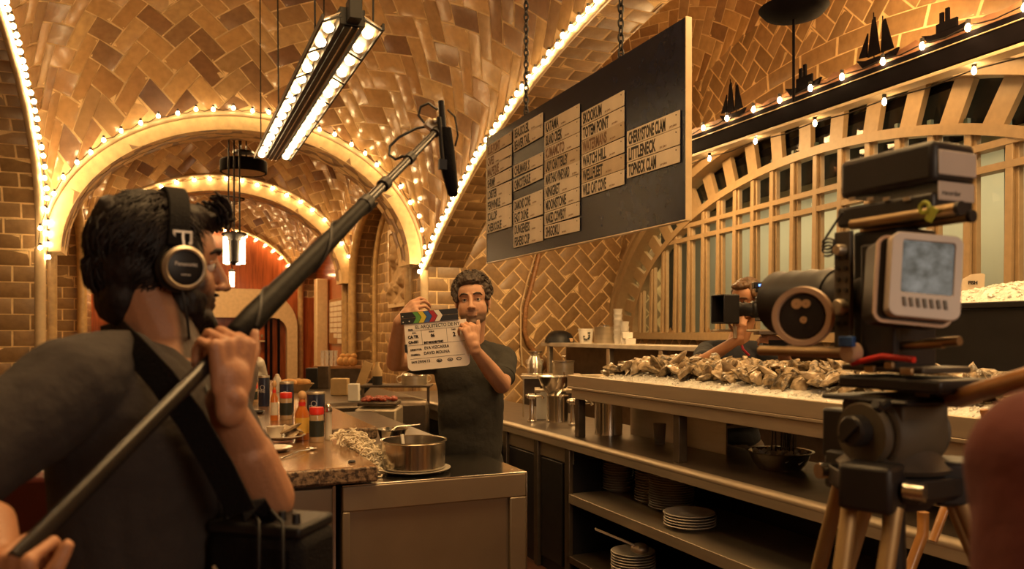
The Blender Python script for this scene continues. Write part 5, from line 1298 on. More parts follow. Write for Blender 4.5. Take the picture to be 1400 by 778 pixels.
# shirt
mb = MB(); torso(mb, nb, RB, 1., .018)
caps(mb, nb-sh*.05+Up*.035, .062, SR, .070); caps(mb, nb+sh*.05+Up*.035, .062, SL, .070)
caps(mb, SR, .070, SR.lerp(EL, .93), .062); caps(mb, SL, .068, SL.lerp(ELb, .62), .060)
caps(mb, neck0+Vector((0, 0, -.075)), .072, nb, .09)
def wrinkle(amp, fr, seed=0):
    def f(me):
        me.update()
        ns = [v.normal.copy() for v in me.vertices]
        for v, n_ in zip(me.vertices, ns):
            q = v.co*fr; k = noise.noise(Vector((q.x+seed, q.y, q.z*.6)))+.5*abs(noise.noise(Vector((q.x*2.1, q.y*2.1+seed, q.z*1.2)))); v.co = v.co+n_*k*amp
    return f
grow('shirt', mb, 'shirt_operator', .006, 4, op, wrinkle(.008, 11, 3))
mb = MB(); hipc = nb-Up*.56; mb.ell(hipc-Up*.02, (.17, .125, .13), RB, 24, 16)
for s in (-1, 1): a = hipc-Up*.04+sh*s*.09; caps(mb, a, .10, Vector((a.x, a.y, .12)), .065)
grow('trousers', mb, 'trousers_black', .009, 3, op, wrinkle(.006, 9))
for s in (-1, 1):
    a = hipc+sh*s*.09; mb = MB(); caps(mb, Vector((a.x, a.y, .05)), .05, Vector((a.x, a.y, .045))+tf*.16, .042, .8); grow('shoe', mb, 'black_plastic', .008, 2, op)
# headphones
hp = thing('headphones', 'black closed headphones worn by the boom operator', 'headphones', (0, 0, 0))
band_ = []
for i in range(25):
    a = math.pi*i/24; band_.append(TH @ Vector((.098*math.cos(a), -.004+.012*math.sin(a), .030+.112*math.sin(a))))
mb = MB(); 
fw = TH.to_3x3().normalized() @ Vector((0, 1, 0)); vs = []
for i, p in enumerate(band_):
    t = (band_[min(i+1, 24)]-band_[max(i-1, 0)]).normalized(); nn = t.cross(fw).normalized()
    for a, b in ((-.017, -.004), (.017, -.004), (.017, .004), (-.017, .004)): vs.append(p+fw*a+nn*b)
mb.add(vs, [(i*4+j, i*4+(j+1) % 4, (i+1)*4+(j+1) % 4, (i+1)*4+j) for i in range(24) for j in range(4)]+[(0, 3, 2, 1), (96, 97, 98, 99)]); mb.obj('headband', 'strap', hp, smooth=50, bevel=.002)
R3 = TH.to_3x3().normalized()
for s in (1, -1):
    c = TH @ Vector((s*.094, .006, -.006)); ax = R3 @ Vector((s, .12, -.05)); ax.normalize(); yy = ax.cross(Up).normalized(); zz_ = ax.cross(yy) if True else Up; Rc = Matrix((yy*-1, zz_, ax)).transposed()
    if (Rc @ Vector((0, 0, 1))).dot(ax) < 0: Rc = -Rc
    mb = MB(); mb.lathe([(.001, -.022), (.036, -.022), (.042, -.014), (.042, -.004), (.037, .0)], c, 32, Rc); mb.obj('ear_pad', 'black_plastic', hp, smooth=70)
    mb = MB(); mb.lathe([(.036, -.001), (.037, .010), (.032, .015), (.029, .0135)], c, 36, Rc); cup = mb.obj('cup_ring', 'steel', hp, smooth=40)
    mb = MB(); mb.lathe([(.029, .012), (.022, .014), (.001, .0145)], c, 32, Rc); mb.obj('cup_cap', 'black_metal', hp, smooth=60)
    mb = MB(); top = TH @ Vector((s*.099, .004, .045)); mb.tube([c+ax*.006+Up*.034, top, top+Up*.01], .0035, n=6); mb.torus(top+Up*.006, .0001, .0001)
    yyv = R3 @ Vector((0, 1, 0)); 
    for dz in (-.008, .010): mb.beam(top+Up*dz-yyv*.014, top+Up*dz+yyv*.014, .004, .0035)
    for dy in (-.015, .015): mb.beam(top+yyv*dy*.9-Up*.010, top+yyv*dy*.9+Up*.012, .004, .0035)
    mb.obj('yoke', 'steel', hp)
    if s == 1:
        xr = (R3 @ Vector((0, 1, 0))); xr = (xr-ax*xr.dot(ax)).normalized(); yr = ax.cross(xr); 
        if yr.z < 0: yr = -yr
        T = frame(c+ax*.0152+yr*.003, xr, yr); text('Panasonic', .0095, T, 'paper', hp, align='CENTER', ext=.0002, bold=.0001)
        text('stereo', .006, frame(c+ax*.0150-yr*.013, xr, yr), 'paper', hp, align='CENTER', ext=.0002)
mb = MB(); c = TH @ Vector((.094, .006, -.045)); mb.tube([c, c-Up*.05+tf*.01, TH @ Vector((.065, .03, -.15)), TH @ Vector((.05, .055, -.19)), nb+tf*.13+Up*.0-sh*.02, nb+tf*.15-Up*.2], .0022, n=6); mb.obj('cable', 'black_plastic', hp, smooth=60)
# strap and bag
def ribbon(mb, pts, w, th, nrm):
    vs = []; k = len(pts)
    for i, p in enumerate(pts):
        t = (pts[min(i+1, k-1)]-pts[max(i-1, 0)]).normalized(); n_ = Vector(nrm[i] if isinstance(nrm, list) else nrm); n_ = (n_-t*n_.dot(t)).normalized(); b = t.cross(n_)
        for a, c in ((-1, -1), (1, -1), (1, 1), (-1, 1)): vs.append(p+b*a*w/2+n_*c*th/2)
    mb.add(vs, [(i*4+j, i*4+(j+1) % 4, (i+1)*4+(j+1) % 4, (i+1)*4+j) for i in range(k-1) for j in range(4)]+[(0, 3, 2, 1), tuple((k-1)*4+j for j in range(4))])
bag = thing('shoulder_bag', 'black equipment bag on a wide strap at the boom operator hip', 'bag', (0, 0, 0))
P_ = [W(165, 455, 1.30), W(185, 478, 1.19), W(222, 520, 1.145), W(262, 575, 1.135), W(300, 640, 1.14), W(330, 700, 1.17)]
mb = MB(); ribbon(mb, [W(140, 462, 1.42)]+P_, .042, .004, -Fv); mb.obj('strap', 'strap', bag, smooth=60)
mb = MB(); ribbon(mb, [W(330, 700, 1.17), W(352, 690, 1.2), W(366, 712, 1.23)], .03, .004, -Fv); mb.obj('strap_end', 'strap', bag)
mb = MB(); bc = W(372, 800, 1.26); Rb = Matrix.Rotation(-YAW-.25, 3, 'Z'); mb.box(bc, (.17, .12, .19), Rb); mb.obj('bag_body', 'strap', bag, bevel=.02)
mb = MB(); mb.box(bc+Rb @ Vector((0, 0, .10)), (.16, .11, .02), Rb); mb.box(bc+Rb @ Vector((0, -.06, -.02)), (.15, .02, .11), Rb); mb.obj('bag_pocket', 'black_plastic', bag, bevel=.006)
for i in range(5):
    mb = MB(); mb.lathe([(.001, 0), (.007, 0), (.006, .014), (.001, .015)], bc+Rb @ Vector((-.06+i*.03, -.03+.01*(i % 2), .11)), 10); mb.obj('knob', 'black_metal', bag)
for (u0, u1) in ((-.05, .02), (.01, .06)):
    mb = MB(); mb.tube([bc+Rb @ Vector((u0, .0, .11)), bc+Rb @ Vector((u0*.6, -.03, .135)), bc+Rb @ Vector((u1, -.07, .12)), bc+Rb @ Vector((u1+.01, -.085, .06)), bc+Rb @ Vector((u1, -.08, .0))], .0025, n=6); mb.obj('cable_loop', 'black_plastic', bag, smooth=60)
mb = MB(); mb.tube([bc+Rb @ Vector((-.05, -.082, .05)), bc+Rb @ Vector((.05, -.082, -.06))], .003, n=6); mb.obj('zip', 'steel', bag)
# boom pole, microphone
bp = thing('boom_pole', 'long black boom pole rising across the photo from the operator hands', 'pole', (0, 0, 0))
mb = MB(); mb.tube([PA, poleat(330)], [.0115, .0115], n=16); mb.obj('lower_tube', 'carbon', bp, smooth=60)
q0, q1, q2, q3 = poleat(318), poleat(345), poleat(500), poleat(588)
mb = MB(); mb.tube([q0, q0.lerp(q1, .2), q1, q1.lerp(q2, .5), q2], [.012, .019, .021, .018, .0145], n=18); mb.obj('grip_wrap', 'foam_grip', bp, smooth=60)
mb = MB(); mb.tube([q2.lerp(q1, .02), q3, PB], [.011, .009, .008], n=14); mb.obj('upper_tube', 'carbon', bp, smooth=60)
mb = MB()
for t_, r in ((.0, .0165), (.22, .0145), (.55, .013), (.95, .012)):
    c = q2.lerp(PB, t_); mb = MB(); mb.tube([c-pd*.012, c+pd*.012], r, n=14); mb.obj('clamp_collar', 'black_plastic', bp, smooth=40)
mb = MB(); pts = []; side_v = pd.cross(Vector((0, 0, 1))).normalized(); uu = side_v.cross(pd)
for i in range(60):
    t_ = i/59; c = q1.lerp(q2, -.05+1.1*t_); a = 6.0*t_; r = .021-.004*t_; pts.append(c+(side_v*math.cos(a*2)+uu*math.sin(a*2))*r)
mb.tube(pts, .0028, n=6); mb.obj('coiled_cable', 'black_plastic', bp, smooth=60)
mc = thing('microphone', 'black furry shotgun microphone hanging at the tip of the boom pole', 'microphone', (0, 0, 0))
mt0 = W(604, 158, 2.03); mt1 = W(619, 262, 2.03)
mb = MB(); mb.tube([W(608, 176, 2.02), W(611, 205, 2.02), W(614, 235, 2.02), mt1], [.017, .0195, .0195, .015], n=18); mb.ell(mt1, .015); mb.obj('windshield', 'strap', mc, smooth=70)
mb = MB(); mb.tube([W(603, 138, 2.03), W(606, 180, 2.03)], [.008, .0095], n=12); mb.tube([W(600, 160, 2.0), W(606, 232, 1.99)], .0055, n=8); mb.box(W(605, 225, 1.99), (.02, .012, .025)); mb.obj('mount', 'black_plastic', mc, smooth=50)
mb = MB(); mb.tube([W(598, 150, 2.02), W(586, 141, 2.02), W(575, 146, 2.02), W(572, 158, 2.02), W(580, 168, 2.02), W(592, 172, 2.02)], .0035, n=6); mb.tube([W(612, 150, 2.02), W(622, 160, 2.02), W(626, 185, 2.02), W(622, 200, 2.02)], .0028, n=6)
mb.tube([W(592, 172, 2.02), W(570, 175, 2.02), W(545, 188, 2.0), W(533, 200, 2.0), W(532, 212, 1.98), W(541, 218, 1.97), W(552, 213, 1.96)], .0035, n=6); mb.obj('cable_loop', 'black_plastic', mc, smooth=60)
mb = MB(); mb.box(W(590, 172, 2.02), (.035, .02, .025), Matrix.Rotation(.5, 3, 'Y')); mb.ell(W(594, 166, 2.0), .008); mb.obj('clip', 'steel', mc, bevel=.003)
# ======================================================= the man with the slate
sm = thing('person', 'curly grey-haired person in a dark olive t-shirt holding up a film slate', 'person', (0, 0, 0)); sm['skin'] = 'skin_slate'
D = 4.0
HC2 = W(646, 413, 3.96); TH2 = headM(HC2, (-Fv*.97-Rv*.03+Up*.02), roll=.08, s=1.07)
nb2 = W(643, 486, 4.03); SRr = W(602, 492, 4.03); SLl = W(689, 492, 4.06)       # image left / image right shoulders
sh2 = (SLl-SRr).normalized(); RB2 = Matrix((-sh2, -Fv, Up)).transposed()
SC_ = W(597, 462, 3.62)                                                           # slate centre
mb = MB(); head_prims(mb, TH2, 1.14)
caps(mb, TH2 @ Vector((0, -.03, -.06)), .060, nb2+Up*.01, .068); torso(mb, nb2, RB2, 1.04)
caps(mb, nb2-sh2*.08+Up*.01, .055, SRr, .058); caps(mb, nb2+sh2*.08+Up*.01, .055, SLl, .058)
E1 = W(540, 496, 3.86); W1 = W(546, 440, 3.66); E2 = W(686, 526, 3.86); W2 = W(650, 480, 3.62)
caps(mb, SRr, .056, E1, .043); caps(mb, E1, .043, E1.lerp(W1, .4), .042); caps(mb, E1.lerp(W1, .4), .042, W1, .028)
caps(mb, SLl, .056, E2, .044); caps(mb, E2, .044, E2.lerp(W2, .4), .042); caps(mb, E2.lerp(W2, .4), .042, W2, .028)
nl2 = []
hand_prims(mb, W(549, 436, 3.66), (Up*.62+Rv*.66-Fv*.1), (-Fv*.75-Rv*.35+Up*.5), -1, [(.55, .75, .35), (.65, .8, .4), (.75, .8, .4), (.8, .85, .4)], thumb=(.2, .5), s=1.08, nails=nl2, spread=.12)
hand_prims(mb, W(648, 472, 3.60), (Up*.93-Rv*.25), (Rv*.55-Fv*.8), 1, [(1.1, 1.15, .6), (1.05, 1.2, .6), (1.0, 1.2, .6), (.95, 1.2, .6)], thumb=(.9, -.1), s=1.05, nails=nl2)
caps(mb, W1, .028, W(549, 436, 3.66), .026); caps(mb, W2, .028, W(648, 472, 3.60), .026)
legs(mb, nb2, RB2, 1.04)
def sl_tint(p):
    x, y, z = p[:, 0], p[:, 1], p[:, 2]; ax = np.abs(x)
    jaw = sstep(-z, .045, .07)*sstep(y, .0, .03)*(1-sstep(-z, .13, .15)); mou = np.exp(-((z+.046)/.006)**2)*sstep(y, .07, .08)*(ax < .03); lips = np.exp(-((z+.061)/.008)**2)*(ax < .022)*sstep(y, .07, .08)
    return np.clip(np.maximum(jaw*.8, mou*.6)*(1-lips), 0, 1)
grow('body', mb, 'skin_slate', .0042, 5, sm, face_post(TH2, sl_tint), .4)
nail_parts(nl2, sm); eyes(sm, TH2, (-.05, 1, 0), 'hair_grey')
mb = MB()
for c, r in (((0, -.03, .052), (.084, .094, .082)), ((0, -.07, .0), (.074, .055, .08)), ((0, .030, .098), (.062, .052, .034)), ((.07, -.0, .045), (.018, .045, .045)), ((-.07, -.0, .045), (.018, .045, .045)), ((.070, .026, .03), (.011, .016, .032)), ((-.070, .026, .03), (.011, .016, .032)), ((.0, .058, .098), (.045, .028, .020))): EH(TH2, c, r, mb)
grow('hair', mb, 'hair_grey', .0045, 1, sm, hairdisp(TH2, .016, 60))
mb = MB(); rnd = random.Random(9)
for i in range(420):
    a = rnd.uniform(0, 6.283); z = rnd.uniform(-.1, 1); ph = math.acos(z); dn = Vector((math.sin(ph)*math.cos(a), math.sin(ph)*math.sin(a), z))
    if dn.y > .4 and dn.z < .75: continue
    c0 = Vector((dn.x*.086, dn.y*.100-.028, dn.z*.092+.050)); e1 = dn.orthogonal().normalized(); e2 = dn.cross(e1); R = rnd.uniform(.007, .013); p0 = rnd.uniform(0, 6.28)
    mb.tube([TH2 @ (c0+dn*(.001+.0022*k)+(e1*math.cos(p0+k*.8)+e2*math.sin(p0+k*.8))*R) for k in range(7)], [.0035]*6+[.001], n=5)
mb.obj('hair_curls', 'hair_grey', sm, smooth=80)
mb = MB(); torso(mb, nb2, RB2, 1.04, .018)
caps(mb, nb2-sh2*.05+Up*.02, .066, SRr, .072); caps(mb, nb2+sh2*.05+Up*.02, .066, SLl, .072)
caps(mb, SRr, .070, SRr.lerp(E1, .62), .062); caps(mb, SLl, .070, SLl.lerp(E2, .66), .064)
grow('shirt', mb, 'shirt_slate', .0075, 4, sm, wrinkle(.009, 9, 11))
mb = MB(); hipc = nb2-Up*.60; mb.ell(hipc-Up*.0, (.168, .13, .15), RB2, 24, 16)
for s in (-1, 1): a = hipc-Up*.04+sh2*s*.09; caps(mb, a, .10, Vector((a.x, a.y, .12)), .065)
grow('trousers', mb, 'trousers_black', .01, 3, sm)
for s in (-1, 1): a = hipc+sh2*s*.09; mb = MB(); caps(mb, Vector((a.x, a.y, .05)), .05, Vector((a.x, a.y, .045))-Fv*.16, .042, .8); grow('shoe', mb, 'black_plastic', .01, 2, sm)
# slate
a_ = math.radians(5.5); sxv = (Rv*math.cos(a_)+Up*math.sin(a_)+Fv*.10).normalized(); szv = (Up*math.cos(a_)-Rv*math.sin(a_)).normalized()
mat('slate_white', (.84, .76, .68), .35, var=.03)
mat('slate_black', (.018, .018, .018), .4)
for nme, cc in (('st_green', (.10, .30, .06)), ('st_yellow', (.62, .50, .04)), ('st_blue', (.03, .10, .35)), ('st_red', (.36, .02, .03)), ('st_white', (.75, .7, .64))): mat(nme, cc, .45, var=.05)
TS = frame(SC_, sxv, szv)   # x right, y up, z towards the camera
sl = thing('film_slate', 'white film clapperboard with handwriting and coloured chevron sticks held by the man', 'clapperboard', (0, 0, 0))
SW, SHh = .285, .245
def rrect(x0, y0, x1, y1, r, n=6, which=(1, 1, 1, 1)):
    pts = []
    for (cx, cy, a0), w_ in zip(((x1-r, y0+r, -90), (x1-r, y1-r, 0), (x0+r, y1-r, 90), (x0+r, y0+r, 180)), which):
        if w_: pts += [(cx+r*math.cos(math.radians(a0+90*i/n)), cy+r*math.sin(math.radians(a0+90*i/n))) for i in range(n+1)]
        else:
            k = math.radians(a0+45); pts.append((cx+r*(1 if math.cos(k) > 0 else -1), cy+r*(1 if math.sin(k) > 0 else -1)))
    return pts
x0, x1 = -SW/2, SW/2; y1 = .075; y0 = y1-.215
mb = MB(); mb.prism(rrect(x0, y0, x1, y1, .022, which=(1, 0, 0, 1)), -.004, .0, TS); mb.obj('board', 'slate_white', sl, smooth=0)
def para(name, pts, m, z0=.0005, z1=.0015): mb = MB(); mb.prism(pts, z0, z1, TS); return mb.obj(name, m, sl, smooth=0)
ys = y1
mb = MB(); mb.prism([(x0-.012, ys), (x1-.035, ys), (x1-.035, ys+.026), (x0-.012, ys+.026)], -.008, .004, TS); mb.obj('lower_stick', 'slate_black', sl, smooth=0)
mb = MB(); mb.prism([(x0-.012, ys+.027), (x1-.035, ys+.027), (x1-.035, ys+.053), (x0-.012, ys+.053)], -.008, .004, TS); mb.obj('upper_stick', 'slate_black', sl, smooth=0)
xc = x0+.055
for m_ in ('st_green', 'st_yellow', 'st_blue', 'st_red', 'st_white'):
    para('stripe', [(xc-.012, ys+.001), (xc+.010, ys+.001), (xc+.026, ys+.0265), (xc+.004, ys+.0265)], m_, .004, .0048)
    para('stripe', [(xc+.004, ys+.0265), (xc+.026, ys+.0265), (xc+.010, ys+.052), (xc-.012, ys+.052)], m_, .004, .0048); xc += .0245
for qx, qy in ((x0-.002, ys+.010), (x0-.002, ys+.036), (x0+.026, ys+.012)):
    mb = MB(); mb.prism([(qx+.003*math.cos(k), qy+.003*math.sin(k)) for k in [i*.6283 for i in range(10)]], .004, .0052, TS); mb.obj('rivet', 'paper', sl, smooth=0)
def sline(x, y, X, Y, t=.0012): para('ruled_line', [(x, y), (X, y), (X, Y+t), (x, Y+t)] if abs(y-Y) < .001 else [(x, y), (x+t, y), (x+t, Y), (x, Y)], 'ink', .0002, .0007)
y_a = y1-.034; y_b = y1-.100; y_c = y_b
sline(x0+.015, y_a, x1-.01, y_a); sline(x0+.01, y_b, x1-.01, y_b); sline(x0+.075, y_b, x0+.075, y_a); sline(x0+.19, y_b, x0+.19, y_a)
sline(x0+.015, y_b-.062, x1-.02, y_b-.062)
def st(s, x, y, size, m='ink', sx=.9, bold=.0004): text(s, size, TS @ Matrix.Translation((x, y, .0008)), m, sl, 'lettering', sx=sx, ext=.0003, bold=bold)
para('tape_strip', [(x0+.045, y1-.029), (x1-.045, y1-.026), (x1-.045, y1-.004), (x0+.045, y1-.007)], 'paper', .0003, .0007)
st('EL ARQUITECTO DE NY', x0+.05, y1-.025, .0215, sx=.88); st('PROD.', x0+.017, y1-.030, .0085, bold=.0006)
st('ROLL', x0+.033, y_a-.012, .009); st('CA TR', x0+.013, y_a-.033, .018, bold=.0012); st('CA-001', x0+.013, y_a-.056, .016, bold=.0012)
st('SCENE', x0+.110, y_a-.012, .009); st('06', x0+.117, y_a-.034, .019, bold=.0012); st('TAKE', x0+.212, y_a-.012, .009); st('2', x0+.218, y_a-.040, .026, bold=.0014)
st('INT NOCHE SYNC', x0+.083, y_b+.004, .0125, bold=.0012, sx=.85)
st('DIRECTOR:', x0+.018, y_b-.024, .0115, bold=.0006); st('EVA VIZCARRA', x0+.082, y_b-.022, .0185); st('CAMERA:', x0+.018, y_b-.047, .0115, bold=.0006); st('DAVID MOLINA', x0+.078, y_b-.046, .0185)
st('DATE', x0+.018, y_b-.080, .011, bold=.0006); st('29/04/13', x0+.047, y_b-.082, .0175)
for qx, rr_ in ((.145, .011), (.195, .011), (.235, .010)):
    mb = MB(); mb.torus((0, 0, 0), rr_, .0022, None, 18, 5); o = mb.obj('round_logo', 'ink', sl); o.data.transform(TS @ Matrix.Translation((x0+qx, y_b-.079, .0008)) @ Matrix.Diagonal((1, .6, .3, 1)))
st('film', x0+.139, y_b-.083, .010, bold=.0005); st('rec', x0+.189, y_b-.083, .010, bold=.0005)
para('clip_block', [(x0-.006, y_b-.03), (x0+.006, y_b-.03), (x0+.006, y_b+.008), (x0-.006, y_b+.008)], 'slate_black', -.005, .003)
# wrist watch on his raised right-hand sleeve side
mb = MB(); c = SLl.lerp(E2, .70); dr = (E2-SLl).normalized(); z = dr.orthogonal().normalized(); Rw = Matrix((z, dr.cross(z), dr)).transposed(); mb.torus(c, .060, .004, Rw, 30, 6); mb.obj('sleeve_hem', 'shirt_slate', sm)
# ======================================================= second camera operator
def simple_person(label, hc, hf, nbp, shv, arms, skin, hair, shirt, trou, k=1., vox=.007, seated=False, face=True, haircut=None):
    p = thing('person', label, 'person', (0, 0, 0)); p['skin'] = skin; T = headM(hc, hf, s=1.04); mb = MB(); head_prims(mb, T)
    shv = Vector(shv).normalized(); f = Up.cross(shv).normalized(); 
    if f.dot(Vector(hf)) < 0: f = -f
    RBp = Matrix((shv, f, Up)).transposed(); torso(mb, nbp, RBp, k); caps(mb, T @ Vector((0, -.03, -.06)), .057, nbp, .066)
    A, B = nbp-shv*.17*k, nbp+shv*.17*k; caps(mb, nbp-shv*.06, .055, A, .056); caps(mb, nbp+shv*.06, .055, B, .056); nls = []
    for (S_, (E_, W_, hdir, hback, ts, cu)) in zip((A, B), arms):
        caps(mb, S_, .055, E_, .042); caps(mb, E_, .042, W_, .027); hand_prims(mb, W_, hdir, hback, ts, [cu]*4, nails=None)
    legs(mb, nbp, RBp, k); grow('body', mb, skin, vox, 2, p, face_post(T, lambda q: np.zeros(len(q))))
    if face: eyes(p, T, (0, 1, -.1), hair)
    mb = MB()
    for c, r in (haircut or (((0, -.03, .05), (.082, .092, .080)), ((0, -.07, .0), (.070, .050, .07)), ((0, .03, .095), (.058, .050, .026)), ((.07, -.0, .04), (.014, .04, .04)), ((-.07, -.0, .04), (.014, .04, .04)))): EH(T, c, r, mb)
    grow('hair', mb, hair, .005, 1, p, hairdisp(T, .006, 70))
    mb = MB(); torso(mb, nbp, RBp, k, .018); caps(mb, nbp-shv*.05+Up*.02, .062, A, .070); caps(mb, nbp+shv*.05+Up*.02, .062, B, .070)
    for (S_, arm) in zip((A, B), arms): caps(mb, S_, .069, S_.lerp(arm[0], .75), .060)
    grow('shirt', mb, shirt, .009, 3, p, wrinkle(.008, 9, 5))
    mb = MB(); hp_ = nbp-Up*.58*k; mb.ell(hp_, (.165*k, .125*k, .15*k), RBp, 24, 16)
    for s in (-1, 1): a = hp_-Up*.04+shv*s*.09; caps(mb, a, .10, Vector((a.x, a.y, .12)), .065)
    grow('trousers', mb, trou, .011, 3, p, wrinkle(.006, 9))
    for s in (-1, 1): a = hp_+shv*s*.09; mb = MB(); caps(mb, Vector((a.x, a.y, .05)), .05, Vector((a.x, a.y, .045))+f*.16, .042, .8); grow('shoe', mb, 'black_plastic', .012, 2, p)
    return p, T
Dc = 4.9
pc, TC = simple_person('person in a navy t-shirt bent behind a shoulder camera, beyond the oyster display', W(1020, 410, Dc), (-Rv*.62-Fv*.55-Up*.25), W(1003, 482, Dc+.06), (Rv*.95-Fv*.3),
   ((W(958, 492, Dc-.28)+Up*-.02, W(1012, 462, Dc-.48), (Up*.9-Rv*.1-Fv*.2), (-Fv*.8-Rv*.5), -1, (.7, .8, .4)), (W(1075, 500, Dc-.2), W(1068, 470, Dc-.42), (-Rv*.6+Up*.3), (-Fv*.6+Up*.3), -1, (.8, .8, .4))),
   'skin_other', 'hair_brown', 'shirt_navy', 'trousers_brown', .98)
mb = MB(); mb.tube([W(1012, 466, Dc-.13), W(1016, 478, Dc-.14), W(1024, 486, Dc-.13)], .008, n=6); mb.obj('shirt_print', 'st_red', pc)
mb = MB(); mb.box(W(1000, 452, Dc), (.01, .01, .01)); 
q = W(995, 566, Dc-.27); ph = thing('belt_phone', 'small orange framed phone at the waist of the person behind the display', 'phone', q, -YAW)
mat('orange', (.55, .10, .03), .4); mb = MB(); mb.box((0, 0, 0), (.105, .012, .066), Matrix.Rotation(.12, 3, 'Y')); mb.obj('case', 'orange', ph, bevel=.008); mb = MB(); mb.box((0, -.007, 0), (.082, .002, .044), Matrix.Rotation(.12, 3, 'Y')); mb.obj('screen', 'slate_black', ph)
# their camera
vc = thing('shoulder_camera', 'black shoulder camera with a square matte box held by the person beyond the display', 'camera', W(1030, 428, Dc-.46), -YAW)
def vb(name, c, d, m='black_plastic', R=None, bevel=.004, parent=None): mb = MB(); mb.box(c, d, R); return mb.obj(name, m, parent or vc, bevel=bevel)
k = (Dc-.46)/FPX
def vx(px, py, dy=0): return Vector(((px-1030)*k, dy, (428-py)*k))
mb = MB(); c = vx(990, 423, -.02); w, h, dd = .10, .155, .10
R0 = Matrix.Rotation(.35, 3, 'Z')
for a, b in (((0, 0, h/2), (w, dd+.02, .008)), ((0, 0, -h/2), (w, dd+.02, .008)), ((0, -dd/2-.01, 0), (w, .008, h)), ((0, dd/2+.01, 0), (w, .008, h)), ((.045, 0, 0), (.01, dd, h))): mb.box(c+R0 @ Vector(a), b, R0)
mb.obj('matte_box', 'black_plastic', vc, bevel=.003)
mb = MB(); mb.lathe([(.001, 0), (.045, 0), (.045, .03), (.038, .04), (.038, .09), (.048, .10), (.048, .13), (.001, .13)], vx(1004, 423), 24, Matrix.Rotation(math.pi/2, 3, 'Y') @ Matrix.Rotation(0, 3, 'Z')); mb.obj('lens', 'black_metal', vc)
vb('camera_body', vx(1058, 422, .02), (.17, .11, .14)); vb('battery', vx(1090, 428, .02), (.06, .10, .13), 'black_metal'); vb('top_handle', vx(1055, 397, .02), (.17, .025, .02))
mb = MB(); mb.tube([vx(975, 452), vx(1095, 452)], .007, n=8); mb.tube([vx(975, 452, .06), vx(1095, 452, .06)], .007, n=8); mb.obj('rods', 'steel', vc)
vb('base_plate', vx(1060, 455, .03), (.20, .10, .022), 'dark_steel'); vb('shoulder_pad', vx(1068, 470, .06), (.13, .12, .04), 'strap')
mb = MB(); mb.tube([vx(1003, 402, -.03), vx(1003, 450, -.03)], .005, n=6); mb.tube([vx(1003, 446, -.03), vx(1003, 462, -.03)], .012, n=8); mb.obj('handgrip', 'steel', vc)
mat('blue_led', (.05, .1, .9), .3, emit=(.1, .25, 1), es=5); vb('viewfinder', vx(1034, 391, -.05), (.07, .05, .035)); vb('blue_screen', vx(1034, 391, -.078), (.022, .003, .012), 'blue_led', bevel=0)
# ======================================================= people glimpsed further back
q = W(218, 394, 2.28)
p2, T2 = simple_person('person in a brownish grey shirt mostly hidden behind the boom operator', q, (-Fv*.1+Rv*.99), W(238, 508, 2.32), (Fv*.5+Rv*.85), ((W(200, 640, 2.2), W(250, 640, 2.1), Rv, Up, 1, (.3, .4, .3)), (W(303, 640, 2.42), W(300, 700, 2.3), Rv, Up, -1, (.3, .4, .3))), 'skin_other', 'hair_dark', 'cloth_pale', 'trousers_black', 1., .009)
q = W(340, 474, 9.1)
p3, T3 = simple_person('small distant cook in white beyond the row of condiment cans', q, (Rv*.6+Fv*.7-Up*.5), W(343, 496, 9.1), (Rv*.7-Fv*.6), ((W(330, 530, 8.9), W(345, 540, 8.8), Rv, Up, 1, (.3, .4, .3)), (W(362, 530, 9.3), W(365, 545, 9.1), Rv, Up, -1, (.3, .4, .3))), 'skin_other', 'hair_dark', 'white_china', 'trousers_black', .95, .012)
# dark red shoulder right next to the lens
q = W(1760, 400, .62); 
p4, T4 = simple_person('person in a dark red top, only a blurred shoulder in the lower right corner', q, (Fv*.9-Rv*.3), W(1745, 650, .64), (Rv*.96-Fv*.1), ((W(1440, 1050, .6), W(1460, 1250, .8), Fv, Up, 1, (.3, .4, .3)), (W(2060, 1050, .66), W(2040, 1250, .8), Fv, Up, -1, (.3, .4, .3))), 'skin_other', 'hair_dark', 'cloth_red', 'trousers_black', .98, .01, face=False)
# ---------------------------------------------------------------- the film camera on its tripod (right)
mat('rig_black', (.016, .014, .015), .45, var=.3)
mat('rig_grey', (.085, .07, .055), .5, metal=.3, var=.25)
mat('monitor_grey', (.50, .43, .38), .42, var=.05)
mat('rod_steel', (.42, .30, .17), .38, metal=.9)
mat('wheel_rim', (.50, .33, .21), .5)
mat('leg_tube', (.42, .29, .14), .5, metal=.6)
mat('head_grey', (.085, .068, .045), .6, var=.25, scale=9)
mat('screen_image', (.03, .035, .03), .35, spec=.2, emit=(.30, .34, .33), es=.20)
nt = M['screen_image'].node_tree; N = nt.nodes; L = nt.links; b = N['Principled BSDF']
nz = N.new('ShaderNodeTexNoise'); nz.inputs['Scale'].default_value = 42; nz.inputs['Detail'].default_value = 6; tc = N.new('ShaderNodeTexCoord'); L.new(tc.outputs['Object'], nz.inputs['Vector'])
rp_ = N.new('ShaderNodeValToRGB'); rp_.color_ramp.elements[0].position = .35; rp_.color_ramp.elements[1].position = .7; rp_.color_ramp.elements[0].color = (.10, .13, .12, 1); rp_.color_ramp.elements[1].color = (.75, .74, .68, 1); L.new(nz.outputs['Fac'], rp_.inputs[0]); L.new(rp_.outputs[0], b.inputs['Emission Color'])
mat('tag_green', (.38, .42, .05), .5)
mat('bent_wood', (.36, .16, .04), .35, coat=.4, var=.3, scale=8)
RD_ = 1.38; RO = W(1200, 520, RD_)
ax_f = (-Rv*.42+Fv*.91).normalized(); AZ = math.atan2(ax_f.y, ax_f.x)-math.pi/2       # local y = lens direction
rig = thing('film_camera', 'large dark film camera with a grey monitor on the tripod at the right', 'camera', RO, AZ)
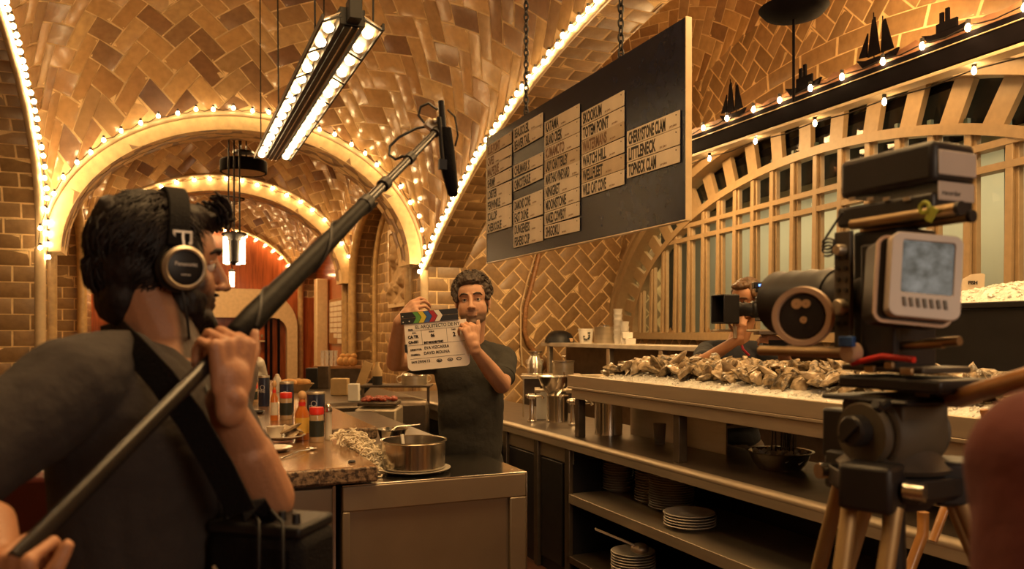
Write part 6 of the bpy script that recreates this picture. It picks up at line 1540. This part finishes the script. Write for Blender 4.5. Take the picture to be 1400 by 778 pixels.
RL = Matrix.Rotation(-AZ, 3, 'Z')
CAM0 = Vector((0, 0, H))
def G(px, py, axis, val):
    """point (rig space) on the local plane x=val or y=val seen at (px,py)"""
    d = W(px, py, 1.)-CAM0; o = RL @ (CAM0-RO); dl = RL @ d; i = 'xyz'.index(axis); t = (val-o[i])/dl[i]; return o+dl*t
def side_box(name, xl, xr, pa, pb, m='rig_black', bevel=.005, parent=None):
    a = G(*pa, 'x', xl); b = G(*pb, 'x', xl); mb = MB(); mb.bb((xl, min(a.y, b.y), min(a.z, b.z)), (xr, max(a.y, b.y), max(a.z, b.z))); return mb.obj(name, m, parent or rig, bevel=bevel)
XLs = -.05
tb = side_box('top_module', XLs, .05, (1277, 248), (1147, 221), bevel=.01)
a = G(1277, 248, 'x', XLs); yb_ = a.y; 
mb = MB(); zt = G(1277, 198, 'x', XLs).z; mb.bb((-.042, yb_-.004, a.z+.012), (.045, yb_, zt-.006)); mb.obj('end_label', 'monitor_grey', tb, bevel=.003)
tb2 = side_box('recorder_module', XLs, .048, (1275, 292), (1143, 285), 'rig_black', .006)
b2 = G(1275, 292, 'x', XLs); mb = MB(); mb.bb((-.04, b2.y-.004, b2.z+.022), (.044, b2.y, b2.z+.052)); mb.obj('end_label', 'monitor_grey', tb2, bevel=.002)
text('recorder', .012, frame((-.034, b2.y-.0045, b2.z+.030), (1, 0, 0), (0, 0, 1)), 'ink', tb2, ext=.0002)
mb = MB()
for px in (1165, 1190, 1212, 1240): q = G(px, 272, 'x', XLs-.001); mb.box(q, (.003, .012, .006))
mb.obj('side_button', 'steel', tb2)
q = G(1264, 284, 'x', XLs-.01); mb = MB(); mb.torus(q, .008, .0035, Matrix.Rotation(math.pi/2, 3, 'Y'), 16, 6); mb.box(q+Vector((0, -.012, -.012)), (.004, .012, .022), Matrix.Rotation(.6, 3, 'X')); mb.obj('green_tag', 'tag_green', rig)
for nm, (p, q, xx, r) in {'a': ((1310, 285), (1165, 312), -.045, .0095), 'b': ((1326, 296), (1180, 322), .02, .0085)}.items():
    P, Q = G(*p, 'x', xx), G(*q, 'x', xx); Q.z = P.z; mb = MB(); mb.tube([P, Q], r, n=14); rd = mb.obj('top_rod', 'rod_steel', rig, smooth=50); mb = MB(); mb.tube([P+Vector((0, -.006, 0)), P+Vector((0, .001, 0))], r*1.15, n=14); mb.obj('rod_cap', 'rig_black', rd, smooth=40)
# body behind the monitor
side_box('camera_body', XLs+.01, .06, (1225, 505), (1165, 318), 'rig_black', .006)
side_box('body_cover', XLs-.006, XLs+.01, (1222, 498), (1176, 335), 'rig_black', .004)
# cheese plate with round holes
cp = side_box('cheese_plate', XLs-.016, XLs-.006, (1162, 492), (1140, 318), 'rig_grey', .002)
for i in range(7):
    for j in (0, 1): q = G(1146+j*10, 352+i*15, 'x', XLs-.017); mb = MB(); mb.lathe([(.001, 0), (.0042, 0), (.0042, .002), (.001, .002)], q, 10, Matrix.Rotation(-math.pi/2, 3, 'Y')); mb.obj('hole', 'rig_black', cp, smooth=0)
for (px, py, r) in ((1150, 420, .014), (1164, 482, .018), (1150, 342, .010)):
    q = G(px, py, 'x', XLs-.02); mb = MB(); mb.lathe([(.001, .012), (r*.8, .012), (r, .008), (r, -.008), (.001, -.008)], q, 18, Matrix.Rotation(-math.pi/2, 3, 'Y')); mb.obj('knob', 'wheel_rim' if r > .015 else 'steel', rig, smooth=40)
# viewing hood / lens
def ringy(name, px, py, r, y0, y1, m, n=30, x=0., taper=1.):
    c = G(px, py, 'x', x); mb = MB(); prof = []; k = 8
    R = Matrix.Rotation(-math.pi/2, 3, 'X'); prof = [(.001, y0), (r, y0)]
    for i in range(k): t = i/(k-1); prof += [(r*(1+(taper-1)*t)*(1.04 if i % 2 else .97), y0+(y1-y0)*t)]
    prof += [(.001, y1)]; mb.lathe(prof, (c.x, 0, c.z), n, R); return mb.obj(name, m, rig, smooth=40), c
yA = G(1165, 405, 'x', XLs).y; yB = G(1066, 405, 'x', XLs).y
ringy('lens_barrel', 1150, 410, .052, yA-.02, yA+.07, 'rig_black', x=0); ringy('zoom_ring', 1150, 410, .058, yA+.07, yB+.05, 'rig_black', x=0, taper=1.05)
mb = MB(); c = G(1120, 385, 'x', -.02)
for i in range(6): q = G(1080+i*17, 384-i*2, 'x', -.03); mb.lathe([(.046, -.004), (.052, -.002), (.052, .002), (.046, .004)], (0., q.y, G(1120, 410, 'x', 0).z), 30, Matrix.Rotation(-math.pi/2, 3, 'X'))
mb.obj('lens_rib', 'rig_grey', rig, smooth=30)
# follow focus wheel facing the photographer's side
c = G(1098, 433, 'x', XLs-.07); Rw = Matrix.Rotation(-math.pi/2, 3, 'Y') @ Matrix.Rotation(.0, 3, 'X')
nw = ((RL @ (CAM0-RO)-c).normalized()+Vector((-.45, .1, .05))).normalized(); _x = nw.cross(Up).normalized(); Rw = Matrix((_x, nw.cross(_x), nw)).transposed()
ff = []
mb = MB(); mb.lathe([(.040, -.010), (.051, -.010), (.053, .0), (.051, .012), (.042, .012), (.040, .004)], c, 44, Rw); fw_ = mb.obj('focus_wheel', 'wheel_rim', rig, smooth=40)
mb = MB(); mb.lathe([(.001, .008), (.016, .010), (.038, .007), (.0405, .0), (.001, -.004)], c, 36, Rw); mb.obj('wheel_face', 'rig_black', fw_, smooth=40)
for (dx, dy, r) in ((-.022, .008, .009), (.006, -.004, .006), (-.022, -.008, .0075)): mb = MB(); mb.lathe([(.001, .004), (r, .004), (r, -.002)], c+Rw @ Vector((dy, dx, .008)), 14, Rw); mb.obj('wheel_mark', 'cork', fw_, smooth=30)
mb = MB(); mb.tube([c, c+Vector((.06, .0, 0))], .012, n=12); mb.obj('wheel_shaft', 'rig_grey', rig)
# front rods
P = G(1040, 489, 'x', XLs-.02); Q = G(1168, 483, 'x', XLs-.02); mb = MB(); mb.tube([Vector((P.x, P.y, Q.z)), Q], .0095, n=14); mb.obj('front_rod', 'rod_steel', rig, smooth=50)
mb = MB(); mb.tube([Vector((P.x+.07, P.y, Q.z)), Vector((Q.x+.07, Q.y, Q.z))], .0095, n=14); mb.obj('front_rod', 'rod_steel', rig, smooth=50)
# monitor: faces the photographer
mp = G(1262, 378, 'x', XLs-.055); mon = MB(); ang = math.radians(-4)
cM = RL @ (W(1264, 378, 1.215)-RO); fw3 = (RL @ (CAM0-RO-(RL.inverted() @ cM))).normalized()
nrm = (fw3+RL @ Rv*.38).normalized(); nrm.z = .12; nrm.normalize(); TM = None
xr_ = (-(nrm.cross(Up))).normalized(); xr_ = (xr_+Up*-.10).normalized(); yr_ = nrm.cross(xr_); yr_ = (yr_+xr_*-.12).normalized()
TM = frame(cM, xr_, yr_)
if (TM.to_3x3() @ Vector((0, 0, 1))).dot(nrm) < 0: xr_ = -xr_; TM = frame(cM, xr_, yr_)
mw_, mh_ = .106, .132
mb = MB(); o = rrect(-mw_/2, -mh_/2, mw_/2, mh_/2, .014); i_ = rrect(-mw_/2+.017, -mh_/2+.038, mw_/2-.012, mh_/2-.012, .004)
n = len(o); vs = [TM @ Vector((x, y, z)) for z in (-.016, .006) for x, y in o]+[TM @ Vector((x, y, .002 if z < 0 else .006)) for z in (-1, 1) for x, y in i_]
fs = [tuple(range(n))[::-1]]+[(i, (i+1) % n, n+(i+1) % n, n+i) for i in range(n)]+[(n+i, n+(i+1) % n, 3*n+(i+1) % n, 3*n+i) for i in range(n)]+[(3*n+i, 3*n+(i+1) % n, 2*n+(i+1) % n, 2*n+i) for i in range(n)]
mb.add(vs, fs); mn = mb.obj('monitor_bezel', 'monitor_grey', rig, smooth=30, bevel=.0015)
mb = MB(); mb.prism(i_, .0015, .0028, TM); mb.obj('screen', 'screen_image', mn, smooth=0)
mb = MB(); mb.prism(rrect(-mw_/2+.019, -mh_/2+.036, mw_/2-.010, mh_/2-.010, .004), -.001, .0015, TM); mb.obj('screen_surround', 'rig_black', mn, smooth=0)
for i in range(7):
    mb = MB(); x = -mw_/2+.022+i*.010; mb.prism([(x, -mh_/2+.016), (x+.0045, -mh_/2+.016), (x+.002, -mh_/2+.030), (x-.0025, -mh_/2+.030)], .005, .0085, TM); mb.obj('button', 'rig_grey', mn, smooth=0)
mb = MB(); o2 = rrect(-mw_/2-.012, -mh_/2-.006, mw_/2-.005, mh_/2-.004, .014); mb.prism(o2, -.075, -.018, TM); mb.obj('monitor_back', 'rig_black', mn, smooth=30, bevel=.004)
mb = MB(); vs = []
k_ = len(o2)
sweep(mb, [TM @ Vector((x, y, -.018)) for x, y in o2]+[TM @ Vector((o2[0][0], o2[0][1], -.018))], .005, .005, TM.to_3x3() @ Vector((0, 0, 1))); mb.obj('edge_band', 'wheel_rim', mn)
mb = MB(); q = G(1140, 330, 'x', XLs-.02); pts = []
for i in range(30): a = i*.62; pts.append(q+Vector((0, .014*math.cos(a)+.012, .008*math.sin(a)-i*.0006)))
mb.tube([G(1152, 290, 'x', XLs-.01)]+pts, .0022, n=6); mb.obj('coiled_cable', 'rig_black', rig, smooth=60)
# base plates and clutter under the body
side_box('base_plate', XLs-.01, .07, (1285, 540), (1145, 512), 'rig_black', .005)
side_box('sliding_plate', XLs-.0, .065, (1262, 512), (1150, 498), 'rig_grey', .003)
for (px, py, w_) in ((1190, 505, .020), (1216, 500, .016), (1240, 508, .022)): q = G(px, py, 'x', XLs-.012); mb = MB(); mb.box(q, (.008, w_, .012)); mb.obj('plate_block', 'rod_steel', rig, bevel=.002)
for (p, q) in (((1290, 470), (1210, 487)), ((1312, 466), (1260, 474))):
    P, Q = G(*p, 'x', -.03), G(*q, 'x', -.03); mb = MB(); mb.tube([P, Vector((P.x, Q.y, P.z-.006))], .0075, n=12); mb.obj('rear_rod', 'rod_steel', rig, smooth=50)
q = G(1250, 492, 'x', XLs-.02); mb = MB(); mb.tube([q, q+Vector((0, .06, .004)), q+Vector((0, .12, -.01))], .005, n=8); mb.obj('red_cable', 'red_cap', rig, smooth=60)
q = G(1158, 467, 'x', XLs-.03); mb = MB(); mb.box(q, (.01, .03, .018)); mb.obj('blue_tag', 'st_blue', rig, bevel=.002)
# ---------------------------------------------------------------- tripod
tp = thing('tripod', 'heavy dark tripod with pale metal legs carrying the film camera', 'tripod', RO, AZ)
c0 = G(1222, 560, 'x', 0); hz_ = lambda py: G(1222, py, 'x', 0).z
mb = MB(); mb.bb((-.075, c0.y-.085, hz_(548)), (.07, c0.y+.09, hz_(541))); mb.obj('top_plate', 'rig_black', tp, bevel=.005)
hd_ = MB(); zc = hz_(590)
hd_.lathe([(.001, -.062), (.060, -.062), (.068, -.05), (.068, .045), (.058, .06), (.001, .06)], (0, c0.y, zc), 36, Matrix.Rotation(math.pi/2, 3, 'Y')); hd_.bb((-.055, c0.y-.062, zc-.0), (.055, c0.y+.062, hz_(549)))
hd_.obj('fluid_head', 'head_grey', tp, smooth=35, bevel=.004)
for sx_ in (-1, 1):
    mb = MB(); mb.lathe([(.001, 0), (.052, 0), (.055, .008), (.050, .016), (.001, .017)], (sx_*.062, c0.y, zc), 36, Matrix.Rotation(sx_*math.pi/2, 3, 'Y')); mb.obj('side_cap', 'head_grey', tp, smooth=40)
    mb = MB(); mb.lathe([(.001, .0), (.026, 0), (.026, .022), (.022, .026), (.001, .026)], (sx_*.078, c0.y-.0, zc+.006), 20, Matrix.Rotation(sx_*math.pi/2, 3, 'Y')); mb.box((sx_*.106, c0.y, zc+.006), (.006, .012, .046), Matrix.Rotation(.8, 3, 'X')); mb.obj('drag_knob', 'rig_black', tp, smooth=40)
mb = MB(); mb.tube([(-.07, c0.y-.05, hz_(545)+.0), (-.10, c0.y-.055, hz_(552)), (-.115, c0.y-.06, hz_(545))], .007, n=8); mb.obj('lock_lever', 'rig_black', tp)
mb = MB(); mb.lathe([(.001, 0), (.030, 0), (.032, -.03), (.028, -.045), (.001, -.045)], (-.0, c0.y+.08, zc-.02), 20, Matrix.Rotation(-math.pi/2, 3, 'X')); mb.bb((-.02, c0.y+.07, zc-.06), (.02, c0.y+.14, zc+.03)); mb.obj('counterbalance_box', 'rig_black', tp, bevel=.005)
mb = MB(); zt_ = hz_(640); mb.lathe([(.001, zt_), (.086, zt_), (.092, zt_+.008), (.075, zt_+.022), (.058, zt_+.045), (.052, hz_(615)), (.001, hz_(615))], (0, c0.y, 0), 36); mb.obj('bowl_flange', 'rig_grey', tp, smooth=40)
mb = MB(); z2 = hz_(690); mb.lathe([(.001, z2), (.055, z2), (.078, z2+.03), (.082, zt_-.004), (.001, zt_)], (0, c0.y, 0), 30); mb.obj('bowl', 'rig_black', tp, smooth=40)
mb = MB(); mb.lathe([(.001, z2+.02), (.098, z2+.02), (.108, z2+.03), (.108, z2+.062), (.095, zt_-.012), (.001, zt_-.012)], (0, c0.y, 0), 6); mb.obj('crown', 'rig_black', tp, smooth=20, bevel=.006)
mb = MB(); mb.tube([(0, c0.y, z2), (0, c0.y, z2-.22)], [.018, .022], n=16); mb.ell((0, c0.y, z2-.24), (.034, .034, .03)); mb.obj('bowl_handle', 'rig_black', tp, smooth=60)
zf = -RO.z
for i, a in enumerate((200, 320, 80)):
    a = math.radians(a); dv = Vector((math.cos(a), math.sin(a), 0)); tt = Vector((-dv.y, dv.x, 0)); top = Vector((0, c0.y, 0))+dv*.095+Vector((0, 0, z2+.045)); ft = Vector((0, c0.y, zf+.03))+dv*.56
    mb = MB(); mb.box(top+Vector((0, 0, -.0)), (.075, .085, .075), Matrix((dv, tt, Up)).transposed()); sp_ = mb.obj('shoulder_block', 'rig_black', tp, bevel=.008)
    leg = MB()
    for s in (-1, 1): leg.tube([top+tt*s*.035-Up*.03, ft.lerp(top, .45)+tt*s*.024], .0135, n=12)
    lg = leg.obj('leg', 'leg_tube', tp, smooth=50)
    mb = MB(); mb.box(ft.lerp(top, .47), (.04, .08, .05), Matrix((dv, tt, Up)).transposed()); mb.obj('leg_clamp', 'rig_black', lg, bevel=.005)
    mb = MB(); mb.tube([ft.lerp(top, .5), ft], .013, n=12); mb.ell(ft+Vector((0, 0, -.005)), (.03, .03, .022)); mb.obj('lower_leg', 'rig_grey', lg, smooth=50)
    mb = MB(); q = top+tt*.05; mb.tube([q, q+tt*.03], .014, n=12); mb.obj('leg_knob', 'steel_bright', lg)
# pan handle
mb = MB(); s0 = RL @ (W(1283, 545, 1.34)-RO); pts = [s0, RL @ (W(1310, 545, 1.25)-RO), RL @ (W(1350, 532, 1.13)-RO), RL @ (W(1420, 512, 1.0)-RO)]
mb.tube(pts, [.010, .015, .0145, .014], n=14); mb.obj('pan_handle', 'bent_wood', tp, smooth=60)
mb = MB(); mb.tube([s0+Vector((-.04, 0, 0)), s0+Vector((.03, .0, 0))], .016, n=14); mb.obj('handle_clamp', 'steel', tp, smooth=40)
# bentwood chair behind the tripod
ch = thing('bentwood_chair', 'orange-brown bentwood chair partly hidden behind the tripod at the right', 'chair', W(1330, 600, 2.0)*1-Vector((0, 0, W(1330, 600, 2.0).z)), -YAW)
cb = ch.location.copy(); RC = Matrix.Rotation(YAW, 3, 'Z')
def CL(px, py, d): return RC @ (W(px, py, d)-cb)
mb = MB(); mb.tube([CL(1345, 560, 2.05), CL(1352, 590, 2.05), CL(1351, 612, 2.04), CL(1340, 632, 2.02), CL(1318, 650, 2.0), CL(1304, 668, 1.99), CL(1290, 700, 1.98), CL(1275, 740, 1.97)], [.014, .016, .019, .022, .021, .018, .016, .015], n=12, flat=.6); mb.obj('bent_arm', 'bent_wood', ch, smooth=60)
mb = MB(); mb.tube([CL(1262, 700, 2.1), CL(1262, 730, 2.1), CL(1245, 775, 2.08), CL(1225, 840, 2.06)], .015, n=10); mb.obj('bent_arm', 'bent_wood', ch, smooth=60)
mb = MB(); q = CL(1290, 880, 2.05); q.z = .45; mb.lathe([(.001, -.02), (.20, -.02), (.21, 0), (.20, .015), (.001, .02)], q, 30); mb.obj('seat', 'bent_wood', ch, smooth=50)
for i in range(4):
    a = math.radians(45+90*i); mb = MB(); mb.tube([q+Vector((.15*math.cos(a), .15*math.sin(a), -.02)), Vector((q.x+.2*math.cos(a), q.y+.2*math.sin(a), 0))], .015, n=10); mb.obj('leg', 'bent_wood', ch, smooth=60)
# dark red chair at the lower left
mat('red_leather', (.085, .012, .012), .4, coat=.3)
lc = thing('upholstered_chair', 'dark red chair back in the lower left corner behind the boom operator', 'chair', W(25, 700, 1.75)-Vector((0, 0, W(25, 700, 1.75).z)), -YAW+.2)
mb = MB(); mb.bb((-.26, -.02, .55), (.20, .04, 1.24)); mb.obj('backrest', 'red_leather', lc, bevel=.02)
mb = MB(); mb.bb((.20, -.03, 0), (.245, .035, 1.26)); mb.obj('side_post', 'wood', lc, bevel=.006)
mb = MB(); mb.bb((-.30, -.03, 0), (-.26, .035, 1.26)); mb.obj('side_post', 'wood', lc, bevel=.006)
mb = MB(); mb.bb((-.28, 0, .42), (.23, .48, .52)); mb.obj('seat', 'red_leather', lc, bevel=.02)
for x in (-.26, .20): mb = MB(); mb.bb((x, .42, 0), (x+.04, .46, .42)); mb.obj('leg', 'wood', lc)
